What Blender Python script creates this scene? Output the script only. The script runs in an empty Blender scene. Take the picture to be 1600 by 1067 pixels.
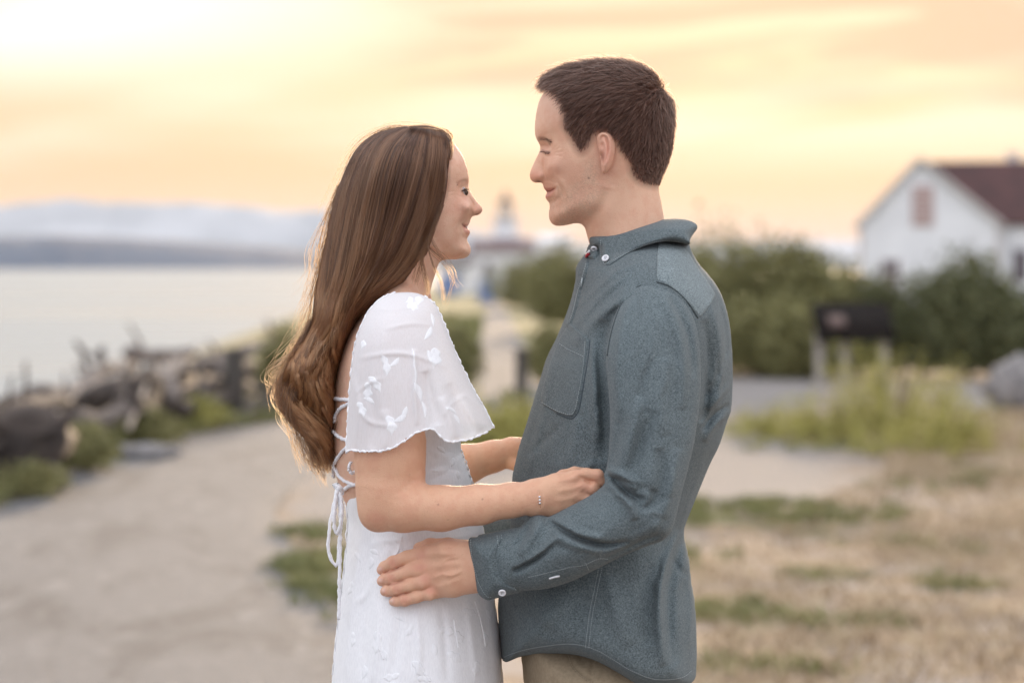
import bpy, math, random
import numpy as np
R_ = math.radians
S = bpy.context.scene
COL = S.collection
rng = np.random.default_rng(7)
random.seed(7)

# ---------------------------------------------------------------- camera, sky, sun
FPX, D0, CZ, HY = 3778.0, 3.39, 1.50, 418.0
cam = bpy.data.cameras.new('camera')
camo = bpy.data.objects.new('camera', cam)
COL.objects.link(camo)
camo.location = (0, 0, CZ)
camo.rotation_euler = (R_(90), 0, 0)
cam.sensor_width = 36
cam.lens = 85
cam.shift_y = -(533.5 - HY) / 1600
cam.clip_start = 0.1
cam.clip_end = 90000
cam.dof.use_dof = True
cam.dof.focus_distance = D0 - 0.10
cam.dof.aperture_fstop = 3.5
S.camera = camo
S.render.engine = 'CYCLES'
S.cycles.max_bounces = 8
S.cycles.volume_bounces = 0
S.cycles.transparent_max_bounces = 24
S.cycles.use_denoising = True
S.cycles.sample_clamp_direct = 6.0
S.cycles.sample_clamp_indirect = 3.0
S.view_settings.view_transform = 'Standard'
S.view_settings.look = 'None'
S.view_settings.exposure = 0.66
S.view_settings.gamma = 1
S.view_settings.use_curve_mapping = False

SUN_EL, SUN_AZ = R_(9), R_(5)          # azimuth from +Y towards +X
W = bpy.data.worlds.new('World')
S.world = W
W.use_nodes = True


class NT:
    """tiny node-tree builder"""
    def __init__(s, tree):
        s.t = tree
        tree.nodes.clear()

    def n(s, kind, **kw):
        nd = s.t.nodes.new(kind)
        ins = {}
        for k, v in kw.items():
            if k.startswith('i_'):
                ins[k[2:]] = v
            else:
                setattr(nd, k, v)
        for k, v in ins.items():
            key = int(k) if k.isdigit() else k.replace('__', ' ')
            sock = nd.inputs[key]
            if isinstance(v, bpy.types.NodeSocket):
                s.t.links.new(v, sock)
            elif isinstance(v, bpy.types.Node):
                s.t.links.new(v.outputs[0], sock)
            else:
                sock.default_value = v
        return nd

    def m(s, op, a, b=0.0, c=0.0, clamp=False):
        return s.n('ShaderNodeMath', operation=op, use_clamp=clamp, i_0=a, i_1=b, i_2=c).outputs[0]

    def mix(s, f, a, b, blend='MIX'):
        nd = s.n('ShaderNodeMix', data_type='RGBA', blend_type=blend)
        for i, v in ((0, f), (6, a), (7, b)):
            if isinstance(v, bpy.types.NodeSocket):
                s.t.links.new(v, nd.inputs[i])
            else:
                nd.inputs[i].default_value = v if (i == 0 or len(v) == 4) else (*v, 1)
        return nd.outputs[2]

    def ramp(s, fac, stops, interp='LINEAR'):
        nd = s.n('ShaderNodeValToRGB', i_0=fac)
        cr = nd.color_ramp
        cr.interpolation = interp
        while len(cr.elements) < len(stops):
            cr.elements.new(0.5)
        for e, (p, c) in zip(cr.elements, stops):
            e.position = p
            e.color = (*c, 1) if not isinstance(c, (int, float)) else (c, c, c, 1)
        return nd.outputs[0]

    def noise(s, vec, scale, detail=4, rough=0.5, dist=0.0, col=False):
        nd = s.n('ShaderNodeTexNoise', i_Vector=vec, i_Scale=scale, i_Detail=detail, i_Roughness=rough, i_Distortion=dist)
        return nd.outputs[1 if col else 0]

    def sstep(s, v, a, b):
        nd = s.n('ShaderNodeMapRange', interpolation_type='SMOOTHSTEP', i_0=v, i_1=a, i_2=b)
        return nd.outputs[0]


def build_world():
    t = NT(W.node_tree)
    co = t.n('ShaderNodeTexCoord').outputs['Generated']
    sp = t.n('ShaderNodeSeparateXYZ', i_0=co)
    x, y, z = sp.outputs
    az = t.m('ARCTAN2', x, y)                     # 0 straight ahead, visible +-0.21
    # soft colour bands by elevation (sine of the elevation), warm side
    warm = t.ramp(t.m('MULTIPLY', z, 2.5), [
        (0.000, (0.62, 0.44, 0.38)), (0.030, (0.64, 0.40, 0.27)), (0.065, (0.66, 0.37, 0.15)),
        (0.12, (0.62, 0.38, 0.19)), (0.19, (0.63, 0.44, 0.26)), (0.28, (0.66, 0.53, 0.39)),
        (0.45, (0.86, 0.83, 0.78)), (0.75, (1.00, 1.02, 1.06)), (1.0, (1.08, 1.12, 1.20))])
    cool = t.ramp(t.m('MULTIPLY', z, 1.6), [
        (0.00, (0.62, 0.62, 0.72)), (0.12, (0.74, 0.73, 0.82)), (0.35, (0.92, 0.93, 1.02)),
        (0.7, (1.06, 1.09, 1.20)), (1.0, (1.10, 1.14, 1.24))])
    side = t.sstep(y, -0.3, 0.75)
    base = t.mix(side, cool, warm)
    # paler towards the left, sunnier towards the right
    lf = t.m('MULTIPLY', t.m('MULTIPLY', t.sstep(az, 0.02, -0.22), t.sstep(z, 0.055, 0.11)), t.m('MULTIPLY', t.sstep(z, 0.42, 0.16), side))
    base = t.mix(t.m('MULTIPLY', lf, 1.0), base, (0.92, 0.86, 0.77))
    # clouds laid out in azimuth / elevation, long and thin
    cv = t.n('ShaderNodeCombineXYZ', i_0=t.m('MULTIPLY', az, 5.0), i_1=t.m('ADD', t.m('MULTIPLY', z, 42.0), t.m('MULTIPLY', az, -2.5)), i_2=0.37)
    n1 = t.noise(cv.outputs[0], 1.0, 5, 0.55, 0.6)
    n2 = t.noise(cv.outputs[0], 0.55, 3, 0.5, 0.3)
    cv3 = t.n('ShaderNodeCombineXYZ', i_0=t.m('MULTIPLY', az, 4.0), i_1=t.m('MULTIPLY', z, 60.0), i_2=2.3)
    n3 = t.noise(cv3.outputs[0], 1.0, 4, 0.5, 0.4)
    low = t.m('MULTIPLY', t.sstep(z, 0.42, 0.16), side)      # the lit cloud bank lies low on the sunset side
    # orange-mauve streaks high on the right of the frame
    m1 = t.m('MULTIPLY', t.sstep(n1, 0.41, 0.52), t.sstep(z, 0.045, 0.075))
    m1 = t.m('MULTIPLY', m1, t.sstep(az, -0.08, 0.0))
    m1 = t.m('MULTIPLY', m1, low)
    base = t.mix(t.m('MULTIPLY', m1, 0.90), base, (0.50, 0.31, 0.22))
    # bright cloud edges
    m2 = t.m('MULTIPLY', t.sstep(n2, 0.45, 0.60), t.sstep(z, 0.03, 0.06))
    m2 = t.m('MULTIPLY', m2, low)
    base = t.mix(t.m('MULTIPLY', m2, 0.85), base, (0.76, 0.61, 0.45))
    m3 = t.m('MULTIPLY', t.sstep(n3, 0.52, 0.62), t.m('MULTIPLY', t.sstep(z, 0.004, 0.012), t.sstep(z, 0.034, 0.020)))
    base = t.mix(t.m('MULTIPLY', m3, 0.5), base, (0.66, 0.50, 0.47))
    sky = t.n('ShaderNodeTexSky', sky_type='NISHITA', sun_disc=False, sun_elevation=SUN_EL,
              sun_rotation=SUN_AZ, air_density=1.2, dust_density=3.0, ozone_density=1.0)
    b1 = t.n('ShaderNodeBackground', i_0=base, i_1=1.0)
    b2 = t.n('ShaderNodeBackground', i_0=sky.outputs[0], i_1=0.05)
    ad = t.n('ShaderNodeMixShader', i_0=0.06)
    t.t.links.new(b1.outputs[0], ad.inputs[1])
    t.t.links.new(b2.outputs[0], ad.inputs[2])
    t.n('ShaderNodeOutputWorld', i_0=ad.outputs[0])


build_world()
W.cycles.sampling_method = 'AUTOMATIC'

sl = bpy.data.lights.new('sun', 'SUN')
sl.energy = 4.3
sl.angle = R_(9)
sl.color = (1.0, 0.74, 0.48)
so = bpy.data.objects.new('sun', sl)
COL.objects.link(so)
so.rotation_euler = (R_(90) - SUN_EL, 0, R_(180) - SUN_AZ)   # light travels towards -Y (towards the camera)


# ---------------------------------------------------------------- helpers
def tag(o, label=None, cat=None, group=None, kind=None):
    if label: o['label'] = label
    if cat: o['category'] = cat
    if group: o['group'] = group
    if kind: o['kind'] = kind
    return o


def orient(v, f):
    # faces outwards: positive signed volume
    q = v[f[:, :4]].astype(float) if f.shape[1] >= 4 else None
    if q is None:
        return f
    q = q - v.mean(0)
    n = np.cross(q[:, 2] - q[:, 0], q[:, 3] - q[:, 1])
    vol = (n * q.mean(1)).sum()
    return f if vol >= 0 else f[:, ::-1]


def mesh_from(name, v, f, mat=None, parent=None, smooth=True, cols=None):
    me = bpy.data.meshes.new(name)
    v = np.asarray(v, dtype=np.float32)
    if isinstance(f, np.ndarray):
        f = orient(v, f)
        me.vertices.add(len(v))
        me.vertices.foreach_set('co', v.ravel())
        k = f.shape[1]
        me.loops.add(f.size)
        me.loops.foreach_set('vertex_index', f.ravel().astype(np.int32))
        me.polygons.add(len(f))
        me.polygons.foreach_set('loop_start', np.arange(0, f.size, k, dtype=np.int32))
        me.update(calc_edges=True)
        me.validate()
    else:
        me.from_pydata([tuple(map(float, q)) for q in v], [], f)
    if smooth and len(me.polygons):
        me.polygons.foreach_set('use_smooth', np.ones(len(me.polygons), dtype=bool))
    if cols is not None:
        a = me.color_attributes.new('Col', 'FLOAT_COLOR', 'POINT')
        c4 = np.ones((len(v), 4), dtype=np.float32)
        c4[:, :3] = cols
        a.data.foreach_set('color', c4.ravel())
    if mat is not None:
        me.materials.append(mat)
    return link(name, me, parent)


def link(name, data, parent=None):
    o = bpy.data.objects.new(name, data)
    COL.objects.link(o)
    if parent is not None:
        o.parent = parent
    return o


def empty(name, loc=(0, 0, 0), rz=0, **kw):
    o = link(name, None)
    o.location = loc
    o.rotation_euler = (0, 0, rz)
    return tag(o, **kw)


def join(parts):
    """parts: list of (v, f) quad arrays"""
    vs, fs, k = [], [], 0
    for v, f in parts:
        vs.append(v)
        fs.append(f + k)
        k += len(v)
    return np.concatenate(vs), np.concatenate(fs)


def catmull(P, n=8, closed=False):
    P = np.asarray(P, float)
    N = len(P)
    out = []
    rngI = range(N if closed else N - 1)
    for i in rngI:
        if closed:
            p0, p1, p2, p3 = P[(i - 1) % N], P[i], P[(i + 1) % N], P[(i + 2) % N]
        else:
            p0, p1, p2, p3 = P[max(i - 1, 0)], P[i], P[i + 1], P[min(i + 2, N - 1)]
        for t in np.linspace(0, 1, n, endpoint=False):
            out.append(0.5 * ((2 * p1) + (-p0 + p2) * t + (2 * p0 - 5 * p1 + 4 * p2 - p3) * t * t + (-p0 + 3 * p1 - 3 * p2 + p3) * t ** 3))
    if not closed:
        out.append(P[-1])
    return np.array(out)


def resample(P, n):
    P = np.asarray(P, float)
    d = np.r_[0, np.cumsum(np.linalg.norm(np.diff(P, axis=0), axis=1))]
    t = np.linspace(0, d[-1], n)
    return np.stack([np.interp(t, d, P[:, k]) for k in range(P.shape[1])], 1)


def tube(P, r, sides=8, cap=True):
    """tube along polyline P with radius r (scalar or array)"""
    P = np.asarray(P, float)
    n = len(P)
    r = np.broadcast_to(np.asarray(r, float), (n,))
    T = np.gradient(P, axis=0)
    T /= np.linalg.norm(T, axis=1)[:, None] + 1e-12
    ref = np.array([0, 0, 1.0]) if abs(T[0][2]) < 0.9 else np.array([1.0, 0, 0])
    vs = []
    N = np.cross(T[0], ref)
    N /= np.linalg.norm(N)
    a = np.arange(sides) * 2 * math.pi / sides
    for i in range(n):
        N = N - T[i] * N.dot(T[i])
        N /= np.linalg.norm(N) + 1e-12
        B = np.cross(T[i], N)
        vs.append(P[i] + r[i] * (np.cos(a)[:, None] * N + np.sin(a)[:, None] * B))
    v = np.concatenate(vs)
    i = np.arange(n - 1)[:, None] * sides
    j = np.arange(sides)[None, :]
    j2 = (j + 1) % sides
    f = np.stack([i + j, i + sides + j, i + sides + j2, i + j2], -1).reshape(-1, 4)
    if cap:
        m = len(v)
        v = np.vstack([v, P[0][None], P[-1][None]])
        fc = []
        for q in range(0, sides, 2):
            fc.append([m, q, (q + 1) % sides, (q + 2) % sides])
            e = (n - 1) * sides
            fc.append([m + 1, e + (q + 2) % sides, e + (q + 1) % sides, e + q])
        f = np.vstack([f, np.array(fc)])
    return v, f


def box(cx, cy, cz, sx, sy, sz, rz=0.0, bev=0.0):
    """box as quads (centre, full sizes); optional small chamfer"""
    if bev <= 0:
        v = np.array([[x, y, z] for x in (-.5, .5) for y in (-.5, .5) for z in (-.5, .5)]) * [sx, sy, sz]
        f = np.array([[0, 1, 3, 2], [4, 6, 7, 5], [0, 4, 5, 1], [2, 3, 7, 6], [0, 2, 6, 4], [1, 5, 7, 3]])
    else:
        import itertools
        h = np.array([sx, sy, sz]) / 2
        v, ids = [], {}
        for sgn in itertools.product((-1, 1), repeat=3):
            for ax in range(3):
                p = np.array(sgn, float) * h
                for k in range(3):
                    if k != ax:
                        p[k] -= sgn[k] * bev
                ids[(sgn, ax)] = len(v)
                v.append(p)
        f = []
        for ax in range(3):
            o = [k for k in range(3) if k != ax]
            for s in (-1, 1):
                q = []
                for a, b in ((-1, -1), (1, -1), (1, 1), (-1, 1)):
                    sg = [0, 0, 0]
                    sg[ax] = s; sg[o[0]] = a; sg[o[1]] = b
                    q.append(ids[(tuple(sg), ax)])
                f.append(q)
            for a, b in itertools.product((-1, 1), repeat=2):
                q = []
                for s, m in ((-1, o[0]), (1, o[0]), (1, o[1]), (-1, o[1])):
                    sg = [0, 0, 0]
                    sg[ax] = s; sg[o[0]] = a; sg[o[1]] = b
                    q.append(ids[(tuple(sg), m)])
                f.append(q)
        for sgn in itertools.product((-1, 1), repeat=3):
            a, b, c = (ids[(sgn, k)] for k in range(3))
            f.append([a, b, c, c])
        v = np.array(v)
        f = [list(dict.fromkeys(q)) for q in f]
    c, s = math.cos(rz), math.sin(rz)
    v = np.stack([v[:, 0] * c - v[:, 1] * s + cx, v[:, 0] * s + v[:, 1] * c + cy, v[:, 2] + cz], 1)
    return v, f


def addbox(name, parent, mat, *a, **k):
    v, f = box(*a, **k)
    return mesh_from(name, v, [list(q) for q in f], mat, parent, smooth=False)


def pw(px, py, y=0.0):
    """photo pixel at depth D0+y -> world point"""
    d = D0 + y
    return np.array([(px - 800) / FPX * d, d, CZ - (py - HY) / FPX * d])


def gp(px, py, z=0.0):
    """point on the ground plane z seen at a photo pixel"""
    d = (CZ - z) * FPX / (py - HY)
    return np.array([(px - 800) / FPX * d, d, z])


# ---------------------------------------------------------------- materials
def mat(name, builder=None, color=None, rough=0.6, **kw):
    m = bpy.data.materials.new(name)
    m.use_nodes = True
    t = NT(m.node_tree)
    p = t.n('ShaderNodeBsdfPrincipled')
    p.inputs['Roughness'].default_value = rough
    if color is not None:
        p.inputs['Base Color'].default_value = (*color, 1)
    for k, v in kw.items():
        p.inputs[k.replace('_', ' ')].default_value = v
    out = t.n('ShaderNodeOutputMaterial', i_0=p.outputs[0])
    if builder:
        builder(t, p, out)
    return m


def L(t, a, b):
    t.t.links.new(a, b)


def noisy(c1, c2, scale, bump=0.0, bscale=None, detail=5, stretch=(1, 1, 1), dist=0.02, lo=0.3, hi=0.7):
    def b(t, p, out):
        co = t.n('ShaderNodeTexCoord').outputs['Object']
        mp = t.n('ShaderNodeMapping', i_0=co)
        mp.inputs['Scale'].default_value = stretch
        n = t.noise(mp.outputs[0], scale, detail, 0.6)
        L(t, t.mix(t.sstep(n, lo, hi), c1, c2), p.inputs['Base Color'])
        if bump:
            n2 = t.noise(mp.outputs[0], bscale or scale * 4, detail, 0.6)
            bp = t.n('ShaderNodeBump', i_Strength=bump, i_Distance=dist, i_Height=n2)
            L(t, bp.outputs[0], p.inputs['Normal'])
    return b


def skin_builder(bump=0.25, scale=900):
    def b(t, p, out):
        co = t.n('ShaderNodeTexCoord').outputs['Object']
        at = t.n('ShaderNodeAttribute', attribute_name='Col').outputs['Color']
        n = t.noise(co, 55, 4, 0.6)
        c = t.mix(t.m('MULTIPLY', t.sstep(n, 0.38, 0.66), 0.30), at, (0.60, 0.26, 0.17), 'MIX')
        n3 = t.noise(co, 420, 3, 0.6)
        c = t.mix(t.m('MULTIPLY', t.sstep(n3, 0.58, 0.75), 0.22), c, (0.36, 0.16, 0.10))
        L(t, c, p.inputs['Base Color'])
        v = t.n('ShaderNodeTexVoronoi', i_Vector=co, i_Scale=scale)
        n2 = t.noise(co, scale * 0.35, 4, 0.6)
        h = t.m('ADD', t.m('MULTIPLY', v.outputs[0], 0.6), n2)
        bp = t.n('ShaderNodeBump', i_Strength=bump, i_Distance=0.0020, i_Height=h)
        L(t, bp.outputs[0], p.inputs['Normal'])
        rr = t.n('ShaderNodeMapRange', i_0=n, i_3=0.42, i_4=0.6)
        L(t, rr.outputs[0], p.inputs['Roughness'])
    return b


def mk_skin(name, bump, scale=900):
    return mat(name, skin_builder(bump, scale), Subsurface_Weight=0.08, Subsurface_Scale=0.003,
               Subsurface_Radius=(1.0, 0.35, 0.2), Specular_IOR_Level=0.35)


def cloth_builder(dark, light, thread=1.0):
    """heathered chambray: crossed threads, slubs and worn lighter patches"""
    def b(t, p, out):
        co = t.n('ShaderNodeTexCoord').outputs['Object']
        a = t.n('ShaderNodeMapping', i_0=co); a.inputs['Scale'].default_value = (1500, 800, 330)
        c = t.n('ShaderNodeMapping', i_0=co); c.inputs['Scale'].default_value = (330, 800, 1500)
        na = t.noise(a.outputs[0], 1.0, 2, 0.6)
        nb = t.noise(c.outputs[0], 1.0, 2, 0.6)
        h = t.m('ADD', t.m('MULTIPLY', na, 0.5), t.m('MULTIPLY', nb, 0.5))
        col = t.mix(t.sstep(h, 0.38, 0.62), dark, light)
        big = t.noise(co, 14, 4, 0.6)
        col = t.mix(t.m('MULTIPLY', t.sstep(big, 0.3, 0.75), 0.12), col, tuple(min(1, q * 1.25) for q in light))
        slub = t.noise(c.outputs[0], 0.35, 3, 0.6)
        col = t.mix(t.m('MULTIPLY', t.sstep(slub, 0.60, 0.72), 0.22), col, (0.33, 0.38, 0.39))
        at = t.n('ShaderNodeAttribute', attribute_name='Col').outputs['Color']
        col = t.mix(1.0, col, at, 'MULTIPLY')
        L(t, col, p.inputs['Base Color'])
        bp = t.n('ShaderNodeBump', i_Strength=0.5, i_Distance=0.0008, i_Height=h)
        cr = t.noise(co, 95, 4, 0.55, 0.4)
        bp2 = t.n('ShaderNodeBump', i_Strength=0.07, i_Distance=0.004, i_Height=cr)
        L(t, bp2.outputs[0], bp.inputs['Normal'])
        L(t, bp.outputs[0], p.inputs['Normal'])
    return b


def hair_mat(name, color, rough=0.35, rand=0.5, tint=None):
    m = bpy.data.materials.new(name)
    m.use_nodes = True
    t = NT(m.node_tree)
    hi = t.n('ShaderNodeHairInfo')
    c = t.mix(hi.outputs['Random'], tuple(q * (1 - rand * 0.6) for q in color), tuple(min(1, q * (1 + rand)) for q in color))
    if tint is not None:
        c = t.mix(t.m('POWER', hi.outputs['Intercept'], 1.5), c, tint)
    h = t.n('ShaderNodeBsdfHairPrincipled', parametrization='COLOR', i_Roughness=rough)
    h.inputs['Radial Roughness'].default_value = 0.5
    h.inputs['Coat'].default_value = 0.0 if 'Coat' in h.inputs else 0
    L(t, c, h.inputs['Color'])
    d = t.n('ShaderNodeBsdfDiffuse', i_Color=c)
    mx = t.n('ShaderNodeMixShader', i_0=.60)
    L(t, h.outputs[0], mx.inputs[1]); L(t, d.outputs[0], mx.inputs[2])
    t.n('ShaderNodeOutputMaterial', i_0=mx.outputs[0])
    return m
# ---------------------------------------------------------------- volume surfacing
def surfnets(f, origin, h):
    s = f < 0
    nx, ny, nz = f.shape
    c = np.zeros((nx - 1, ny - 1, nz - 1), np.uint8)
    offs = [(i, j, k) for i in (0, 1) for j in (0, 1) for k in (0, 1)]
    for i, j, k in offs:
        c += s[i:nx - 1 + i, j:ny - 1 + j, k:nz - 1 + k]
    act = (c > 0) & (c < 8)
    I, J, K = np.nonzero(act)
    idx = np.full(act.shape, -1, np.int32)
    idx[I, J, K] = np.arange(len(I))
    val = {o: f[I + o[0], J + o[1], K + o[2]] for o in offs}
    acc = np.zeros((len(I), 3))
    cnt = np.zeros(len(I))
    for a in offs:
        for ax in range(3):
            if a[ax] == 0:
                b = list(a); b[ax] = 1; b = tuple(b)
                va, vb = val[a], val[b]
                m = (va < 0) != (vb < 0)
                tt = np.where(m, va / np.where(m, va - vb, 1), 0)
                p = np.zeros((len(I), 3)) + np.array(a)
                p[:, ax] = tt
                acc += np.where(m[:, None], p, 0)
                cnt += m
    V = acc / cnt[:, None] + np.stack([I, J, K], 1)
    V = V * h + np.asarray(origin)
    F = []
    sx = s[:-1] != s[1:]
    a, b, e = np.nonzero(sx[:, 1:-1, 1:-1]); b += 1; e += 1
    q = np.stack([idx[a, b - 1, e - 1], idx[a, b, e - 1], idx[a, b, e], idx[a, b - 1, e]], 1)
    F.append(np.where(s[a, b, e][:, None], q, q[:, ::-1]))
    sy = s[:, :-1] != s[:, 1:]
    a, b, e = np.nonzero(sy[1:-1, :, 1:-1]); a += 1; e += 1
    q = np.stack([idx[a - 1, b, e - 1], idx[a, b, e - 1], idx[a, b, e], idx[a - 1, b, e]], 1)
    F.append(np.where(s[a, b, e][:, None], q[:, ::-1], q))
    sz = s[:, :, :-1] != s[:, :, 1:]
    a, b, e = np.nonzero(sz[1:-1, 1:-1, :]); a += 1; b += 1
    q = np.stack([idx[a - 1, b - 1, e], idx[a, b - 1, e], idx[a, b, e], idx[a - 1, b, e]], 1)
    F.append(np.where(s[a, b, e][:, None], q, q[:, ::-1]))
    return V, np.concatenate(F)


def seg_dist(X, Y, P, closed=False):
    """distance from grid to polyline, and parameter (0..1) along it"""
    P = np.asarray(P, float)
    best = np.full(X.shape, 1e9)
    par = np.zeros(X.shape)
    n = len(P)
    m = n if closed else n - 1
    for i in range(m):
        a, b = P[i], P[(i + 1) % n]
        d = b - a
        l2 = d.dot(d) + 1e-12
        t = np.clip(((X - a[0]) * d[0] + (Y - a[1]) * d[1]) / l2, 0, 1)
        q = (X - a[0] - t * d[0]) ** 2 + (Y - a[1] - t * d[1]) ** 2
        u = q < best
        best[u] = q[u]
        par[u] = (i + t[u]) / m
    return np.sqrt(best), par


def inside(X, Y, P):
    P = np.asarray(P, float)
    r = np.zeros(X.shape, bool)
    n = len(P)
    for i in range(n):
        x1, y1 = P[i]
        x2, y2 = P[(i + 1) % n]
        if y1 == y2:
            continue
        m = ((Y >= min(y1, y2)) & (Y < max(y1, y2)))
        xi = x1 + (Y - y1) * (x2 - x1) / (y2 - y1)
        r ^= m & (X < xi)
    return r


def blur2(A, sg):
    if sg <= 0.3:
        return A
    r = int(3 * sg + 1)
    k = np.exp(-0.5 * (np.arange(-r, r + 1) / sg) ** 2)
    k /= k.sum()
    P = np.pad(A, r, mode='edge')
    P = np.apply_along_axis(lambda v: np.convolve(v, k, 'valid'), 0, P)
    return np.apply_along_axis(lambda v: np.convolve(v, k, 'valid'), 1, P)


class TPS:
    """thin plate interpolation of scattered values over the picture plane"""
    def __init__(s, pts, smooth=1e-3):
        P = np.asarray(pts, float)
        s.P = P[:, :2] / 100
        n = len(P)
        K = s.k(s.P, s.P) + np.eye(n) * smooth
        A = np.zeros((n + 3, n + 3))
        A[:n, :n] = K
        A[:n, n:] = np.c_[np.ones(n), s.P]
        A[n:, :n] = A[:n, n:].T
        s.w = np.linalg.lstsq(A, np.r_[P[:, 2], 0, 0, 0], rcond=1e-9)[0]

    def k(s, a, b):
        r2 = ((a[:, None, :] - b[None, :, :]) ** 2).sum(-1) + 1e-9
        return 0.5 * r2 * np.log(r2)

    def __call__(s, X, Y):
        q = np.stack([np.ravel(X), np.ravel(Y)], 1) / 100
        n = len(s.P)
        v = s.k(q, s.P) @ s.w[:n] + s.w[n] + q @ s.w[n + 1:]
        return v.reshape(np.shape(X))


def field(spec):
    if isinstance(spec, (int, float)):
        return lambda X, Y: np.full(np.shape(X), float(spec))
    if callable(spec):
        return spec
    return TPS(spec)


def vnoise(shape, sx, sy, seed):
    g = np.random.default_rng(seed).standard_normal(shape)
    def b(A, sg, ax):
        r = int(3 * sg + 1)
        k = np.exp(-0.5 * (np.arange(-r, r + 1) / sg) ** 2)
        P = np.pad(A, [(r, r) if i == ax else (0, 0) for i in (0, 1)], mode='reflect')
        return np.apply_along_axis(lambda v: np.convolve(v, k, 'valid'), ax, P)
    g = b(b(g, sx, 0), sy, 1)
    return g / (np.abs(g).max() + 1e-9)


PPM = FPX / D0      # picture pixels per metre on the couple's plane


class Lens:
    """A solid body given by its side outline (measured in picture units on its own mid-plane), its half
    thickness T, edge rounding R (metres) and mid-plane depth yc.  Relief can be added to the near side."""
    def __init__(s, outline, T, R, yc=0.0, h=0.002, blur=0.003, smooth=True, far=1.0, rot=0.0, pivot=800.0):
        s.rot, s.pivot = rot, pivot
        s.yc = field(yc)
        s.h = h
        o = np.asarray(outline, float)
        if smooth:
            o = catmull(o, 6, True)
        o = o.copy(); o[:, 0] = pivot + (o[:, 0] - pivot) / math.cos(rot)
        s.o = o
        st = h * PPM
        x0, y0 = o.min(0) - 6 * st
        x1, y1 = o.max(0) + 6 * st
        s.gx = np.arange(x0, x1, st)
        s.gy = np.arange(y0, y1, st)
        X, Y = np.meshgrid(s.gx, s.gy, indexing='ij')
        s.X, s.Y = X, Y
        d, _ = seg_dist(X, Y, o, True)
        sd = np.where(inside(X, Y, o), d, -d) / PPM
        s.sd = sd
        Rf = field(R)(X, Y)
        Rf = np.maximum(Rf, 0.002)
        Tf = np.maximum(field(T)(X, Y), 0.002)
        q = sd / Rf
        g = np.where(q < 0, 2 * q, np.where(q < 1, 2 * q - q * q, 1.0))
        s.H = blur2(Tf ** 2 * g, blur / h)
        s.D = np.zeros_like(s.H)
        s.far = far

    gain = 1.5
    soft = 0.008

    def W(s):
        return np.sqrt(np.maximum(s.H, 0))

    def samp(s, A, px, py):
        i = np.clip((np.asarray(px, float) - s.gx[0]) / (s.gx[1] - s.gx[0]), 0, len(s.gx) - 1.001)
        j = np.clip((np.asarray(py, float) - s.gy[0]) / (s.gy[1] - s.gy[0]), 0, len(s.gy) - 1.001)
        a = i.astype(int); b = j.astype(int)
        u = i - a; v = j - b
        return A[a, b] * (1 - u) * (1 - v) + A[a + 1, b] * u * (1 - v) + A[a, b + 1] * (1 - u) * v + A[a + 1, b + 1] * u * v

    def near(s):
        W = s.W()
        return W + s.D * np.clip(W / s.soft, 0, 1)

    def q(s, qx, qy):
        """picture position of a near-surface point -> position on the mid-plane"""
        qx = np.asarray(qx, float); qy = np.asarray(qy, float)
        N = s.near()
        px, py = qx.copy(), qy.copy()
        for _ in range(5):
            w = s.samp(N, px, py)
            yc = s.yc(px, py)
            k = (D0 + yc - w) / (D0 + yc)
            px = 800 + (qx - 800) * k
            if s.rot:
                px = s.pivot + (px - s.pivot - w * math.sin(s.rot) * PPM) / math.cos(s.rot)
            py = HY + (qy - HY) * k
        return px, py

    def turn(s, P):
        if not s.rot:
            return P
        X0 = (s.pivot - 800) / PPM
        c, q = math.cos(s.rot), math.sin(s.rot)
        x = P[..., 0] - X0; y = P[..., 1] - D0
        return np.stack([X0 + x * c - y * q, D0 + x * q + y * c, P[..., 2]], -1)

    def pt(s, qx, qy, off=0.0, N=None):
        px, py = s.q(qx, qy)
        return s.pt0(px, py, off, N)

    def pt0(s, px, py, off=0.0, N=None):
        N = s.near() if N is None else N
        w = s.samp(N, px, py)
        yc = s.yc(px, py)
        d = D0 + yc
        e = 0.6 * s.h * PPM
        gx = (s.samp(N, px + e, py) - s.samp(N, px - e, py)) / (2 * e / PPM)
        gy = (s.samp(N, px, py + e) - s.samp(N, px, py - e)) / (2 * e / PPM)
        n = np.stack([-gx, -np.ones_like(gx), gy], -1)
        n /= np.linalg.norm(n, axis=-1)[..., None]
        p = np.stack([(px - 800) / FPX * d, d - w, CZ - (py - HY) / FPX * d], -1)
        return s.turn(p + n * np.asarray(off)[..., None])

    def stroke(s, pts, width, amp, taper=True, side=0.0, raw=False):
        """ridge (+) or crease (-), width in picture units, amp in mm; side>0 makes a one-sided fold"""
        P = catmull(np.asarray(pts, float), 5)
        if not raw:
            a, b = s.q(P[:, 0], P[:, 1])
            P = np.stack([a, b], 1)
        m = 4 * width
        i0, i1 = np.searchsorted(s.gx, [P[:, 0].min() - m, P[:, 0].max() + m])
        j0, j1 = np.searchsorted(s.gy, [P[:, 1].min() - m, P[:, 1].max() + m])
        if i1 <= i0 or j1 <= j0:
            return
        X, Y = s.X[i0:i1, j0:j1], s.Y[i0:i1, j0:j1]
        d, t = seg_dist(X, Y, P)
        g = np.exp(-0.5 * (d / width) ** 2)
        if taper:
            g = g * np.clip(np.sin(np.clip(t, 0, 1) * math.pi), 0, 1) ** 0.6
        s.D[i0:i1, j0:j1] += g * amp * 0.001 * s.gain

    def blob(s, cx, cy, rx, ry, amp, ang=0, p=2.0):
        a, b = s.q(cx, cy)
        c, q = math.cos(R_(ang)), math.sin(R_(ang))
        u = ((s.X - a) * c + (s.Y - b) * q) / rx
        v = (-(s.X - a) * q + (s.Y - b) * c) / ry
        s.D += amp * 0.001 * s.gain * np.exp(-((u * u + v * v) ** (p / 2)))

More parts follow.
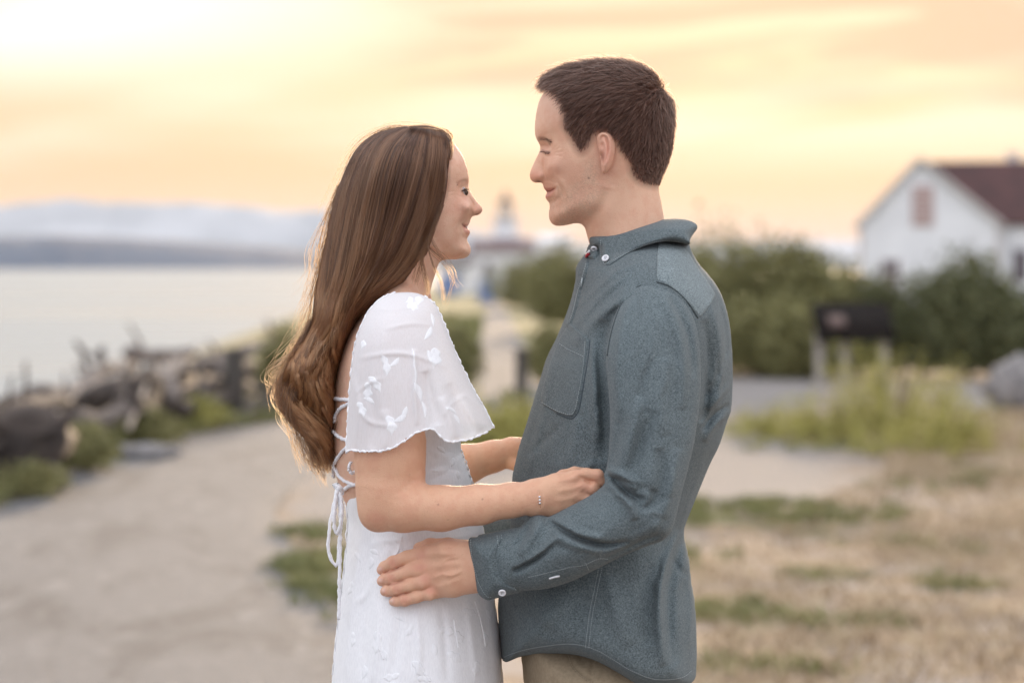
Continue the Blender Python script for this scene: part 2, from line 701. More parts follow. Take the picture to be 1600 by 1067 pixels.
    def mesh(s, ymax=None):
        N = s.near()
        W0 = s.W() * s.far
        Hn = np.where(s.H > 0, N * N, s.H)
        Hf = np.where(s.H > 0, W0 * W0, s.H)
        m = max(N.max(), W0.max()) + 4 * s.h
        ys = np.arange(-m, m, s.h)
        f = np.empty((len(s.gx), len(ys), len(s.gy)), np.float32)
        for k, y in enumerate(ys):
            f[:, k, :] = (y * y - (Hn if y < 0 else Hf)) / (np.sqrt(np.abs(Hn)) + abs(y) + 0.004)
        V, F = surfnets(f, (0, 0, 0), 1.0)
        st = s.gx[1] - s.gx[0]
        px = s.gx[0] + V[:, 0] * st
        py = s.gy[0] + V[:, 2] * st
        y = ys[0] + V[:, 1] * s.h
        # snap flat-on near vertices exactly onto the relief
        n = s.samp(N, px, py)
        ok = (y < 0) & (n > 0.012) & (np.abs(-n - y) < 2.0 * s.h)
        y = np.where(ok, -n, y)
        yc = s.yc(px, py)
        d = D0 + yc
        P = np.stack([(px - 800) / FPX * d, d + y, CZ - (py - HY) / FPX * d], 1)
        s.last = (px, py, y)
        s.local = P
        return s.turn(P), F[:, ::-1]


def photo_xy(P):
    """where world points stand in the picture"""
    return 800 + P[:, 0] / P[:, 1] * FPX, HY + (CZ - P[:, 2]) / P[:, 1] * FPX


def smin(a, b, k):
    h = np.clip(0.5 + 0.5 * (b - a) / k, 0, 1)
    return b * (1 - h) + a * h - k * h * (1 - h)


def cone_sd(G, a, b, ra, rb):
    a = np.asarray(a, np.float32); b = np.asarray(b, np.float32)
    d = b - a
    l2 = float(d.dot(d)) + 1e-12
    q = [G[i] - a[i] for i in range(3)]
    t = np.clip((q[0] * d[0] + q[1] * d[1] + q[2] * d[2]) / l2, 0, 1)
    r = ra + (rb - ra) * t
    return np.sqrt((q[0] - t * d[0]) ** 2 + (q[1] - t * d[1]) ** 2 + (q[2] - t * d[2]) ** 2) - r


class Sdf:
    def __init__(s, lo, hi, h):
        s.lo = np.asarray(lo, float)
        s.h = h
        n = np.ceil((np.asarray(hi) - s.lo) / h).astype(int)
        ax = [(s.lo[i] + np.arange(n[i]) * h).astype(np.float32) for i in range(3)]
        s.G = [ax[0][:, None, None], ax[1][None, :, None], ax[2][None, None, :]]
        s.shape = tuple(n)

    def chain(s, pts, k=0.004):
        """pts: list of (px, py, y, r_mm)"""
        r = None
        P = [(pw(p[0], p[1], p[2]), p[3] * 0.001) for p in pts]
        for (a, ra), (b, rb) in zip(P[:-1], P[1:]):
            d = cone_sd(s.G, a, b, ra, rb)
            r = d if r is None else smin(r, d, k)
        return r

    def ball(s, px, py, y, r):
        c = pw(px, py, y)
        return np.sqrt((s.G[0] - c[0]) ** 2 + (s.G[1] - c[1]) ** 2 + (s.G[2] - c[2]) ** 2).astype(np.float32) - r * 0.001

    def mesh(s, f):
        V, F = surfnets(f, s.lo, s.h)
        return V, F[:, ::-1]


def drape(L_, poly, off=0.0012, step=1.6, edge=2.0, smooth=True, under=0.002, puff=0.0):
    """a piece of cloth lying on a Lens's near side: polygon in picture units; returns quads"""
    o = np.asarray(poly, float)
    if smooth:
        o = catmull(o, 5, True)
    x0, y0 = o.min(0) - 2 * step
    x1, y1 = o.max(0) + 2 * step
    gx = np.arange(x0, x1, step); gy = np.arange(y0, y1, step)
    X, Y = np.meshgrid(gx, gy, indexing='ij')
    d, _ = seg_dist(X, Y, o, True)
    sd = np.where(inside(X, Y, o), d, -d)
    # pull outside-ring points to the outline so the border is clean
    keep = sd > -step * 0.9
    ring = keep & (sd < 0)
    # nearest point on outline for the ring
    if ring.any():
        rx, ry = X[ring], Y[ring]
        bd = np.full(rx.shape, 1e9); bx = rx.copy(); by = ry.copy()
        for i in range(len(o)):
            a, b = o[i], o[(i + 1) % len(o)]
            dd = b - a
            t = np.clip(((rx - a[0]) * dd[0] + (ry - a[1]) * dd[1]) / (dd.dot(dd) + 1e-12), 0, 1)
            cx, cy = a[0] + t * dd[0], a[1] + t * dd[1]
            q = (rx - cx) ** 2 + (ry - cy) ** 2
            u = q < bd
            bd[u] = q[u]; bx[u] = cx[u]; by[u] = cy[u]
        X[ring] = bx; Y[ring] = by
    q = np.clip(np.where(ring, 0, sd) / edge, 0, 1)
    prof = np.sqrt(1 - (1 - q) ** 2)
    offs = -under + (off + under) * prof + puff * np.clip(sd / 12, 0, 1)
    idx = np.full(X.shape, -1)
    idx[keep] = np.arange(keep.sum())
    P = L_.pt(X[keep], Y[keep], offs[keep])
    c = keep[:-1, :-1] & keep[1:, :-1] & keep[1:, 1:] & keep[:-1, 1:]
    i, j = np.nonzero(c)
    F = np.stack([idx[i, j], idx[i, j + 1], idx[i + 1, j + 1], idx[i + 1, j]], 1)
    return P, F[:, ::-1]


def stitches(L_, pts, off=0.0008, dash=2.2, gap=1.1, r=0.00035, name='stitching', mat=None, parent=None):
    """a row of short threads along a polyline lying on the cloth, one mesh"""
    P = catmull(np.asarray(pts, float), 8)
    tot = np.linalg.norm(np.diff(P, axis=0), axis=1).sum()
    n = max(2, int(tot / (dash + gap)))
    Q = resample(P, n * 4)
    parts = []
    N = L_.near()
    px, py = L_.q(Q[:, 0], Q[:, 1])
    W3 = L_.pt0(px, py, off, N)
    for i in range(n):
        parts.append(tube(W3[i * 4:i * 4 + 3], r, 4, cap=True))
    v, f = join(parts)
    return mesh_from(name, v, f, mat, parent)


def hair_obj(name, curves, r0, r1, mat_, parent):
    """curves: array (n, k, 3); tapered strands"""
    n, k, _ = curves.shape
    hc = bpy.data.hair_curves.new(name)
    hc.add_curves([k] * n)
    hc.points.foreach_set('position', curves.astype(np.float32).ravel())
    t = np.linspace(0, 1, k)
    rad = r0 * (1 - t ** 3) + r1 * t ** 3
    jit = np.random.default_rng(3).uniform(0.7, 1.25, (n, 1))
    R = (rad[None, :] * jit).astype(np.float32)
    hc.points.foreach_set('radius', R.ravel())
    hc.materials.append(mat_)
    return link(name, hc, parent)
# ================================================================= THE PLACE
# ---------------------------------------------------------------- land, beach, sea
def shore_x(Y):
    return np.interp(Y, [0, 12, 25, 40, 70, 110, 150, 185, 215, 400], [-4.6, -4.6, -5.0, -5.4, -6.4, -7.8, -8.5, -7.0, 0, 0])


gxs = np.concatenate([np.arange(-60, -14, 4), np.arange(-14, -7, .5), np.arange(-7, 10, .16), np.arange(10, 24, 1.0), np.arange(24, 120, 8), np.arange(120, 421, 50)])
gys = np.concatenate([np.arange(-30, 6, 3), np.arange(6, 30, .16), np.arange(30, 60, .6), np.arange(60, 225, 3), np.arange(225, 300, 15)])
GX, GY = np.meshgrid(gxs, gys, indexing='ij')


def gpoly(pts):
    return np.array([gp(a, b)[:2] for a, b in pts])


gravel_polys = [
    gpoly([(445, 815), (438, 775), (500, 720), (640, 690), (900, 655), (1100, 648), (1200, 665), (1330, 715), (1340, 752), (1240, 785), (1110, 800), (1000, 812), (850, 830), (700, 850), (560, 850)]),
    gpoly([(870, 596), (1000, 594), (1150, 592), (1290, 590), (1300, 606), (1280, 630), (1150, 645), (1000, 655), (880, 660)]),
    gpoly([(1480, 602), (1560, 592), (1700, 590), (1750, 640), (1600, 640), (1540, 650), (1500, 630)])]
path_L = [(-3.25, -6), (-3.3, 6)] + [tuple(gp(a, b)[:2]) for a, b in ((20, 780), (70, 750), (150, 715), (280, 682), (400, 663), (470, 655), (600, 640), (700, 605), (742, 560), (756, 500), (762, 470))]
path_R = [(.9, -6), (.2, 6)] + [tuple(gp(a, b)[:2]) for a, b in ((530, 985), (460, 898), (438, 828), (424, 800), (450, 765), (500, 735), (600, 705), (740, 684), (862, 652), (846, 600), (820, 540), (800, 500), (786, 470))]
pathpoly = np.array(catmull(path_L, 5).tolist() + catmull(path_R, 5)[::-1].tolist())


def soft(P, w):
    d, _ = seg_dist(GX, GY, P, True)
    sd = np.where(inside(GX, GY, P), d, -d)
    return np.clip(sd / w * .5 + .5, 0, 1)


sh = shore_x(GY)
below = np.clip((sh - GX) / 6.0, 0, 1)
bump = vnoise(GX.shape, 4, 4, 101) * .035 + vnoise(GX.shape, 10, 10, 102) * .07
fade = np.clip((GY - 7) / 3, 0, 1) * (1 - soft(pathpoly, .6))
Zg = -2.6 * below ** 1.3 - np.clip((GY - 185) / 30, 0, 1) * 2.6 * (below <= 0) + bump * fade * (below < .01) - .02
Zg = np.minimum(Zg, np.where(GY < 185, .06, -.02))
Zg = np.where(soft(pathpoly, .5) > .45, np.minimum(Zg, -.02), Zg)
gravel = np.max([soft(p, .9) for p in gravel_polys], axis=0)
green = np.zeros_like(GX)
for (a, b, rx, ry, am) in [(470, 832, .12, .25, .7), (512, 885, .20, .8, .8), (540, 930, .2, .5, .6), (1140, 965, .28, .30, 1), (1135, 800, .5, .7, .8), (1265, 810, .45, .8, .8), (1230, 790, .7, .4, .5), (1270, 900, .12, .18, .8), (1320, 980, .3, .3, .4),
                           (1500, 910, .15, .3, .7), (1380, 690, 1.3, 1.2, .8), (1180, 655, .7, .8, .7), (1510, 700, .8, .9, .7), (1440, 670, 1.2, 2, .8), (1180, 1040, .3, .2, .5), (1060, 880, .3, .6, .6), (830, 640, .5, 2, .8), (700, 620, .4, 3, .7),
                           (250, 640, 1.2, 4, .8), (120, 700, .7, 2.5, .9), (60, 760, .5, 1.5, .8), (1420, 850, .5, .6, .35), (1560, 780, .7, .9, .3), (1300, 1000, .5, .4, .4), (1230, 985, .3, .3, .4)]:
    c = gp(a, b)
    green = np.maximum(green, am * np.exp(-(((GX - c[0]) / rx) ** 2 + ((GY - c[1]) / ry) ** 2)))
green = np.clip(green + np.clip((GY - 32) / 12, 0, .95), 0, 1)
beach = np.clip(below * 5, 0, 1)
nx, ny = GX.shape
I, J = np.meshgrid(np.arange(nx - 1), np.arange(ny - 1), indexing='ij')
F = np.stack([I * ny + J, (I + 1) * ny + J, (I + 1) * ny + J + 1, I * ny + J + 1], -1).reshape(-1, 4)


def ground_b(t, p, out):
    co = t.n('ShaderNodeTexCoord').outputs['Object']
    at = t.n('ShaderNodeAttribute', attribute_name='Col').outputs['Color']
    sp = t.n('ShaderNodeSeparateColor', i_0=at).outputs
    n1 = t.noise(co, 1.7, 6, .62)
    n2 = t.noise(co, 9, 5, .6)
    n3 = t.noise(co, 60, 4, .6)
    dry = t.mix(t.sstep(n2, .35, .7), (.185, .125, .078), (.37, .275, .180))
    dry = t.mix(t.m('MULTIPLY', t.sstep(n1, .46, .60), .8), dry, (.30, .255, .225))
    gv = t.mix(t.sstep(n3, .3, .7), (.155, .135, .122), (.255, .232, .218))
    gr = t.mix(t.sstep(n2, .3, .7), (.105, .115, .042), (.22, .20, .085))
    jit = t.m('SUBTRACT', n2, .5)
    f1 = t.sstep(t.m('ADD', sp[0], t.m('MULTIPLY', jit, .9)), .35, .65)
    n5 = t.noise(co, 3.6, 5, .65)
    f2 = t.m('MULTIPLY', t.sstep(t.m('ADD', sp[1], t.m('MULTIPLY', t.m('SUBTRACT', n5, .5), 2.6)), .40, .85), .8)
    c = t.mix(f1, dry, gv)
    c = t.mix(f2, c, gr)
    bc = t.mix(t.sstep(n2, .3, .7), (.22, .20, .19), (.34, .32, .31))
    c = t.mix(sp[2], c, bc)
    L(t, c, p.inputs['Base Color'])
    bp = t.n('ShaderNodeBump', i_Strength=.8, i_Distance=.03, i_Height=t.m('ADD', n2, t.m('MULTIPLY', n3, .5)))
    L(t, bp.outputs[0], p.inputs['Normal'])


M_ground = mat('dry_ground', ground_b, rough=.95)
ground = mesh_from('ground', np.stack([GX, GY, Zg], -1).reshape(-1, 3), F, M_ground, cols=np.stack([gravel, green, beach], -1).reshape(-1, 3))
tag(ground, kind='structure')


def sea_b(t, p, out):
    co = t.n('ShaderNodeTexCoord').outputs['Object']
    mp = t.n('ShaderNodeMapping', i_0=co); mp.inputs['Scale'].default_value = (.35, 1.0, 1)
    n1 = t.noise(mp.outputs[0], .6, 6, .6, .3)
    n2 = t.noise(mp.outputs[0], .03, 4, .6, .5)
    bp = t.n('ShaderNodeBump', i_Strength=.12, i_Distance=.25, i_Height=n1)
    L(t, bp.outputs[0], p.inputs['Normal'])
    L(t, t.mix(n2, (.10, .13, .16), (.16, .20, .23)), p.inputs['Base Color'])
    rr = t.n('ShaderNodeMapRange', i_0=n2, i_1=.35, i_2=.65, i_3=.20, i_4=.36)
    L(t, rr.outputs[0], p.inputs['Roughness'])


M_sea = mat('sea_water', sea_b, IOR=1.33)
v = np.array([(-22000, -400, -1.8), (22000, -400, -1.8), (22000, 16500, -1.8), (-22000, 16500, -1.8)])
sea = mesh_from('sea', v, np.array([[0, 1, 2, 3]]), M_sea, smooth=False)
tag(sea, kind='structure')


def path_b(t, p, out):
    co = t.n('ShaderNodeTexCoord').outputs['Object']
    mp = t.n('ShaderNodeMapping', i_0=co); mp.inputs['Scale'].default_value = (2.0, .62, 1)
    n1 = t.noise(mp.outputs[0], 1.0, 7, .68, .6)
    n2 = t.noise(co, 90, 4, .6)
    n4 = t.noise(mp.outputs[0], 4.5, 6, .65, .5)
    vo = t.n('ShaderNodeTexVoronoi', feature='DISTANCE_TO_EDGE', i_Vector=t.mix(.35, mp.outputs[0], t.noise(co, 2, 4, .6, 0, True)), i_Scale=.9)
    crack = t.sstep(vo.outputs[0], .035, .0)
    c = t.mix(t.sstep(n2, .3, .7), (.105, .101, .101), (.190, .182, .180))
    c = t.mix(t.m('MULTIPLY', t.sstep(n1, .47, .62), .60), c, (.062, .058, .058))
    c = t.mix(t.m('MULTIPLY', t.sstep(n4, .52, .68), .45), c, (.25, .238, .23))
    c = t.mix(t.m('MULTIPLY', crack, .22), c, (.06, .056, .055))
    L(t, c, p.inputs['Base Color'])
    bp = t.n('ShaderNodeBump', i_Strength=.8, i_Distance=.015, i_Height=t.m('ADD', n2, n4))
    L(t, bp.outputs[0], p.inputs['Normal'])


M_path = mat('worn_asphalt', path_b, rough=.9)
A_ = resample(catmull(path_L, 6), 110); B_ = resample(catmull(path_R, 6), 110)
g = np.random.default_rng(9)
wob = np.convolve(g.normal(0, 1, 130), np.ones(3) / 3, 'same')[:110] * .05
cols_ = 14
pv = []
for k in range(cols_ + 1):
    s_ = k / cols_
    q = A_ * (1 - s_) + B_ * s_
    if k == 0: q = q + np.stack([wob, wob * 0], 1)
    if k == cols_: q = q + np.stack([wob[::-1], wob * 0], 1)
    pv.append(np.c_[q, np.full(110, .006 if 0 < k < cols_ else -.015)])
pv = np.array(pv)
I, J = np.meshgrid(np.arange(cols_), np.arange(109), indexing='ij')
F = np.stack([I * 110 + J, (I + 1) * 110 + J, (I + 1) * 110 + J + 1, I * 110 + J + 1], -1).reshape(-1, 4)
path = mesh_from('path', pv.reshape(-1, 3), F, M_path)
tag(path, kind='structure')

# ---------------------------------------------------------------- far land across the water


def ridge(name, pts, Y, depth, m, seed, rough, steps=260):
    """a far ridge with a front slope, back slope and real depth"""
    px = np.linspace(-1400, 2800, steps)
    top = np.interp(px, [p[0] for p in pts], [p[1] for p in pts])
    g = np.random.default_rng(seed)
    nz = sum(np.interp(px, np.linspace(-1400, 2800, n_), g.normal(0, 1, n_)) * a for n_, a in ((40, rough), (110, rough * .45), (240, rough * .25)))
    h = np.maximum((HY - top - nz) / FPX * Y, 4)
    X = (px - 800) / FPX * Y
    rows = [(0, -.02), (.18, .35), (.35, .72), (.5, 1.0), (.75, .7), (1, -.02)]
    V = []
    for i, (dy, hh_) in enumerate(rows):
        jit = g.normal(0, .03, steps) if 0 < i < 5 else 0
        V.append(np.stack([X * (1 + dy * depth / Y), Y + dy * depth + g.normal(0, depth * .01, steps), np.where(hh_ < 0, -3, h * (hh_ + jit * (hh_ < 1))) - 1.8], 1))
    V = np.array(V)
    I, J = np.meshgrid(np.arange(len(rows) - 1), np.arange(steps - 1), indexing='ij')
    F = np.stack([I * steps + J, I * steps + J + 1, (I + 1) * steps + J + 1, (I + 1) * steps + J], -1).reshape(-1, 4)
    o = mesh_from(name, V.reshape(-1, 3), F, m)
    return tag(o, kind='structure')


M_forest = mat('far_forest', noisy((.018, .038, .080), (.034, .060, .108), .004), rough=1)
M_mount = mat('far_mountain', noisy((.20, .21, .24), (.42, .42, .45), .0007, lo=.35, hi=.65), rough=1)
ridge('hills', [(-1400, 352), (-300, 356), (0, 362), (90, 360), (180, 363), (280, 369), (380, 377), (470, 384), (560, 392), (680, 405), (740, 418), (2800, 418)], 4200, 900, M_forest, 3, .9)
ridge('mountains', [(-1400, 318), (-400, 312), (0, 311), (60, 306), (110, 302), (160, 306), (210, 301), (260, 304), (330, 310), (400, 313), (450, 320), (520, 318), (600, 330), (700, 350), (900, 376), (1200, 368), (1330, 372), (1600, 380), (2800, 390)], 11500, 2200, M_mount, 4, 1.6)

# ---------------------------------------------------------------- plants
M_leaf_dark = mat('leaf_dark', noisy((.075, .085, .032), (.150, .150, .060), 6), rough=.7)
M_leaf_mid = mat('leaf_olive', noisy((.150, .145, .050), (.27, .245, .095), 6), rough=.7)
M_leaf_yel = mat('leaf_yellow_green', noisy((.25, .24, .06), (.46, .41, .12), 6), rough=.7)
M_stem = mat('brown_stem', noisy((.07, .05, .035), (.13, .10, .07), 30), rough=.9)
M_grass_dry = mat('dry_grass', noisy((.30, .22, .135), (.46, .36, .23), 3), rough=.9)
M_grass_green = mat('green_grass', noisy((.12, .135, .045), (.27, .25, .10), 3), rough=.9)
for m_ in (M_leaf_dark, M_leaf_mid, M_leaf_yel, M_grass_dry, M_grass_green):
    m_.node_tree.nodes['Principled BSDF'].inputs['Transmission Weight'].default_value = 0


def leaf_cloud(g, w, d, h, n, size, lobes, upright=0.0):
    """leaf-sized faces through the volume of several overlapping lobes standing on the ground"""
    L_ = []
    for i in range(lobes):
        a = g.uniform(0, 6.28); r = g.uniform(.05, .62)
        hh_ = h * g.uniform(.62, 1.0) * (1 - .30 * r)
        L_.append((math.cos(a) * r * w / 2, math.sin(a) * r * d / 2, hh_ * .55, w * g.uniform(.18, .32), d * g.uniform(.2, .3), hh_ * .47))
    L_.append((0, 0, h * .5, w * .30, d * .3, h * .48))
    idx = g.integers(0, len(L_), n)
    A = np.array(L_)[idx]
    u = g.normal(0, 1, (n, 3)); u /= np.linalg.norm(u, axis=1)[:, None]
    rad = g.uniform(.45, 1.08, n) ** .6
    far = g.random(n) < .10
    rad = np.where(far, g.uniform(1.0, 1.22, n), rad)
    P = A[:, :3] + u * rad[:, None] * A[:, 3:]
    P[:, 2] = np.maximum(P[:, 2], .02 + g.random(n) * .1 * h)
    a = g.normal(0, 1, (n, 3)); a[:, 2] += upright * 3; a /= np.linalg.norm(a, axis=1)[:, None]
    b = np.cross(a, g.normal(0, 1, (n, 3))); b /= np.linalg.norm(b, axis=1)[:, None]
    s = size * g.uniform(.6, 1.4, n)[:, None]
    V = np.stack([P - a * s, P + b * s * .45, P + a * s, P - b * s * .45], 1).reshape(-1, 3)
    F = np.arange(4 * n).reshape(n, 4)
    return V, F


def shrub(name, label, cx, top, base, wpx, m, n=3500, size=.045, lobes=9, seed=1, group=None, cat='shrub', upright=0, dz=0.0):
    c = gp(cx, base)
    Y = c[1]
    h = (base - top) / FPX * Y * (1.12 if group == gb else .95)
    w = wpx / FPX * Y * (1.4 if group == gb else 1.2)
    n = int(n * (1.7 if group == gb else 1.1))
    g = np.random.default_rng(seed)
    c[1] += w * .35
    c[0] *= c[1] / Y
    h *= c[1] / Y
    e = empty(name, (c[0], c[1], dz), label=label, cat=cat, group=group)
    if upright:
        ns = 110
        a_ = g.uniform(0, 6.28, ns); r_ = np.abs(g.normal(0, .30, ns)) * w
        b0 = np.stack([np.cos(a_) * r_, np.sin(a_) * r_, 0 * r_], 1)
        hs_ = h * g.uniform(.35, 1.08, ns) * np.exp(-(r_ / (w * .55)) ** 2)
        tip = b0 + np.stack([np.cos(a_) * hs_ * .35, np.sin(a_) * hs_ * .35, hs_], 1) + g.normal(0, .05, (ns, 3))
        ii = g.integers(0, ns, n); tt_ = g.uniform(.05, 1, n)
        P = b0[ii] + (tip - b0)[ii] * tt_[:, None] + g.normal(0, .028, (n, 3))
        P[:, 2] = np.maximum(P[:, 2], .01)
        a = g.normal(0, 1, (n, 3)); a[:, 2] += 1.2; a /= np.linalg.norm(a, axis=1)[:, None]
        b = np.cross(a, g.normal(0, 1, (n, 3))); b /= np.linalg.norm(b, axis=1)[:, None]
        s_ = size * g.uniform(.6, 1.5, n)[:, None]
        V = np.stack([P - a * s_, P + b * s_ * .3, P + a * s_, P - b * s_ * .3], 1).reshape(-1, 3)
        F = np.arange(4 * n).reshape(n, 4)
    else:
        V, F = leaf_cloud(g, w, max(w * .8, .5), h, n, size, lobes, upright)
    tag(mesh_from('foliage', V, F, m, e, smooth=False), kind='stuff')
    for i in range(5):
        a = g.uniform(0, 6.28)
        p = np.array([[0, 0, -.05], [math.cos(a) * w * .08, math.sin(a) * w * .08, h * .3], [math.cos(a) * w * .2, math.sin(a) * w * .2, h * .75]])
        v, f = tube(catmull(p, 4), np.linspace(.02, .006, 9) * max(h, .5), 6)
        mesh_from('stem', v, f, M_stem, e)
    return e


gb = 'shrubs in the hedge behind the man'
shrub('shrub', 'broad olive shrub filling the hedge between the tall one and the gable', 1255, 412, 580, 190, M_leaf_mid, 4500, .055, 10, 230, gb)
shrub('shrub', 'low pale olive shrub in front of the hedge just left of the sign', 1262, 490, 596, 110, M_leaf_mid, 2500, .045, 8, 231, gb)
shrub('shrub', 'olive shrub directly behind the man\'s back below his collar', 1060, 400, 590, 200, M_leaf_mid, 4500, .055, 10, 232, gb)
shrub('shrub', 'small dark shrub right of the lighthouse, farthest in the hedge', 838, 398, 486, 120, M_leaf_mid, 3000, .07, 8, 201, gb)
shrub('shrub', 'olive shrub behind the man\'s chest, left part of the hedge', 905, 388, 520, 170, M_leaf_mid, 4000, .07, 9, 202, gb)
shrub('shrub', 'shrub hidden mostly behind the man\'s shoulders', 1010, 380, 560, 190, M_leaf_mid, 3500, .06, 9, 203, gb)
shrub('shrub', 'tallest rounded shrub just right of the man\'s collar', 1115, 362, 584, 190, M_leaf_mid, 6500, .055, 11, 204, gb)
shrub('shrub', 'broad olive shrub between the tall one and the dark sign', 1215, 384, 586, 175, M_leaf_mid, 5500, .055, 10, 205, gb)
shrub('shrub', 'lower shrub just left of the house gable behind the sign', 1295, 420, 586, 150, M_leaf_mid, 4500, .055, 9, 206, gb)
shrub('shrub', 'shrub under the gable window right behind the dark sign', 1370, 448, 588, 130, M_leaf_dark, 3800, .055, 8, 207, gb)
shrub('shrub', 'dark shrub below the white wall, between sign and round bush', 1440, 436, 588, 120, M_leaf_dark, 3800, .055, 8, 208, gb)
shrub('shrub', 'dark round bush in front of the white house', 1515, 404, 592, 170, M_leaf_dark, 6500, .055, 10, 209, gb)
shrub('shrub', 'low dark bush at the right edge below the side wall', 1612, 470, 592, 120, M_leaf_dark, 3500, .055, 8, 210, gb)
shrub('shrub', 'light green low shrub in front of the tall hedge beside the man\'s back', 1190, 468, 594, 170, M_leaf_mid, 4000, .05, 9, 211, gb)
shrub('shrub', 'tall green shrub at the water side behind the woman\'s hair', 448, 495, 640, 110, M_leaf_mid, 4500, .04, 9, 212, 'shrubs beside the path')
shrub('shrub', 'olive shrub on the left edge of the path between the couple', 706, 478, 612, 90, M_leaf_mid, 3500, .035, 8, 213, 'shrubs beside the path')
shrub('shrub', 'weedy green shrub beside the short post between the couple', 778, 612, 702, 110, M_leaf_yel, 3600, .03, 8, 214, 'shrubs beside the path', upright=1)
shrub('shrub', 'small green shrub right beside the lighthouse path', 862, 505, 604, 110, M_leaf_mid, 3800, .04, 6, 215, 'shrubs beside the path')
shrub('flowering_weed', 'tall yellow-green feathery weed in front of the sign legs', 1390, 520, 690, 190, M_leaf_yel, 5200, .022, 12, 216, None, 'plant', 1.2)
shrub('flowering_weed', 'low spreading yellow-green weed right of the feathery one', 1475, 600, 712, 170, M_leaf_yel, 3600, .022, 9, 217, None, 'plant', 1.0)
shrub('flowering_weed', 'low yellow-green weed patch beside the gravel left of the feathery weed', 1290, 612, 692, 180, M_leaf_yel, 3000, .022, 9, 218, None, 'plant', 1.0)
shrub('flowering_weed', 'flat yellowish weed patch nearest the man\'s elbow', 1195, 632, 684, 120, M_leaf_yel, 1500, .02, 6, 219, None, 'plant', 1.0)
shrub('beach_weed', 'green weed clump in front of the dark root wad', 130, 655, 742, 130, M_leaf_mid, 2600, .022, 9, 220, 'weeds between the driftwood', 'plant')
shrub('beach_weed', 'green weed clump in the middle of the driftwood', 235, 632, 700, 120, M_leaf_mid, 2400, .022, 8, 221, 'weeds between the driftwood', 'plant')
shrub('beach_weed', 'yellowish weed clump left of the wooden post', 318, 612, 672, 90, M_leaf_yel, 1800, .022, 8, 222, 'weeds between the driftwood', 'plant')
shrub('beach_weed', 'dark weed clump at the lower left corner of the driftwood', 40, 715, 782, 110, M_leaf_mid, 1800, .02, 8, 223, 'weeds between the driftwood', 'plant')


def blades(name, C, hgt, wid, m, label=None, seed=1, lean=.5, parent=None):
    g = np.random.default_rng(seed)
    n = len(C)
    a = g.uniform(0, 6.28, n)
    h = hgt * g.uniform(.5, 1.3, n)
    w = wid * g.uniform(.6, 1.3, n)
    le = g.normal(0, lean, (n, 2)) * h[:, None]
    dx = np.stack([np.cos(a), np.sin(a), 0 * a], 1) * w[:, None]
    tip = C + np.stack([le[:, 0], le[:, 1], h], 1)
    mid = C + np.stack([le[:, 0] * .35, le[:, 1] * .35, h * .6], 1)
    V = np.stack([C - dx, C + dx, mid + dx * .7, mid - dx * .7, tip, tip], 1)
    V = V[:, :5].reshape(-1, 3)
    b = np.arange(n)[:, None] * 5
    F4 = (b + np.array([0, 1, 2, 3])).tolist()
    F3 = (b + np.array([3, 2, 4])).tolist()
    o = mesh_from(name, V, F4 + F3, m, parent, smooth=False)
    return tag(o, kind='stuff')


def scatter_px(g, n, poly, z=0.0):
    P = gpoly(poly)
    lo, hi = P.min(0), P.max(0)
    out = []
    while sum(map(len, out)) < n:
        q = g.uniform(lo, hi, (n * 2, 2))
        out.append(q[inside(q[:, 0], q[:, 1], P)])
    q = np.concatenate(out)[:n]
    return np.c_[q, np.full(n, z)]


g = np.random.default_rng(31)
C = scatter_px(g, 24000, [(1080, 1120), (1080, 850), (1250, 800), (1380, 740), (1400, 660), (1600, 640), (1750, 700), (1850, 1120)])
keepn = g.random(len(C)) < .35 + .65 * (np.sin(C[:, 0] * 2.3 + np.sin(C[:, 1] * 1.1) * 2) > -.1)
blades('dry_grass', C[keepn], .06, .0045, M_grass_dry, seed=5, lean=1.1)
C2 = []
for (a, b, rx, ry, n) in [(470, 832, .09, .2, 250), (505, 885, .15, .6, 1200), (535, 935, .14, .4, 500), (1140, 965, .24, .22, 1500), (1120, 800, .4, .45, 1300), (1210, 792, .5, .35, 900), (1275, 812, .35, .5, 1200), (1270, 902, .09, .12, 220), (1505, 915, .12, .2, 260),
                          (1060, 880, .2, .4, 300), (1320, 975, .2, .15, 250), (1190, 1045, .2, .12, 280), (1410, 850, .3, .3, 250), (1480, 760, .4, .4, 350), (1560, 740, .4, .4, 250), (520, 832, .1, .3, 120), (1180, 665, .5, .6, 500), (1300, 700, .5, .4, 400), (830, 660, .3, 1.2, 900), (800, 620, .3, 2, 900)]:
    c = gp(a, b)
    k_ = 14
    sx_, sy_ = g.normal(0, rx * .75, k_), g.normal(0, ry * .75, k_)
    ii = g.integers(0, k_, n)
    C2.append(np.c_[c[0] + sx_[ii] + g.normal(0, .045, n), c[1] + sy_[ii] + g.normal(0, .06, n), np.zeros(n)])
blades('green_grass', np.concatenate(C2), .055, .005, M_grass_green, seed=6, lean=.7)
Ye = g.uniform(14, 27, 5000)
Xe = np.interp(Ye, A_[:, 1], A_[:, 0]) - np.abs(g.normal(.05, .5, 5000))
blades('bank_grass', np.c_[Xe, Ye, np.zeros(5000)], .13, .006, M_grass_green, seed=7, lean=.6)
Yf = g.uniform(24, 70, 6000)
Xf = np.interp(Yf, A_[:, 1], A_[:, 0]) - np.abs(g.normal(.1, 1.1, 6000))
blades('verge_grass', np.c_[Xf, Yf, np.zeros(6000)], .2, .010, M_grass_green, seed=8, lean=.5)

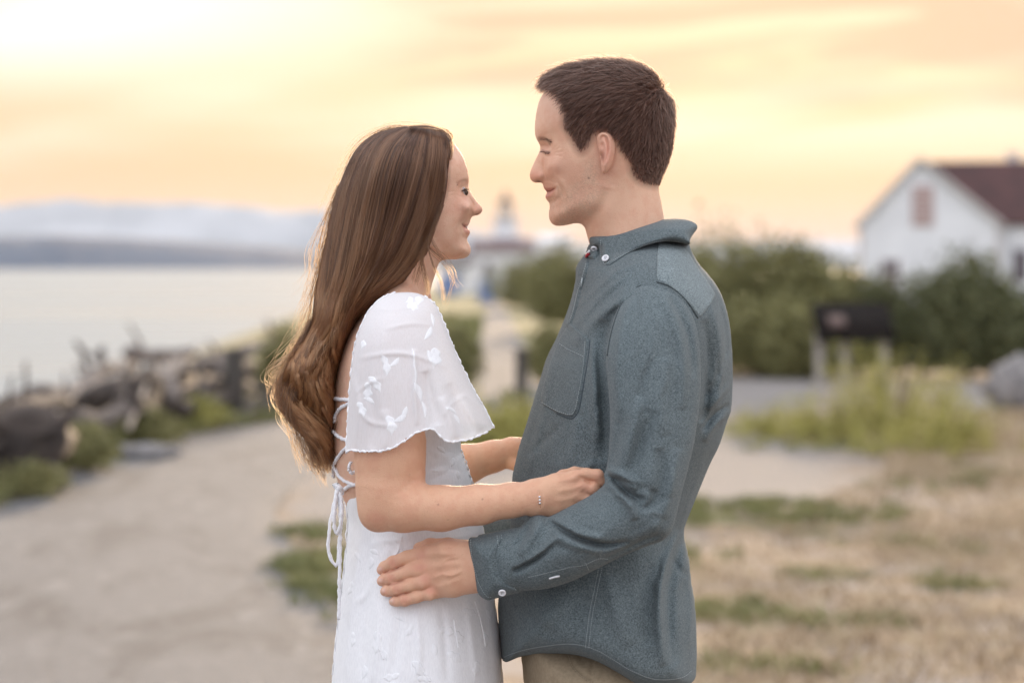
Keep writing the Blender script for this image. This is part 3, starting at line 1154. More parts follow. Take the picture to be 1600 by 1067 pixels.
# ---------------------------------------------------------------- driftwood
M_drift = mat('driftwood', noisy((.10, .080, .068), (.26, .22, .195), 3, .8, 20, stretch=(1, 1, 6)), rough=.95)
M_drift_dark = mat('wet_driftwood', noisy((.030, .023, .020), (.085, .064, .052), 4, .8, 20), rough=.9)
M_drift_pale = mat('bleached_driftwood', noisy((.30, .25, .21), (.48, .41, .35), 4, .8, 20), rough=.95)


def pd(px, py, d):
    return np.array([(px - 800) / FPX * d, d, CZ - (py - HY) / FPX * d])


def log(label, a, b, r, m, seed, knots=3, name='driftwood_log', group='driftwood logs along the beach'):
    g = np.random.default_rng(seed)
    a = pd(*a); b = pd(*b)
    n = 14
    P = a + (b - a) * np.linspace(0, 1, n)[:, None]
    ln_ = np.linalg.norm(b - a)
    r = r * .78
    off = g.normal(0, ln_ * .02, (4, 3))
    P += np.array([[np.interp(i / (n - 1), [0, .33, .66, 1], off[:, k]) for k in range(3)] for i in range(n)])
    rr_ = r * np.linspace(1.1, .62, n) * (1 + g.normal(0, .07, n))
    rr_[0] *= .8; rr_[-1] *= .6
    v, f = tube(P, rr_, 10)
    v = v + g.normal(0, r * .06, v.shape)
    o = mesh_from(name, v, f, m)
    tag(o, label, 'driftwood', group)
    for i in range(knots):
        k = g.integers(2, n - 2)
        d = g.normal(0, 1, 3); d[2] = abs(d[2]) + .3; d /= np.linalg.norm(d)
        q = np.array([P[k], P[k] + d * r * 2.0, P[k] + d * r * g.uniform(3, 5) + g.normal(0, r, 3)])
        v, f = tube(catmull(q, 4), np.linspace(r * .4, r * .12, 9), 6)
        mesh_from('branch_stub', v, f, m, o)
    return o


log('long pale driftwood log lying highest on the pile, pointing at the post', (215, 575, 25), (385, 560, 27), .10, M_drift, 301)
log('bleached short log with an orange cut end on top of the pile', (255, 585, 23), (292, 572, 24), .11, M_drift_pale, 302, 1)
log('brown driftwood log lying level under the bleached one', (150, 612, 21), (345, 606, 24), .12, M_drift_dark, 303)
log('grey driftwood log running down to the left of the pile', (40, 640, 20), (205, 572, 24), .10, M_drift, 304)
log('dark driftwood log crossing the middle of the pile', (180, 640, 20), (300, 595, 24), .11, M_drift_dark, 305)
log('thin upright driftwood snag leaning left at the top of the pile', (150, 590, 23), (118, 532, 23.5), .045, M_drift_dark, 306, 2)
log('short forked driftwood snag right of the leaning one', (160, 585, 23.5), (158, 540, 23.5), .05, M_drift_dark, 307, 2)
log('brown log end poking up in the centre of the pile', (268, 620, 21.5), (262, 560, 22.5), .07, M_drift, 308, 1)
log('pale grey log at the far right end of the pile before the green shrub', (330, 568, 28), (452, 542, 32), .13, M_drift, 309, 1)
log('wide grey log behind the wooden post', (345, 592, 25), (440, 575, 29), .12, M_drift, 310, 1)
log('dark log low beside the path below the post', (270, 640, 22), (370, 622, 24.4), .10, M_drift_dark, 311, 2)
log('brown log lying across the weeds in the middle of the pile', (110, 660, 18.6), (240, 650, 20.5), .09, M_drift, 312, 2)
log('small pale stick leaning on the pile above the weeds', (200, 668, 19.5), (222, 605, 21), .03, M_drift_pale, 313, 1)
log('dark log at the left edge, upper one of two', (-30, 655, 17.5), (110, 622, 20), .10, M_drift_dark, 314, 2)
log('dark log at the left edge, lower one of two', (-40, 700, 16.2), (90, 680, 17.6), .10, M_drift_dark, 315, 3)
log('grey plank-like log lying flat behind the root wad', (20, 618, 22), (140, 596, 24), .08, M_drift, 316, 0)
log('short brown log standing against the long top log', (316, 632, 23), (308, 568, 24), .06, M_drift_dark, 317, 1)
log('thin grey driftwood branch arching above the pile at its right', (288, 572, 25), (345, 543, 26), .03, M_drift, 318, 3)
log('thick brown log half buried below the pale top log', (120, 630, 21.5), (210, 600, 23.5), .13, M_drift, 319, 1)
log('pale log at the back of the pile near the water', (195, 556, 29), (300, 552, 30), .12, M_drift, 320, 1)
g = np.random.default_rng(340)
for i in range(22):
    xx = 30 + 18 * i + g.normal(0, 8)
    d_ = np.interp(xx, [30, 450], [19, 28])
    yb = np.interp(xx, [30, 200, 450], [668, 640, 610]) + g.normal(0, 8)
    yt = np.interp(xx, [30, 120, 200, 450], [606, 568, 558, 545]) + g.uniform(-4, 30)
    w_ = ['thin twisted driftwood branch', 'thin dark driftwood branch', 'thin pale driftwood stick'][i % 3]
    nth = ['leftmost', 'second from the left', 'third from the left', 'fourth from the left', 'fourth from the right', 'third from the right', 'second from the right', 'rightmost'][min(7, i // 3)]
    log(w_ + ' tangled in the beach pile, ' + nth + ' of its kind', (xx, yb, d_), (xx + g.normal(0, 38), yt, d_ + g.uniform(.5, 2)), g.uniform(.018, .04), [M_drift, M_drift_dark, M_drift_pale][i % 3], 400 + i, 2, 'driftwood_branch', ['thin twisted branches in the beach pile', 'thin dark branches in the beach pile', 'thin pale sticks in the beach pile'][i % 3])
# the root wad: a stump with many roots
e = empty('root_wad', tuple(pd(45, 735, 16.2) * [1, 1, 0]), label='big dark upturned tree root at the left edge by the path', cat='driftwood')
base = pd(45, 735, 16.2); base[2] = 0
g = np.random.default_rng(330)
v, f = tube(np.array([[0, .8, .30], [0, .3, .32], [0, -.05, .33], [0, -.15, .33]]), np.array([.17, .2, .27, .2]), 12)
mesh_from('stump', v + g.normal(0, .012, v.shape), f, M_drift_dark, e)
for i in range(22):
    a = g.uniform(0, 6.28); rr_ = g.uniform(.28, .5)
    d = np.array([math.cos(a), -.25 + g.normal(0, .2), math.sin(a) * .8])
    c0 = np.array([0, -.05, .33])
    q = np.array([c0 + d * .1, c0 + d * rr_ * .5 + g.normal(0, .04, 3), c0 + d * rr_ + g.normal(0, .07, 3)])
    q[:, 2] = np.maximum(q[:, 2], .01)
    v, f = tube(catmull(q, 4), np.linspace(.07, .014, 9), 7)
    mesh_from('root', v, f, M_drift_dark, e)
# smaller debris: uncountable sticks and bark
parts = []
for i in range(420):
    Y = g.uniform(14.5, 29)
    x0 = np.interp(Y, A_[:, 1], A_[:, 0]) - .25
    X = x0 - g.gamma(2.0, .55)
    X = max(X, -6.6)
    zz = g.uniform(.0, .10) + max(0, .28 * math.exp(-((x0 - X - 1.3) / .7) ** 2)) * g.random()
    a = g.uniform(0, 3.14); l_ = g.uniform(.15, .7)
    d = np.array([math.cos(a) * l_, math.sin(a) * l_, g.normal(0, .06)])
    p = np.array([X, Y, zz])
    parts.append(tube(np.array([p - d / 2, p + g.normal(0, .02, 3), p + d / 2]), np.array([1, .9, .5]) * g.uniform(.012, .04), 6))
v, f = join(parts)
o = tag(mesh_from('beach_debris', v, f, M_drift), kind='stuff')
# rocks
M_rock = mat('grey_rock', noisy((.14, .13, .13), (.30, .28, .27), 8, .9, 30), rough=.9)


def rock(label, px, py, w, hgt, seed, group='rocks beside the path'):
    g = np.random.default_rng(seed)
    c = gp(px, py)
    vs, fs = [], []
    n, m = 8, 12
    for i in range(n + 1):
        a = math.pi * i / n
        for j in range(m):
            b = 2 * math.pi * j / m
            d = np.array([math.sin(a) * math.cos(b), math.sin(a) * math.sin(b), math.cos(a)])
            k = 1 + .22 * math.sin(3 * d[0] + seed) * math.cos(4 * d[1] + seed * 2) + .1 * math.sin(7 * d[2] + 5 * d[0])
            vs.append(d * k * [w / 2, w / 2 * .8, hgt / 2] + [0, 0, hgt * .35])
    for i in range(n):
        for j in range(m):
            fs.append([i * m + j, (i + 1) * m + j, (i + 1) * m + (j + 1) % m, i * m + (j + 1) % m])
    o = mesh_from('rock', np.array(vs), np.array(fs), M_rock)
    o.location = c
    return tag(o, label, 'rock', group)


rock('flat grey rock on the left edge of the path', 222, 716, .50, .14, 1)
rock('small dark rock just right of the flat one', 262, 712, .22, .09, 2)
rock('pale boulder at the right edge behind the weeds', 1592, 640, .75, .62, 5)
rock('small pale stone among the weeds at the far left', 98, 705, .24, .20, 3)

# wooden posts
M_post = mat('weathered_post', noisy((.050, .044, .038), (.10, .088, .075), 12, .6, 40, stretch=(3, 3, .4)), rough=.9)


def post(label, px, base, top, w):
    c = gp(px, base)
    h = (base - top) / FPX * c[1]
    e = empty('wooden_post', tuple(c), label=label, cat='post', rz=.3)
    v, f = box(0, 0, h / 2 - .05, w, w, h + .1, 0, .012)
    mesh_from('shaft', v, f, M_post, e, smooth=False)
    v, f = box(0, 0, h + .012, w * 1.06, w * 1.06, .03, 0, .008)
    mesh_from('cap', v, f, M_post, e, smooth=False)


post('square wooden post at the end of the driftwood by the path', 366, 655, 548, .17)
post('short wooden post on the path side between the couple', 815, 652, 548, .11)

# ---------------------------------------------------------------- dark information sign
c = gp(1338, 602)
e = empty('information_sign', (c[0], c[1], 0), rz=.12, label='dark tilted information panel on pale legs before the hedge', cat='sign')
M_signd = mat('dark_panel', noisy((.010, .008, .008), (.022, .017, .014), 8), rough=.85, Specular_IOR_Level=.1)
M_signl = mat('panel_print', color=(.12, .07, .055), rough=.4)
M_leg = mat('pale_wood', noisy((.30, .27, .24), (.42, .38, .34), 20), rough=.8)


def tilted(w, h, th, y0, z0, ang, xo=0.0):
    v, f = box(xo, 0, 0, w, h, th)
    ca, sa_ = math.cos(ang), math.sin(ang)
    y = v[:, 1] * ca - v[:, 2] * sa_; z = v[:, 1] * sa_ + v[:, 2] * ca
    return np.stack([v[:, 0], y + y0, z + z0], 1), f


k_ = c[1] / FPX
v, f = tilted(1.02, .62, .04, .15, .80, R_(48)); mesh_from('panel', v, f, M_signd, e, smooth=False)
v, f = tilted(.22, .18, .012, .128, .820, R_(48), -.22); mesh_from('picture', v, f, M_signl, e, smooth=False)
for x in (-.44, -.10, .40):
    v, f = box(x, .15 + .02, .36, .10, .07, .74, 0, .01); mesh_from('leg', v, f, M_leg, e, smooth=False)
v, f = box(-.02, .17, .70, .9, .05, .06); mesh_from('crossbar', v, f, M_leg, e, smooth=False)

# ---------------------------------------------------------------- white house
HYd = 92.0
u = HYd / FPX
M_siding = mat('white_siding', noisy((.70, .70, .72), (.79, .79, .81), .8), rough=.8)
M_roof = mat('red_brown_roof', noisy((.052, .024, .023), (.090, .038, .035), 1.5, .5, 6), rough=.9)
M_trim = mat('house_trim', color=(.55, .50, .48), rough=.7)
M_vent = mat('pink_shutter', color=(.42, .27, .25), rough=.8)
M_dkglass = mat('window_glass_dark', color=(.10, .08, .09), rough=.15)
hx0 = (1347 - 800) * u; hx1 = (1556 - 800) * u; hxm = (1438 - 800) * u
zt = CZ + (HY - 250) * u; ze = CZ + (HY - 347) * u
e = empty('white_house', (hxm, HYd, 0), rz=-R_(11), label='white gabled house with a dark red roof at the right edge', cat='house')
hx0 -= hxm; hx1 -= hxm
Ln = 9.0
V = [(hx0, 0, -.5), (hx1, 0, -.5), (hx1, 0, ze), (0, 0, zt - .05), (hx0, 0, ze), (hx0, Ln, -.5), (hx1, Ln, -.5), (hx1, Ln, ze), (0, Ln, zt - .05), (hx0, Ln, ze)]
Fw = [[0, 1, 2, 3, 4], [6, 5, 9, 8, 7], [1, 6, 7, 2], [5, 0, 4, 9], [0, 5, 6, 1]]
mesh_from('wall', V, Fw, M_siding, e, smooth=False)
# wing to the right with its own front wall and roof
wz = zt; wx1 = 8.5; wy0 = .9; wyr = wy0 + 3.2
V = [(hx1 - .4, wy0, -.5), (wx1, wy0, -.5), (wx1, wy0, ze - .05), (hx1 - .4, wy0, ze - .05), (hx1 - .4, wy0 + 6.4, -.5), (wx1, wy0 + 6.4, -.5), (wx1, wy0 + 6.4, ze - .05), (hx1 - .4, wy0 + 6.4, ze - .05), (wx1, wyr, wz - .1)]
mesh_from('wing_wall', V, [[0, 1, 2, 3], [5, 4, 7, 6], [1, 5, 6, 8, 2]], M_siding, e, smooth=False)


def slab(A, B, C_, D_, th):
    """thick roof plane from four corners"""
    P = np.array([A, B, C_, D_], float)
    n = np.cross(P[1] - P[0], P[3] - P[0]); n /= np.linalg.norm(n)
    if n[2] < 0: n = -n
    V = np.vstack([P, P + n * th])
    return V, [[0, 1, 2, 3], [7, 6, 5, 4], [0, 4, 5, 1], [1, 5, 6, 2], [2, 6, 7, 3], [3, 7, 4, 0]]


ov = .22
sl_ = (zt - ze) / abs(hx0)
for s_, xe in ((-1, hx0), (1, hx1)):
    k_ = (zt - ze) / abs(xe)
    V, F = slab((0, -ov, zt), (xe + s_ * ov, -ov, ze - k_ * ov), (xe + s_ * ov, Ln, ze - k_ * ov), (0, Ln, zt), .10)
    mesh_from('roof', V, F, M_roof, e, smooth=False)
kk = (zt - ze) / (wyr - wy0)
V, F = slab((.3, wyr, wz + .02), (hx1 + .05, wy0 - .2, ze - kk * .2), (wx1 + .2, wy0 - .2, ze - kk * .2), (wx1 + .2, wyr, wz + .02), .10)
mesh_from('wing_roof', V, F, M_roof, e, smooth=False)
V, F = slab((.3, wyr, wz + .02), (hx1 + .05, wyr + 3.4, ze), (wx1 + .2, wyr + 3.4, ze), (wx1 + .2, wyr, wz + .02), .10)
mesh_from('wing_roof', V, F, M_roof, e, smooth=False)
for s_, xe in ((-1, hx0), (1, hx1)):
    k_ = (zt - ze) / abs(xe)
    V, F = slab((0, -ov - .03, zt - .02), (xe + s_ * ov, -ov - .03, ze - k_ * ov - .02), (xe + s_ * ov, -ov + .0, ze - k_ * ov - .02), (0, -ov + .0, zt - .02), .13)
    mesh_from('barge_board', V, F, M_trim, e, smooth=False)
vx = (1442 - 1438) * u
wf_ = mesh_from('attic_vent', *[q if i == 0 else [list(r) for r in q] for i, q in enumerate(box(vx, -.03, CZ + (HY - 322) * u, 32 * u, .06, 62 * u))], M_vent, e, smooth=False)
for i in range(6):
    addbox('slat', wf_, M_trim, vx, -.075, CZ + (HY - 346 + i * 9.5) * u, 26 * u, .03, 3 * u)
wn = addbox('window', e, M_trim, (1392 - 1438) * u, -.03, CZ + (HY - 428) * u, 30 * u, .06, 46 * u)
addbox('pane', wn, M_dkglass, (1392 - 1438) * u, -.068, CZ + (HY - 417) * u, 24 * u, .01, 18 * u)
addbox('pane', wn, M_dkglass, (1392 - 1438) * u, -.068, CZ + (HY - 439) * u, 24 * u, .01, 18 * u)
addbox('window', e, M_dkglass, (1592 - 1438) * u, wy0 - .03, CZ + (HY - 415) * u, 22 * u, .06, 50 * u)
addbox('chimney', e, M_trim, (1582 - 1438) * u, wyr + .4, zt + .1, .5, .5, .7)
addbox('corner_board', e, M_trim, hx1 + .03, -.03, ze / 2 - .3, .12, .1, ze + .5)
addbox('corner_board', e, M_trim, hx0 - .03, -.03, ze / 2 - .3, .12, .1, ze + .5)
# bare antenna mast left of the gable
# ---------------------------------------------------------------- lighthouse
Yl = 150.0
ul = Yl / FPX
e = empty('lighthouse', ((790 - 800) * ul, Yl, 0), label='small white lighthouse with a dark lantern roof between the two faces', cat='lighthouse')
M_lwhite = mat('lighthouse_white', noisy((.66, .65, .65), (.76, .75, .75), .6), rough=.7)
M_lroof = mat('lantern_roof_dark', color=(.10, .07, .065), rough=.5)
M_lred = mat('lighthouse_red_roof', noisy((.13, .085, .085), (.19, .13, .125), 2), rough=.8)
M_lglass = mat('lantern_glass', color=(.75, .72, .66), rough=.05, Transmission_Weight=.7)


def prism(r0, r1, z0, z1, n, ox=0, oy=0, rot=.39):
    a = np.arange(n) * 2 * math.pi / n + rot
    V = np.vstack([np.stack([ox + r0 * np.cos(a), oy + r0 * np.sin(a), a * 0 + z0], 1), np.stack([ox + r1 * np.cos(a), oy + r1 * np.sin(a), a * 0 + z1], 1)])
    F = [[i, (i + 1) % n, n + (i + 1) % n, n + i] for i in range(n)] + [list(range(n))[::-1], list(range(n, 2 * n))]
    return V, F


zz = lambda py: CZ + (HY - py) * ul
V, F = prism(1.15, .98, -.3, zz(372), 8); mesh_from('tower', V, F, M_lwhite, e, smooth=False)
V, F = prism(1.25, 1.25, zz(372), zz(368), 8); mesh_from('gallery', V, F, M_lwhite, e, smooth=False)
V, F = prism(.80, .80, zz(368), zz(345), 8); mesh_from('watch_room', V, F, M_lwhite, e, smooth=False)
V, F = prism(1.0, 1.0, zz(345), zz(342), 8); mesh_from('deck', V, F, M_lwhite, e, smooth=False)
V, F = prism(.42, .42, zz(342), zz(322), 8); mesh_from('lantern_glass', V, F, M_lglass, e, smooth=False)
for i in range(8):
    a = i * math.pi / 4 + .39
    v, f = tube(np.array([[.43 * math.cos(a), .43 * math.sin(a), zz(342)], [.43 * math.cos(a), .43 * math.sin(a), zz(321)]]), .02, 5); mesh_from('mullion', v, f, M_lroof, e)
V, F = prism(.60, .10, zz(320), zz(306), 8); mesh_from('lantern_roof', V, F, M_lroof, e, smooth=False)
v, f = tube(np.array([[0, 0, zz(307)], [0, 0, zz(304)], [0, 0, zz(301)], [0, 0, zz(299)]]), np.array([.06, .16, .14, .03]), 8); mesh_from('finial', v, f, M_lroof, e)
for i in range(12):
    a = i * math.pi / 6
    v, f = tube(np.array([[1.0 * math.cos(a), 1.0 * math.sin(a), zz(342)], [1.0 * math.cos(a), 1.0 * math.sin(a), zz(336)]]), .014, 4); mesh_from('rail_post', v, f, M_lwhite, e)
a = np.linspace(0, 2 * math.pi, 25)
v, f = tube(np.stack([np.cos(a), np.sin(a), a * 0 + zz(336)], 1), .016, 4, False); mesh_from('rail', v, f, M_lwhite, e)


def shed(name, label, px0, px1, ptop, peave, Y, depth, mw, mr, door=False, cat='building'):
    u_ = Y / FPX
    w = (px1 - px0) * u_
    e = empty(name, (((px0 + px1) / 2 - 800) * u_, Y, 0), label=label, cat=cat)
    zt_ = CZ + (HY - ptop) * u_; ze_ = CZ + (HY - peave) * u_
    addbox('wall', e, mw, 0, depth / 2, ze_ / 2 - .25, w, depth, ze_ + .5)
    V, F = slab((-w / 2 - .2, depth / 2, zt_), (-w / 2 - .2, -.25, ze_ - .05), (w / 2 + .2, -.25, ze_ - .05), (w / 2 + .2, depth / 2, zt_), .1)
    mesh_from('roof', V, F, mr, e, smooth=False)
    V, F = slab((-w / 2 - .2, depth / 2, zt_), (-w / 2 - .2, depth + .25, ze_ - .05), (w / 2 + .2, depth + .25, ze_ - .05), (w / 2 + .2, depth / 2, zt_), .1)
    mesh_from('roof', V, F, mr, e, smooth=False)
    V = [(-w / 2, .001, ze_), (-w / 2, depth, ze_), (-w / 2, depth / 2, zt_ - .02)]
    for s_ in (-1, 1):
        mesh_from('gable_end', [(s_ * (w / 2 - .01), 0, ze_ - .01), (s_ * (w / 2 - .01), depth, ze_ - .01), (s_ * (w / 2 - .01), depth / 2, zt_)], [[0, 1, 2]], mw, e, smooth=False)
    n = max(1, int(w / 1.6))
    for i in range(n):
        addbox('window', e, M_dkglass, -w / 2 + w * (i + .5) / n, -.03, ze_ * .55, .5, .06, .8)
    return e


shed('signal_building', 'low white building with a faded red roof under the lighthouse', 738, 832, 376, 392, 146, 5, M_lwhite, M_lred)
shed('keeper_shed', 'small white shed right behind the woman\'s chin', 690, 736, 398, 412, 138, 4, M_lwhite, M_lroof)
shed('equipment_shed', 'pale shed standing right of the lighthouse by a dark pole', 846, 888, 368, 378, 158, 4, M_lwhite, M_lwhite)
v, f = tube(np.array([[0, 0, -.2], [0, 0, 3.3], [0, 0, 3.32]]), np.array([.16, .14, .02]), 8)
o = mesh_from('utility_pole', v, f, M_post); o.location = ((877 - 800) * ul, Yl, 0); tag(o, 'dark pole right of the lighthouse, near the man\'s chin', 'pole')
v, f = tube(np.array([[-.4, 0, 2.9], [.4, 0, 2.9]]), .05, 6); mesh_from('crossarm', v, f, M_post, o)


def cabin(label, px, base, top, wpx):
    c = gp(px, base)
    h = (base - top) / FPX * c[1]; w = wpx / FPX * c[1]
    e = empty('portable_toilet', tuple(c), label=label, cat='toilet cabin', group='blue cabins below the lighthouse', rz=.2)
    M = bpy.data.materials.get('blue_plastic') or mat('blue_plastic', color=(.16, .22, .40), rough=.6)
    Mr = bpy.data.materials.get('pale_plastic') or mat('pale_plastic', color=(.5, .55, .65), rough=.5)
    addbox('cabin', e, M, 0, 0, h * .46, w, w, h * .92, 0, .03)
    addbox('door', e, M, 0, -w / 2 - .012, h * .45, w * .7, .02, h * .80)
    addbox('roof', e, Mr, 0, 0, h * .96, w * 1.05, w * 1.05, h * .08, 0, .02)


cabin('blue cabin beside the path, nearer of two', 761, 474, 436, 24)
cabin('pale blue cabin partly behind the woman\'s hair, farther of two', 700, 462, 428, 26)

# ---------------------------------------------------------------- the evening air
M_haze = bpy.data.materials.new('haze_air')
M_haze.use_nodes = True
t = NT(M_haze.node_tree)
pv_ = t.n('ShaderNodeVolumePrincipled')
pv_.inputs['Color'].default_value = (.80, .90, 1.0, 1)
pv_.inputs['Density'].default_value = 3.3e-5
pv_.inputs['Anisotropy'].default_value = .05
out = t.n('ShaderNodeOutputMaterial')
t.t.links.new(pv_.outputs[0], out.inputs['Volume'])
o = addbox('haze', None, M_haze, 0, 7800, 210, 43000, 16500, 430)
tag(o, kind='stuff')
M_haze.cycles.homogeneous_volume = True if hasattr(M_haze.cycles, 'homogeneous_volume') else None
# ================================================================= THE MAN
M_skin_m = mk_skin('skin_man', 0.30, 1100)
M_skin_w = mk_skin('skin_woman', 0.34, 800)
M_shirt = mat('chambray', cloth_builder((0.050, 0.066, 0.072), (0.168, 0.200, 0.206)), rough=0.95, Sheen_Weight=0.08, Sheen_Roughness=0.5, Specular_IOR_Level=.15)
Lens.gain = 2.4
M_thread = mat('pale_thread', color=(0.42, 0.47, 0.48), rough=0.8)
M_thread_dark = mat('dark_thread', color=(0.05, 0.07, 0.085), rough=0.8)
M_button = mat('pearl_button', color=(0.72, 0.72, 0.74), rough=0.25)
M_hair_m = hair_mat('hair_brown_short', (0.100, 0.050, 0.035), 0.38, 0.95)
M_brow = hair_mat('brow_brown', (0.045, 0.025, 0.018), 0.4, 0.3)

SKM = np.array([0.71, 0.44, 0.30])
SKW = np.array([0.73, 0.46, 0.325])


def gpaint(col, px, py, pts, w, c, a, y=None, taper=True):
    """tint skin along a polyline (brow, lash and teeth colour, and painted shade of gaps and creases)"""
    P = catmull(np.asarray(pts, float), 5)
    d, t = seg_dist(px, py, P)
    g = a * np.exp(-0.5 * (d / w) ** 2)
    if taper:
        g = g * np.clip(np.sin(t * math.pi) * 1.6, 0, 1)
    col[:] = col * (1 - g[:, None]) + np.array(c) * g[:, None]


def blobpaint(col, px, py, cx, cy, rx, ry, c, a, ang=0):
    cs, sn = math.cos(R_(ang)), math.sin(R_(ang))
    u = ((px - cx) * cs + (py - cy) * sn) / rx
    v = (-(px - cx) * sn + (py - cy) * cs) / ry
    g = a * np.exp(-(u * u + v * v))
    col[:] = col * (1 - g[:, None]) + np.array(c) * g[:, None]


def polymask(px, py, poly, soft):
    o = catmull(np.asarray(poly, float), 5, True)
    d, _ = seg_dist(px, py, o, True)
    sd = np.where(inside(px, py, o), d, -d)
    return np.clip(sd / soft * 0.5 + 0.5, 0, 1)


def ear_lens(outline, yc, T, helix, concha, h=0.0011, inner=None, rot=0, pivot=800):
    sh_ = yc * math.sin(rot) * PPM
    e = Lens([(x + sh_, y) for x, y in outline], T, T * 0.9, yc, h, 0.0012, rot=rot, pivot=pivot)
    e.q = lambda qx, qy: (pivot + ((800 + (np.asarray(qx, float) - 800) * (D0 + yc - .006) / D0) - pivot + yc * math.sin(rot) * PPM) / math.cos(rot) * 1.0, HY + (np.asarray(qy, float) - HY) * (D0 + yc - .006) / (D0 + yc))
    e.soft = 0.003
    e.stroke(helix, 1.9, 2.2, taper=True)
    if inner:
        e.stroke(inner, 1.9, 1.4)
        e.stroke([(941, 222), (945, 214.5), (951, 214.5), (955, 226), (954.5, 242), (951, 253)], 1.3, -1.8)
    for (cx, cy, rx, ry, a, ang) in concha:
        e.blob(cx, cy, rx, ry, a, ang)
    return e


man_face = [(849, 146), (842.6, 158), (838.2, 176), (836, 195), (836.2, 209), (838.6, 217), (842, 223), (844.6, 229),
            (843.6, 236), (839.4, 245), (834.5, 255), (829.6, 266), (828, 274), (830, 281), (836, 285.2), (842.5, 285),
            (847.5, 285.6), (849.2, 290), (850.4, 294.5), (853.2, 297.8), (856.2, 300), (854.0, 303), (852.4, 307), (854, 311.5), (858.6, 317),
            (859.3, 324), (858, 333), (858.6, 342), (863, 349.5), (871, 353), (884, 352), (898, 349), (908, 350),
            (914, 356), (917, 366), (921, 380), (928, 400), (940, 425), (1030, 425), (1040, 390), (1038, 350), (1034, 322),
            (1029, 295), (1032, 275), (1039, 252), (1044.5, 226), (1047, 200), (1045.5, 172), (1037, 145), (1019, 123),
            (990, 109), (950, 103.5), (910, 107), (880, 117), (860, 131)]
man_T = [(849, 146, .040), (840, 180, .042), (838, 212, .034), (860, 150, .052), (880, 170, .064), (870, 200, .056), (900, 190, .070),
         (950, 130, .066), (950, 180, .077), (1000, 170, .078), (1040, 180, .068), (1000, 120, .060), (900, 125, .056),
         (846, 230, .013), (850, 236, .022), (858, 232, .032), (866, 240, .042), (880, 235, .056), (900, 240, .064), (940, 235, .070), (980, 230, .074), (1030, 230, .066),
         (830, 274, .0095), (838, 266, .0105), (840, 250, .0085), (846, 276, .016), (851, 278, .0185), (853, 262, .022), (862, 262, .040), (875, 262, .051), (900, 265, .061), (940, 265, .066), (1000, 270, .066),
         (852, 290, .016), (857, 300, .017), (866, 296, .028), (880, 298, .042), (900, 300, .054), (930, 300, .061), (960, 300, .060),
         (858, 318, .014), (862, 335, .022), (870, 345, .028), (885, 335, .041), (905, 325, .052), (925, 320, .058), (895, 350, .040), (920, 365, .042),
         (960, 340, .056), (1000, 340, .060), (960, 400, .060), (1030, 380, .060), (1030, 300, .060)]
man_R = [(845, 146, .040), (838, 200, .036), (842, 225, .016), (836, 250, .010), (830, 275, .0095), (848, 286, .012), (855, 300, .016), (858, 320, .016),
         (860, 340, .022), (880, 350, .022), (905, 350, .03), (920, 370, .045), (1035, 370, .05), (1035, 290, .05), (1045, 200, .06), (950, 104, .06), (870, 125, .05), (950, 250, .06)]
Lens.gain = 1.7
MROT, MPIV, WROT, WPIV = R_(-5), 985, R_(10), 625
HM = Lens(man_face, man_T, man_R, 0.0, 0.00115, 0.0015, rot=MROT, pivot=MPIV)
# eye socket, lids, folds
HM.blob(853, 231, 8, 6.5, -3.4)
HM.blob(853.5, 236, 5.0, 4.2, 2.2)
HM.stroke([(846, 226.5), (853, 227.3), (861, 231)], 1.3, -1.0)
HM.stroke([(845.5, 233.6), (852, 236.6), (861, 238.2)], 1.1, -1.3)
HM.stroke([(847, 241), (854, 243.4), (862, 242.5)], 1.5, -0.9)
HM.stroke([(838.5, 216), (848, 216), (860, 222)], 4.5, 1.8)
for a in ([(862, 237.5), (868, 234), (877, 230)], [(863, 239.5), (871, 238), (881, 236.5)], [(863, 242), (871, 243), (879, 244.5)], [(862, 235), (867, 230.5), (873, 226)]):
    HM.stroke(a, 1.0, -0.55)
HM.blob(867, 260, 14, 14, 2.2)
HM.blob(843.5, 276.5, 5.5, 6.0, 1.6)
HM.stroke([(851, 243), (849, 255), (849, 266), (850, 277), (849.5, 284)], 1.7, -1.6)
HM.stroke([(858, 246), (856, 256), (856, 266), (858, 276)], 4.0, 1.2, taper=True)
HM.stroke([(850, 283), (856, 281), (863, 284), (870, 290)], 1.6, -1.0)
HM.blob(841.5, 283.5, 4.0, 1.8, -2.6, 12)
HM.stroke([(862, 277), (872, 286), (879, 298), (882, 310)], 2.4, -1.6)
HM.stroke([(868, 288), (872, 298), (870, 308)], 3.0, 1.4)
HM.stroke([(860, 268), (873, 281), (882, 296), (886, 310)], 4.2, 1.0)
HM.blob(872, 288, 8, 11, 1.5, 60)
HM.stroke([(852, 297.5), (859, 298.8), (867.5, 294)], 1.2, -2.6)
HM.blob(868.5, 294, 2.6, 3.6, -2.0)
HM.stroke([(851.5, 293.4), (857, 294), (864, 292.5)], 1.6, 1.3)
HM.stroke([(853, 304.8), (859, 305.6), (866, 300)], 2.3, 1.6)
HM.stroke([(857, 315), (866, 314), (874, 308)], 3.0, -1.2)
HM.blob(872, 336, 14, 11, 1.5)
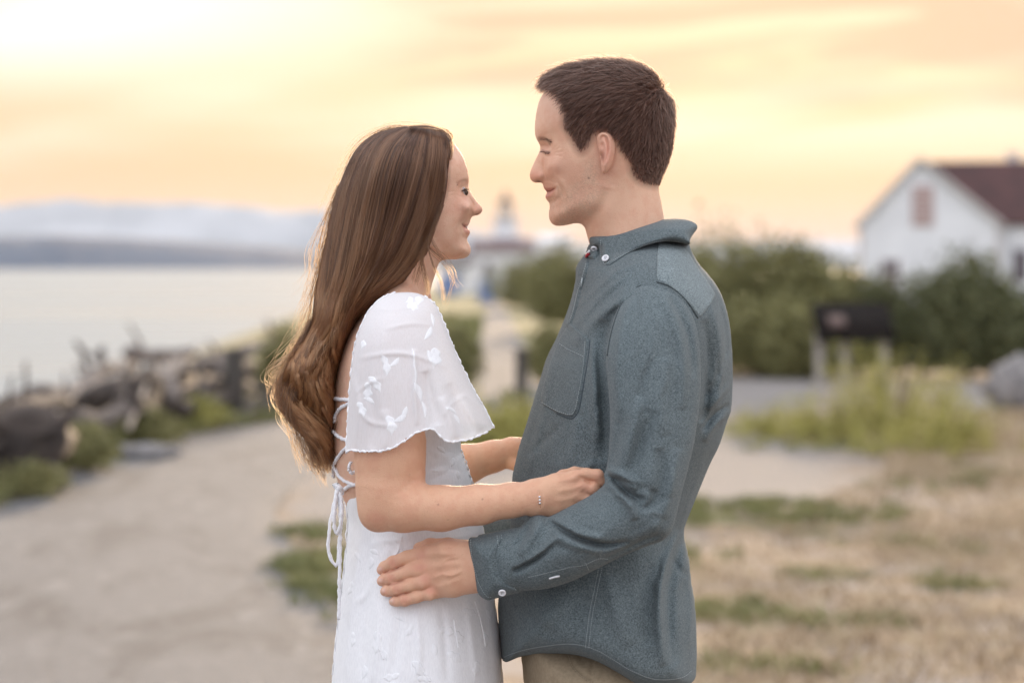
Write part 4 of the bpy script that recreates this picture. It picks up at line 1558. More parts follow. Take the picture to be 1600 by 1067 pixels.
# jaw edge and neck
HM.stroke([(878, 352), (900, 344), (922, 327), (937, 303), (941, 282)], 5.0, 0.7, raw=False)
HM.stroke([(900, 357), (922, 342), (940, 318), (948, 294)], 7.0, -1.6)
HM.stroke([(962, 290), (955, 320), (940, 352), (930, 375)], 8.0, 0.9)
HM.stroke([(948, 300), (938, 330), (925, 356)], 6.0, -0.6)
HM.blob(905, 300, 14, 14, -0.8)
HM.blob(893, 222, 14, 16, -1.4)
V1, F1 = HM.mesh()
ear_o = [(933, 216), (936, 209.5), (943, 205.8), (951, 207), (958, 213), (961.5, 224), (961.6, 237), (959, 250), (954, 262), (947.5, 270), (943, 272.5), (940.6, 268), (939, 258), (937.5, 245), (934.5, 230)]
EM = ear_lens(ear_o, -0.074, 0.0110, [(936, 222), (940, 211.5), (949, 210), (956.3, 217), (957.5, 234), (954, 251), (948, 262)],
              [(945, 227, 3.0, 6.5, -2.2, -8), (943.5, 245, 3.2, 8.0, -4.2, 8), (938.5, 246, 2.0, 5, 1.6, 0)], inner=[(946, 219), (951, 228), (951, 243), (948, 254)], rot=MROT, pivot=MPIV)
V2, F2 = EM.mesh()
L2b = EM.local.copy(); L2b[:, 1] = 2 * D0 - L2b[:, 1]
V2b = EM.turn(L2b)
head_v, head_f = join([(V1, F1), (V2, F2), (V2b, F2[:, ::-1])])
loc = np.concatenate([HM.local, EM.local, EM.local])
loc[:, 1] = D0 - np.abs(loc[:, 1] - D0)
px, py = photo_xy(HM.turn(loc))      # near and far side share the paint
col = np.tile(SKM, (len(px), 1))
blobpaint(col, px, py, 870, 262, 24, 18, (0.60, 0.29, 0.21), 0.45)
blobpaint(col, px, py, 836, 274, 12, 11, (0.62, 0.28, 0.21), 0.5)
blobpaint(col, px, py, 948, 240, 15, 34, (0.66, 0.29, 0.22), 0.6)
blobpaint(col, px, py, 862, 170, 24, 26, (0.60, 0.36, 0.27), 0.5)
jaw = polymask(px, py, [(850, 286), (868, 286), (884, 300), (905, 270), (925, 245), (940, 275), (940, 305), (925, 335), (900, 360), (868, 358), (850, 330)], 12)
spk = np.random.default_rng(5).uniform(0.1, 1.0, len(px)) ** 1.3
lips = polymask(px, py, [(848, 294), (857, 293), (867, 294), (864, 302), (857, 309.5), (849, 310)], 2.5)
col = col * (1 - (jaw * 0.46 * spk * (1 - lips))[:, None]) + np.array([0.24, 0.165, 0.13]) * (jaw * 0.46 * spk * (1 - lips))[:, None]
col = col * (1 - (lips * 0.75)[:, None]) + np.array([0.50, 0.20, 0.16]) * (lips * 0.75)[:, None]
gpaint(col, px, py, [(851, 297.5), (859, 298.8), (867.5, 294)], 0.9, (0.12, 0.035, 0.03), 0.85)  # dark parting of the lips: mouth shade painted into the skin
gpaint(col, px, py, [(846, 234.2), (852, 236.8), (861, 238.4)], 1.0, (0.055, 0.03, 0.025), 0.9)  # lash colour plus the shade of the eye slit, painted in
gpaint(col, px, py, [(839, 218), (846, 216), (853, 218), (861, 223.5)], 2.2, (0.16, 0.09, 0.06), 0.6)
blobpaint(col, px, py, 853, 233, 9, 6, (0.48, 0.23, 0.17), 0.35)
blobpaint(col, px, py, 842, 284, 4, 1.5, (0.10, 0.04, 0.03), 0.85, 10)  # nostril darkness painted in as skin colour
blobpaint(col, px, py, 942, 245, 2.6, 6.5, (0.26, 0.10, 0.075), 0.75, 6)
blobpaint(col, px, py, 920, 278.5, 1.5, 1.5, (0.10, 0.05, 0.04), 0.9)
hm_poly = [(840, 128), (858, 134), (866, 138), (879.5, 151), (882, 172), (879.5, 195), (890, 211), (903, 236), (912, 238.5), (921, 227), (930, 213), (944, 203),
           (962, 214), (968, 228), (982, 249), (987, 272), (1002, 286), (1028, 291), (1062, 285), (1075, 180), (1050, 90), (950, 60), (860, 90)]
hmask = polymask(px, py, hm_poly, 9)
rag = np.random.default_rng(6).uniform(0.75, 1, len(px))
hm2 = np.clip(hmask * rag, 0, 1)[:, None]
ear_part = np.arange(len(px)) >= len(V1)
hm2[ear_part] = 0
col = col * (1 - hm2 * 0.95) + np.array([0.055, 0.030, 0.022]) * hm2 * 0.95

# ---- the hand on her waist: palm, four unequal fingers, thumb tucked under
W_OUT = [(590, 510), (575, 560), (562, 600), (556, 660), (553, 715), (551, 750), (541, 772), (541, 790), (544, 812), (541, 864), (536, 912), (528, 980), (521, 1045), (514, 1120), (500, 1300), (480, 1600), (470, 1860),
         (850, 1860), (845, 1600), (825, 1300), (800, 1130), (787, 1067), (782, 1000), (775, 950), (768, 900), (761, 850), (753, 815), (742, 775), (736, 750), (728, 725), (720, 703),
         (722, 680), (726, 650), (722, 610), (708, 570), (690, 535), (672, 512), (650, 500), (615, 498)]
w_T = [(560, 480, .10), (640, 480, .10), (640, 560, .125), (720, 600, .105), (560, 600, .12), (640, 680, .125), (560, 700, .125), (720, 700, .11),
       (560, 780, .115), (640, 780, .122), (740, 780, .10), (560, 860, .130), (650, 880, .143), (750, 860, .115), (550, 960, .150), (650, 980, .165), (770, 980, .14),
       (540, 1080, .165), (650, 1080, .18), (780, 1080, .16), (500, 1800, .26), (650, 1800, .28), (830, 1800, .26), (650, 1400, .22)]
DR = Lens(W_OUT, w_T, .10, 0.0, 0.0030, 0.006)


def on_dress(qx, qy, lift):
    """depth of a point lifted off the dress at a picture position"""
    a, b = DR.q(qx, qy)
    return -float(DR.samp(DR.near(), a, b)) - lift


sd_ = Sdf(pw(578, 962, -0.30) + [0, 0, -0.0], pw(800, 820, -0.30) * [1, 1, 1] + [0, 0.24, 0], 0.0013)
lo = np.minimum(pw(575, 965, -0.10), pw(575, 965, -0.27)); hi = np.maximum(pw(800, 815, -0.27), pw(800, 815, -0.10))
lo[1] = D0 - 0.265; hi[1] = D0 - 0.10
sd_ = Sdf(lo, hi, 0.0012)
dd = lambda x, y, l: on_dress(x, y, l)
fing = [
    # (knuckle, pip, dip, tip)
    [(660, 868, dd(660, 868, .026), 12.5), (636, 871, dd(636, 871, .020), 9.6), (614, 880, dd(614, 880, .0155), 9.4), (601, 886, dd(601, 886, .0105), 8.2), (596.5, 890, dd(597, 890, .0085), 7.0)],
    [(658, 886, dd(658, 886, .028), 12.0), (630, 896, dd(630, 896, .0215), 9.2), (611, 903.5, dd(611, 903, .0160), 8.9), (600, 906, dd(600, 906, .0110), 7.9), (596.5, 907.5, dd(597, 908, .0085), 6.8)],
    [(665, 905, dd(665, 905, .0265), 11.5), (638, 914.5, dd(638, 914, .020), 8.9), (619, 920.5, dd(619, 920, .0155), 8.6), (606, 922.5, dd(606, 922, .0110), 7.6), (601.5, 923.5, dd(602, 923, .0085), 6.6)],
    [(675, 922, dd(675, 922, .023), 10.5), (650, 932, dd(650, 932, .017), 8.2), (632, 937.5, dd(632, 937, .0130), 7.7), (619, 938.5, dd(619, 938, .0095), 6.9), (614.5, 939.5, dd(615, 939, .0075), 5.9)],
]
F = None
for c in fing:
    q = sd_.chain(c, 0.0025)
    # rounder knuckle joints
    q = smin(q, sd_.ball(c[2][0], c[2][1] - 1, c[2][2] - .0012, c[2][3] - 0.3), 0.003)
    q = smin(q, sd_.ball(c[1][0] + 22, c[1][1] - 3, c[1][2] - .006, 7.5), 0.006)
    F = q if F is None else smin(F, q, 0.0012)
wy = -0.178
palm = None
for c in ([(660, 869, dd(660, 869, .022), 13), (700, 862, -0.178, 16), (745, 868, wy, 20)],
          [(662, 890, dd(662, 890, .022), 13), (705, 885, -0.176, 18), (745, 884, wy, 23), (800, 880, wy - .01, 25)],
          [(668, 908, dd(668, 908, .021), 12), (708, 902, -0.174, 17), (745, 898, wy, 20)],
          [(677, 922, dd(677, 922, .018), 11), (708, 914, -0.172, 15), (745, 905, wy, 17)]):
    q = sd_.chain(c, 0.006)
    palm = q if palm is None else smin(palm, q, 0.008)
th = sd_.chain([(728, 858, -0.160, 13), (700, 853, -0.150, 11), (672, 852, -0.140, 9.5), (655, 856, -0.132, 8)], 0.004)
palm = smin(palm, th, 0.006)
HD = smin(palm, F, 0.0055)
# tendons and veins on the back of the hand
for a, r, l in (((700, 866, .0), 3, 1), ((700, 885, .0), 3, 1), ((703, 903, 0), 3, 1)):
    pass
hv, hf = sd_.mesh(HD)
hpx, hpy = photo_xy(hv)
# relief: tendons, knuckle creases, nails, pushed along the view axis side of the hand
near_h = hv[:, 1] < D0 - 0.155


def relief(v, px, py, pts, w, amp, mask):
    P = catmull(np.asarray(pts, float), 4)
    d, t = seg_dist(px, py, P)
    v[:, 1] -= np.where(mask, np.exp(-0.5 * (d / w) ** 2) * amp * 0.0016 * np.clip(np.sin(t * math.pi) * 1.5, 0, 1), 0)


for pts in ([(660, 866), (690, 864), (722, 868)], [(660, 884), (695, 882), (724, 880)], [(666, 903), (698, 898), (724, 892)], [(676, 920), (703, 911), (724, 902)]):
    relief(hv, hpx, hpy, pts, 3.4, 0.65, near_h)
for pts in ([(672, 876), (690, 874), (712, 876)], [(676, 895), (697, 891), (715, 888)]):
    relief(hv, hpx, hpy, pts, 5.0, -0.7, near_h)
for pts in ([(675, 905), (690, 897), (706, 899), (724, 890)], [(690, 880), (700, 873), (716, 870)]):
    relief(hv, hpx, hpy, pts, 1.5, 0.6, near_h)
for c in fing:
    for k, w in ((2, 6.0), (3, 5.0)):
        x, y = c[k][0], c[k][1]
        for o in (-2.2, 0, 2.2):
            relief(hv, hpx, hpy, [(x + o + 1, y - w), (x + o - 0.5, y), (x + o, y + w)], 0.8, -0.45, near_h)
hcol = np.tile(SKM * [1.0, 0.95, 0.92], (len(hv), 1))
for c in fing:
    blobpaint(hcol, hpx, hpy, c[2][0], c[2][1], 8, 8, (0.58, 0.24, 0.18), 0.5)
    blobpaint(hcol, hpx, hpy, c[0][0] - 2, c[0][1], 10, 8, (0.60, 0.25, 0.19), 0.5)
    blobpaint(hcol, hpx, hpy, c[4][0] - 1, c[4][1], 5, 5, (0.62, 0.30, 0.24), 0.5)
for c in fing:
    blobpaint(hcol, hpx, hpy, c[4][0] - 3.2, c[4][1] - 1.5, 3.2, 3.0, (0.80, 0.58, 0.50), 0.7)
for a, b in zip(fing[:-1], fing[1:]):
    gpaint(hcol, hpx, hpy, [((a[k][0] + b[k][0]) / 2, (a[k][1] + b[k][1]) / 2) for k in (1, 2, 3)], 1.6, (0.30, 0.10, 0.07), 0.5)  # shade between neighbouring fingers, painted as dark lines

# ---- coarse unseen body under the clothes, joined to the same mesh
lo = np.array([-0.25, D0 - 0.33, 0.0]); hi = np.array([0.42, D0 + 0.33, 1.62])
cs = Sdf(lo, hi, 0.009)


def mmv(px, py, y, r):   # shorthand in the couple's plane
    return (px, py, y, r)


B = cs.chain([(980, 390, 0, 38), (985, 440, 0, 40)], .02)
for c in ([(1010, 500, -.05, 55), (990, 620, -.05, 75), (940, 800, -.04, 75), (940, 960, -.03, 55)],
          [(1010, 500, .05, 55), (990, 620, .05, 75), (940, 800, .04, 75), (940, 960, .03, 55)],
          [(1015, 500, -.13, 34), (1018, 620, -.20, 36), (1010, 785, -.235, 32), (900, 845, -.22, 26), (790, 878, -.190, 20), (755, 884, -.184, 19)],
          [(1015, 500, .13, 34), (1018, 620, .19, 36), (1000, 760, .215, 32), (860, 810, .20, 24), (700, 834, .16, 20)],
          [(940, 1060, -.07, 50), (935, 1400, -.08, 45), (950, 1650, -.11, 45), (960, 1990, -.11, 36)],
          [(940, 1060, .07, 50), (935, 1400, .08, 45), (940, 1650, .11, 45), (950, 1990, .11, 36)]):
    B = smin(B, cs.chain(c, .015), .012)
bv, bf = cs.mesh(B)
bv, bf = bv, bf
bcol = np.tile(SKM, (len(bv), 1))
# keep the coarse body strictly inside at the wrist and the neck
mv, mf = join([(head_v, head_f), (hv, hf), (bv, bf)])
man = mesh_from('person', mv, mf, M_skin_m, cols=np.concatenate([col, hcol, bcol]))
tag(man, 'smiling man in a blue-grey button-down shirt and khaki trousers, facing the woman', 'person')

# ---------------------------------------------------------------- his hair
bm_n = np.zeros((len(V1), 3))
tri = V1[F1]
fn = np.cross(tri[:, 2] - tri[:, 0], tri[:, 3] - tri[:, 1])
for k in range(4):
    np.add.at(bm_n, F1[:, k], fn)
bm_n /= np.linalg.norm(bm_n, axis=1)[:, None] + 1e-12
ctr = np.array([0.14, D0, 1.68])
if (bm_n * (V1 - ctr)).sum(1).mean() < 0:
    bm_n = -bm_n
idx = np.nonzero(hmask[:len(V1)] > 0.42)[0]
rr = np.random.default_rng(11)
NH = 22000
pr = np.clip((hmask[idx] - .42) * 2.2, .06, 1) ** 1.5
pick = rr.choice(idx, NH, p=pr / pr.sum())
edge_ = np.clip((hmask[pick] - .45) * 1.9, .25, 1)
P0 = V1[pick] + rr.normal(0, 0.0007, (NH, 3))
N0 = bm_n[pick]
hx, hy = px[pick], py[pick]
ctl = [(845, 125, -.7, -.45), (870, 112, -.9, -.30), (890, 140, -.85, .10), (950, 100, -1, .06), (1010, 112, -.9, -.05), (1035, 140, -.6, .4), (1050, 170, -.1, 1),
       (885, 180, -.55, .8), (920, 165, -.85, .45), (960, 150, -.9, .35), (1000, 170, -.75, .6), (900, 220, -.35, .95), (930, 200, -.6, .75), (970, 215, -.6, .75),
       (1000, 240, -.3, .95), (1030, 260, -.2, 1), (1010, 280, -.15, 1), (1050, 210, -.15, 1)]
dx = TPS([(a, b, c) for a, b, c, d in ctl], 0.02)(hx, hy)
dy = TPS([(a, b, d) for a, b, c, d in ctl], 0.02)(hx, hy)
ln = TPS([(850, 120, 26), (880, 110, 34), (950, 103, 30), (1010, 110, 26), (1040, 150, 20), (1050, 200, 14), (900, 140, 26), (950, 150, 24), (1000, 170, 22), (890, 180, 12), (905, 220, 8),
          (940, 200, 12), (980, 220, 13), (1000, 250, 9), (1025, 275, 6), (1045, 240, 9), (1010, 285, 4)], 0.02)(hx, hy) * 0.001
hh = TPS([(850, 130, 10), (875, 115, 15), (900, 108, 13), (950, 103, 12), (1000, 112, 12), (1035, 145, 8), (1050, 200, 6), (890, 180, 3.5), (905, 220, 2), (950, 170, 7), (980, 220, 5), (1010, 270, 3), (1040, 240, 6), (1025, 285, 1.8), (900, 140, 8)], 0.02)(hx, hy) * 0.001
ln = np.clip(ln, .004, .05) * edge_ * rr.uniform(.75, 1.2, NH)
hh = np.clip(hh, .0010, .03) * edge_ * rr.uniform(.25, 1.15, NH)
lockd = np.sin(P0[:, 0] * 420 + 3 * np.sin(P0[:, 2] * 300)) * .22 + np.sin(P0[:, 2] * 510 + P0[:, 1] * 350) * .18
dirs = np.stack([dx - lockd * dy, rr.normal(0, .14, NH), -(dy + lockd * dx)], 1)
dirs /= np.linalg.norm(dirs, axis=1)[:, None]
dirs -= N0 * (dirs * N0).sum(1)[:, None]
dirs /= np.linalg.norm(dirs, axis=1)[:, None] + 1e-9
dirs += rr.normal(0, .09, (NH, 3))
k = 9
tt = np.linspace(0, 1, k)
C = P0[:, None, :] + N0[:, None, :] * (hh[:, None] * np.sin(tt * 1.9)[None] / np.sin(1.57))[:, :, None] + dirs[:, None, :] * (ln[:, None] * tt[None])[:, :, None]
C[:, :, 2] -= (ln[:, None] * 0.10 * tt[None] ** 2)
# follow the skull as they travel
rel = C - ctr
hair_m = hair_obj('hair', C, 0.00030, 0.00009, M_hair_m, man)


def tufts(name, L_, pts, n, length, dirv, matx, parent, lift=0.001, spread=2.0, r=0.00022, seed=1):
    """small hairs (brow, lashes) rooted along a picture polyline on a head"""
    g = np.random.default_rng(seed)
    P = resample(catmull(np.asarray(pts, float), 5), n)
    qx = P[:, 0] + g.normal(0, spread * .4, n); qy = P[:, 1] + g.normal(0, spread, n)
    R0 = L_.pt(qx, qy, np.full(n, -0.0003))
    C = []
    t = np.linspace(0, 1, 5)
    for i in range(n):
        d = np.array([dirv[0], dirv[1], dirv[2]]) + g.normal(0, .22, 3)
        d /= np.linalg.norm(d)
        b = R0[i][None] + d[None] * (t * length * g.uniform(.7, 1.2))[:, None]
        b[:, 1] -= np.sin(t * 1.6) * lift
        C.append(b)
    return hair_obj(name, np.array(C), r, r * .3, matx, parent)


tufts('eyebrow', HM, [(839.5, 218), (846, 216.5), (853, 218.5), (861, 223.5)], 260, .0070, (.70, -.75, .02), M_brow, man, .0010, 1.2, .00016, 2)
tufts('eyelashes', HM, [(846, 234.5), (852, 237), (860, 238.6)], 40, .0048, (-.75, -.40, -.45), M_brow, man, .0006, .3, .00020, 3)

# ---------------------------------------------------------------- his shirt
sh_out = [(926, 384), (935, 374), (965, 366), (1000, 362), (1040, 362), (1073, 376), (1080, 392), (1092, 413), (1112.8, 437.5), (1127, 462), (1137, 496), (1142, 538),
          (1144, 586), (1142, 635), (1137, 652), (1123, 694), (1106, 729), (1083, 786), (1068, 826), (1071, 850), (1076, 874), (1078.5, 904), (1085, 942), (1088, 1003), (1086.5, 1040),
          (1085, 1052), (1064, 1064), (1022, 1066), (984, 1051), (953.5, 1032), (923, 1016.5), (892.5, 1010), (854, 1012.6), (816, 1020), (786, 1031),
          (781, 1000), (778, 942), (786, 890), (796, 840), (798, 800), (800, 751), (804, 728), (812.4, 694), (821.6, 666), (832, 632), (844, 593), (854.5, 559), (868.4, 531), (880.5, 503),
          (892.7, 468.6), (899.6, 437.5), (901, 417), (912, 401), (920, 390)]
sh_T = [(930, 385, .045), (1000, 368, .060), (1068, 380, .075), (930, 410, .085), (1000, 400, .115), (1070, 410, .13), (900, 440, .075), (960, 440, .155), (1030, 430, .175), (1090, 440, .165),
        (890, 480, .09), (940, 490, .175), (1030, 480, .198), (1110, 490, .18), (870, 540, .11), (930, 560, .185), (1050, 560, .20), (1130, 560, .175), (850, 600, .125), (920, 640, .178), (1030, 640, .19), (1120, 640, .165),
        (820, 720, .13), (900, 720, .168), (1000, 740, .175), (1090, 740, .155), (800, 820, .13), (880, 820, .165), (980, 840, .172), (1060, 840, .150), (785, 940, .14), (880, 930, .18), (980, 940, .19), (1070, 940, .165),
        (790, 1030, .15), (880, 1010, .19), (980, 1040, .20), (1075, 1040, .175)]
Lens.gain = 3.0
SH = Lens(sh_out, sh_T, [(900, 420, .06), (1080, 400, .06), (880, 600, .10), (1140, 560, .09), (800, 800, .10), (1070, 830, .09), (900, 1020, .03), (1000, 1050, .03), (790, 1000, .08), (1085, 1000, .08)], 0.0, 0.0024, 0.003)
# cloth folds of the body of the shirt
g1 = vnoise(SH.X.shape, 8, 26, 21) * .0050 + vnoise(SH.X.shape, 4, 9, 22) * .0018 + np.abs(vnoise(SH.X.shape, 6, 18, 23)) * -.0038
SH.D += g1
fold = [([(1000, 452), (960, 475), (925, 505), (898, 540)], 5, 4.0), ([(985, 425), (950, 452), (915, 490), (893, 515)], 4, 3.0), ([(1005, 410), (965, 425), (935, 450), (905, 480)], 3.5, 2.2),
        ([(945, 500), (940, 560), (944, 640), (947, 720)], 7, -6.0), ([(925, 530), (930, 600), (938, 690)], 5, 3.0),
        ([(968, 480), (952, 510), (945, 545)], 5, -4.0),
        ([(868, 560), (852, 620), (838, 680), (826, 740)], 5, 2.6), ([(850, 600), (842, 650), (830, 700)], 3.5, -2.2), ([(905, 650), (895, 700), (872, 735)], 6, 2.0),
        ([(880, 660), (850, 690), (825, 712)], 4, -1.8), ([(930, 720), (900, 740), (860, 748)], 4, 2.2),
        # rear of the shirt below the yoke
        ([(1108, 470), (1122, 520), (1126, 580), (1116, 640)], 5, 4.5), ([(1118, 455), (1134, 510), (1135, 560)], 3.5, -3.0), ([(1100, 500), (1108, 560), (1103, 630), (1098, 660)], 5, -5.5),
        ([(1140, 632), (1118, 648), (1098, 672)], 3.2, -5.0), ([(1141, 645), (1120, 660), (1100, 690)], 4.5, 3.5), ([(1140, 600), (1122, 622), (1106, 640)], 4, 2.5),
        ([(1132, 560), (1118, 600), (1102, 622)], 3.5, -2.5),
        ([(1120, 690), (1095, 740), (1072, 800), (1058, 830)], 6, -2.5), ([(1100, 720), (1078, 780), (1062, 826)], 4, 2.6),
        # tail of the shirt at the back
        ([(1060, 832), (1042, 870), (1030, 920), (1030, 980), (1036, 1040)], 4.5, 5.5), ([(1068, 840), (1056, 880), (1046, 930), (1048, 990), (1056, 1040)], 6, -6.0),
        ([(1066, 850), (1076, 900), (1080, 950), (1078, 1010)], 5, 4.0), ([(1050, 870), (1062, 890), (1076, 900)], 3, -2.5), ([(1020, 880), (1010, 940), (1015, 1010)], 7, -3.0),
        ([(950, 900), (960, 950), (985, 1010)], 9, 2.2), ([(880, 930), (860, 960), (830, 990)], 8, 2.0), ([(800, 945), (840, 975), (870, 1000)], 7, -2.0)]
for p, w, a in fold:
    SH.stroke(p, w, a)
def creases(L_, zones, seed):
    g_ = np.random.default_rng(seed)
    for (cx, cy, sx, sy, ang, da, n_, amp, ln0) in zones:
        for _ in range(n_):
            x, y = cx + g_.normal(0, sx), cy + g_.normal(0, sy)
            a_ = R_(ang + g_.normal(0, da)); l_ = ln0 * g_.uniform(.5, 1.3)
            bend = g_.normal(0, .12) * l_
            p_ = [(x - math.cos(a_) * l_ / 2, y - math.sin(a_) * l_ / 2), (x - math.sin(a_) * bend, y + math.cos(a_) * bend), (x + math.cos(a_) * l_ / 2, y + math.sin(a_) * l_ / 2)]
            L_.stroke(p_, g_.uniform(2.0, 4.0), amp * .55 * g_.uniform(.4, 1.1) * (1 if g_.random() < .5 else -1))


creases(SH, [(955, 470, 22, 16, 130, 14, 12, 1.3, 70), (870, 680, 25, 45, 105, 25, 12, .9, 55), (1118, 600, 12, 55, 100, 22, 12, 1.5, 50), (1055, 900, 14, 55, 95, 14, 10, 1.3, 70),
             (880, 950, 60, 30, 75, 30, 12, .8, 60), (920, 610, 14, 60, 95, 12, 8, 1.2, 70), (1000, 960, 30, 40, 80, 20, 8, .9, 70)], 501)
# pocket stands a little proud, flap of the placket
v, f = SH.mesh()
_, _, _ = SH.last
shirt = mesh_from('shirt', v, f, M_shirt, man, cols=np.ones((len(v), 3)))


def cloth_piece(name, L_, poly, parent, off=.0016, edge=1.8, step=1.6, m=None, tone=(1, 1, 1), smooth=False, puff=0.0, under=.002):
    if smooth is False:
        poly = resample(np.vstack([poly, poly[:1]]), 60)[:-1]
    v, f = drape(L_, poly, off, step, edge, smooth, under, puff)
    return mesh_from(name, v, f, m or M_shirt, parent, cols=np.tile(tone, (len(v), 1)))


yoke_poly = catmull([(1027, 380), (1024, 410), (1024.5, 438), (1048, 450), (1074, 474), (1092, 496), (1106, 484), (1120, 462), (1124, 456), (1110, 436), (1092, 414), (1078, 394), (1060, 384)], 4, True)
cloth_piece('yoke', SH, [(1028, 378), (1026, 400), (1025, 438), (1040, 444), (1060, 460), (1078, 478), (1094, 498), (1103, 486), (1112, 474), (1119, 461), (1104, 437), (1090, 418), (1078, 398), (1068, 386)], shirt, .0014, tone=(1.45, 1.42, 1.40))  # yoke paled: sky light from above put into the cloth tone
pocket_poly = [(891, 504), (921, 529), (919, 545), (914, 580), (908, 620), (904, 640), (897, 651), (889, 652), (870, 645), (848, 632), (845, 622), (850, 600), (862, 560), (874, 530)]
cloth_piece('pocket', SH, pocket_poly, shirt, .0020, 1.5, tone=(.97, .97, .97))
stitches(SH, [(877, 538), (889, 546), (902, 552), (915, 558)], .0030, mat=M_thread, parent=shirt)
stitches(SH, [(917, 535), (914, 575), (906, 618), (901, 640), (893, 648), (870, 641), (849, 629)], .0030, mat=M_thread, parent=shirt)
v, f = tube(SH.pt(*resample(catmull([(922, 531), (919, 560), (911, 608), (905, 640), (897, 652), (889, 653.5), (870, 646)], 5), 40).T, np.full(40, .0004)), .0007, 5)
mesh_from('pocket_edge', v, f, M_thread_dark, shirt)
for o in (0, 5):
    stitches(SH, [(942 - o, 880), (934 - o, 920), (926 - o, 960), (920 - o, 1012)], .0008, mat=M_thread, parent=shirt)
stitches(SH, [(788, 1026), (816, 1015), (854, 1008), (892, 1005), (923, 1011), (953, 1026), (984, 1045), (1022, 1060), (1064, 1058), (1080, 1047)], .0008, mat=M_thread, parent=shirt)
# placket down the front with one open buttonhole
cloth_piece('placket', SH, [(905, 412), (916, 404), (921, 410), (916, 432), (909, 452), (903, 478), (896, 500), (889, 515), (884, 508), (893, 480), (899, 452), (902, 432)], shirt, .0022, 1.4)
stitches(SH, [(918, 414), (912, 436), (905, 458), (899, 484), (892, 506)], .0030, mat=M_thread, parent=shirt)
v, f = join([tube(SH.pt(np.array([913.5, 911.5]), np.array([435, 448]), np.array([.0036, .0036])), .0009, 5)])
mesh_from('buttonhole', v, f, M_thread, shirt)
# armhole seam line on the body
v, f = tube(SH.pt(*resample(catmull([(1026, 441), (1048, 449), (1072, 470), (1090, 497)], 5), 40).T, np.full(40, .0008)), .0009, 6)
mesh_from('shoulder_seam', v, f, M_shirt, shirt, cols=np.tile([.55, .55, .55], (len(v), 1)))

# collar: a standing band with a folded leaf, following the neck
col_out = [(920, 372), (928, 366), (940, 361), (960, 354), (985, 348.5), (1010, 345), (1037, 342.5), (1062, 342), (1078, 345), (1088.5, 351), (1089, 358), (1083, 366), (1076, 376), (1073.5, 384),
           (1055, 381), (1035, 380), (1012, 385), (990, 394), (968, 406), (955, 414), (946, 418.5), (938, 414), (934, 402), (932, 388), (924, 386)]
_ct = TPS([(930, 380, .048), (945, 400, .072), (1000, 355, .068), (1000, 375, .084), (1060, 350, .07), (1060, 375, .09), (1085, 355, .05)])
_sn = SH.near()


def col_T(X, Y):
    inb = (X > SH.gx[0] + 2) & (X < SH.gx[-1] - 2) & (Y > SH.gy[0] + 2)
    w_ = np.where(inb, SH.samp(_sn, X, Y), 0)
    return np.maximum(_ct(X, Y), np.where(w_ > .03, w_ + .0048, 0))


CL = Lens(col_out, col_T, [(930, 375, .014), (1000, 362, .016), (1085, 352, .030), (1080, 375, .008), (940, 415, .0025), (990, 396, .0025), (1030, 382, .0025), (1060, 384, .003)], 0.0, 0.0014, 0.0012)
CL.stroke([(937, 372), (936, 390), (941, 412)], 2.5, 1.0)
CL.D += vnoise(CL.X.shape, 7, 7, 31) * .0012
v, f = CL.mesh()
# open the collar at the top: the neck comes through it
collar = mesh_from('collar', v, f, M_shirt, shirt, cols=np.ones((len(v), 3)))
stitches(CL, [(939, 376), (938.5, 392), (943, 410), (950, 411), (968, 402), (990, 390), (1012, 381), (1035, 376), (1062, 377)], .0006, 1.9, 1.0, mat=M_thread, parent=collar)
cloth_piece('collar_band', SH, [(922, 380), (934, 386), (936, 398), (930, 406), (920, 404), (917, 398)], shirt, .004, 1.4)


def button(L_, x, y, parent, off=.002, r=.0052):
    c = L_.pt(np.array([x, x + 1.5, x]), np.array([y, y, y + 1.5]), np.full(3, off))
    n = np.cross(c[1] - c[0], c[2] - c[0]); n /= np.linalg.norm(n)
    if n[1] > 0: n = -n
    n = n * .6 + np.array([0, -.4, 0]); n /= np.linalg.norm(n)
    u = np.cross(n, [0, 0, 1]); u /= np.linalg.norm(u)
    w = np.cross(n, u)
    prof = [(0.0, .0006), (.55, .0006), (.62, .0013), (.85, .0016), (1.0, .0009), (1.0, -.0006), (.8, -.0012), (0, -.0012)]
    vs, K = [], 20
    for rr_, hgt in prof:
        for k in range(K):
            a = k * 2 * math.pi / K
            vs.append(c[0] + n * hgt + (u * math.cos(a) + w * math.sin(a)) * max(rr_, .02) * r)
    fs = []
    for i in range(len(prof) - 1):
        for k in range(K):
            fs.append([i * K + k, i * K + (k + 1) % K, (i + 1) * K + (k + 1) % K, (i + 1) * K + k])
    b = mesh_from('button', vs, np.array(fs), M_button, parent)
    hs = []
    for a in (45, 135, 225, 315):
        p = c[0] + (u * math.cos(R_(a)) + w * math.sin(R_(a))) * r * .27
        hs.append(tube(np.array([p + n * .0004, p + n * .0011]), .00055, 6))
    v_, f_ = join(hs)
    mesh_from('button_thread', v_, f_, M_thread_dark, b)
    return b


button(CL, 948.5, 407, shirt, .0042)
button(CL, 930, 383, shirt, .0055, .0046)
v, f = tube(np.array([pw(920, 396, -.035), pw(917.5, 399, -.030), pw(916, 401, -.02)]), .0022, 6)
mesh_from('neck_label', v, f, mat('red_cloth', color=(.35, .02, .03)), shirt)
M_inner = mat('white_stripe_cloth', color=(.7, .7, .7))
v, f = tube(np.array([pw(921, 392, -.038), pw(918, 395.5, -.032), pw(916, 397, -.022)]), .0016, 6)
mesh_from('neck_tape', v, f, M_inner, shirt)

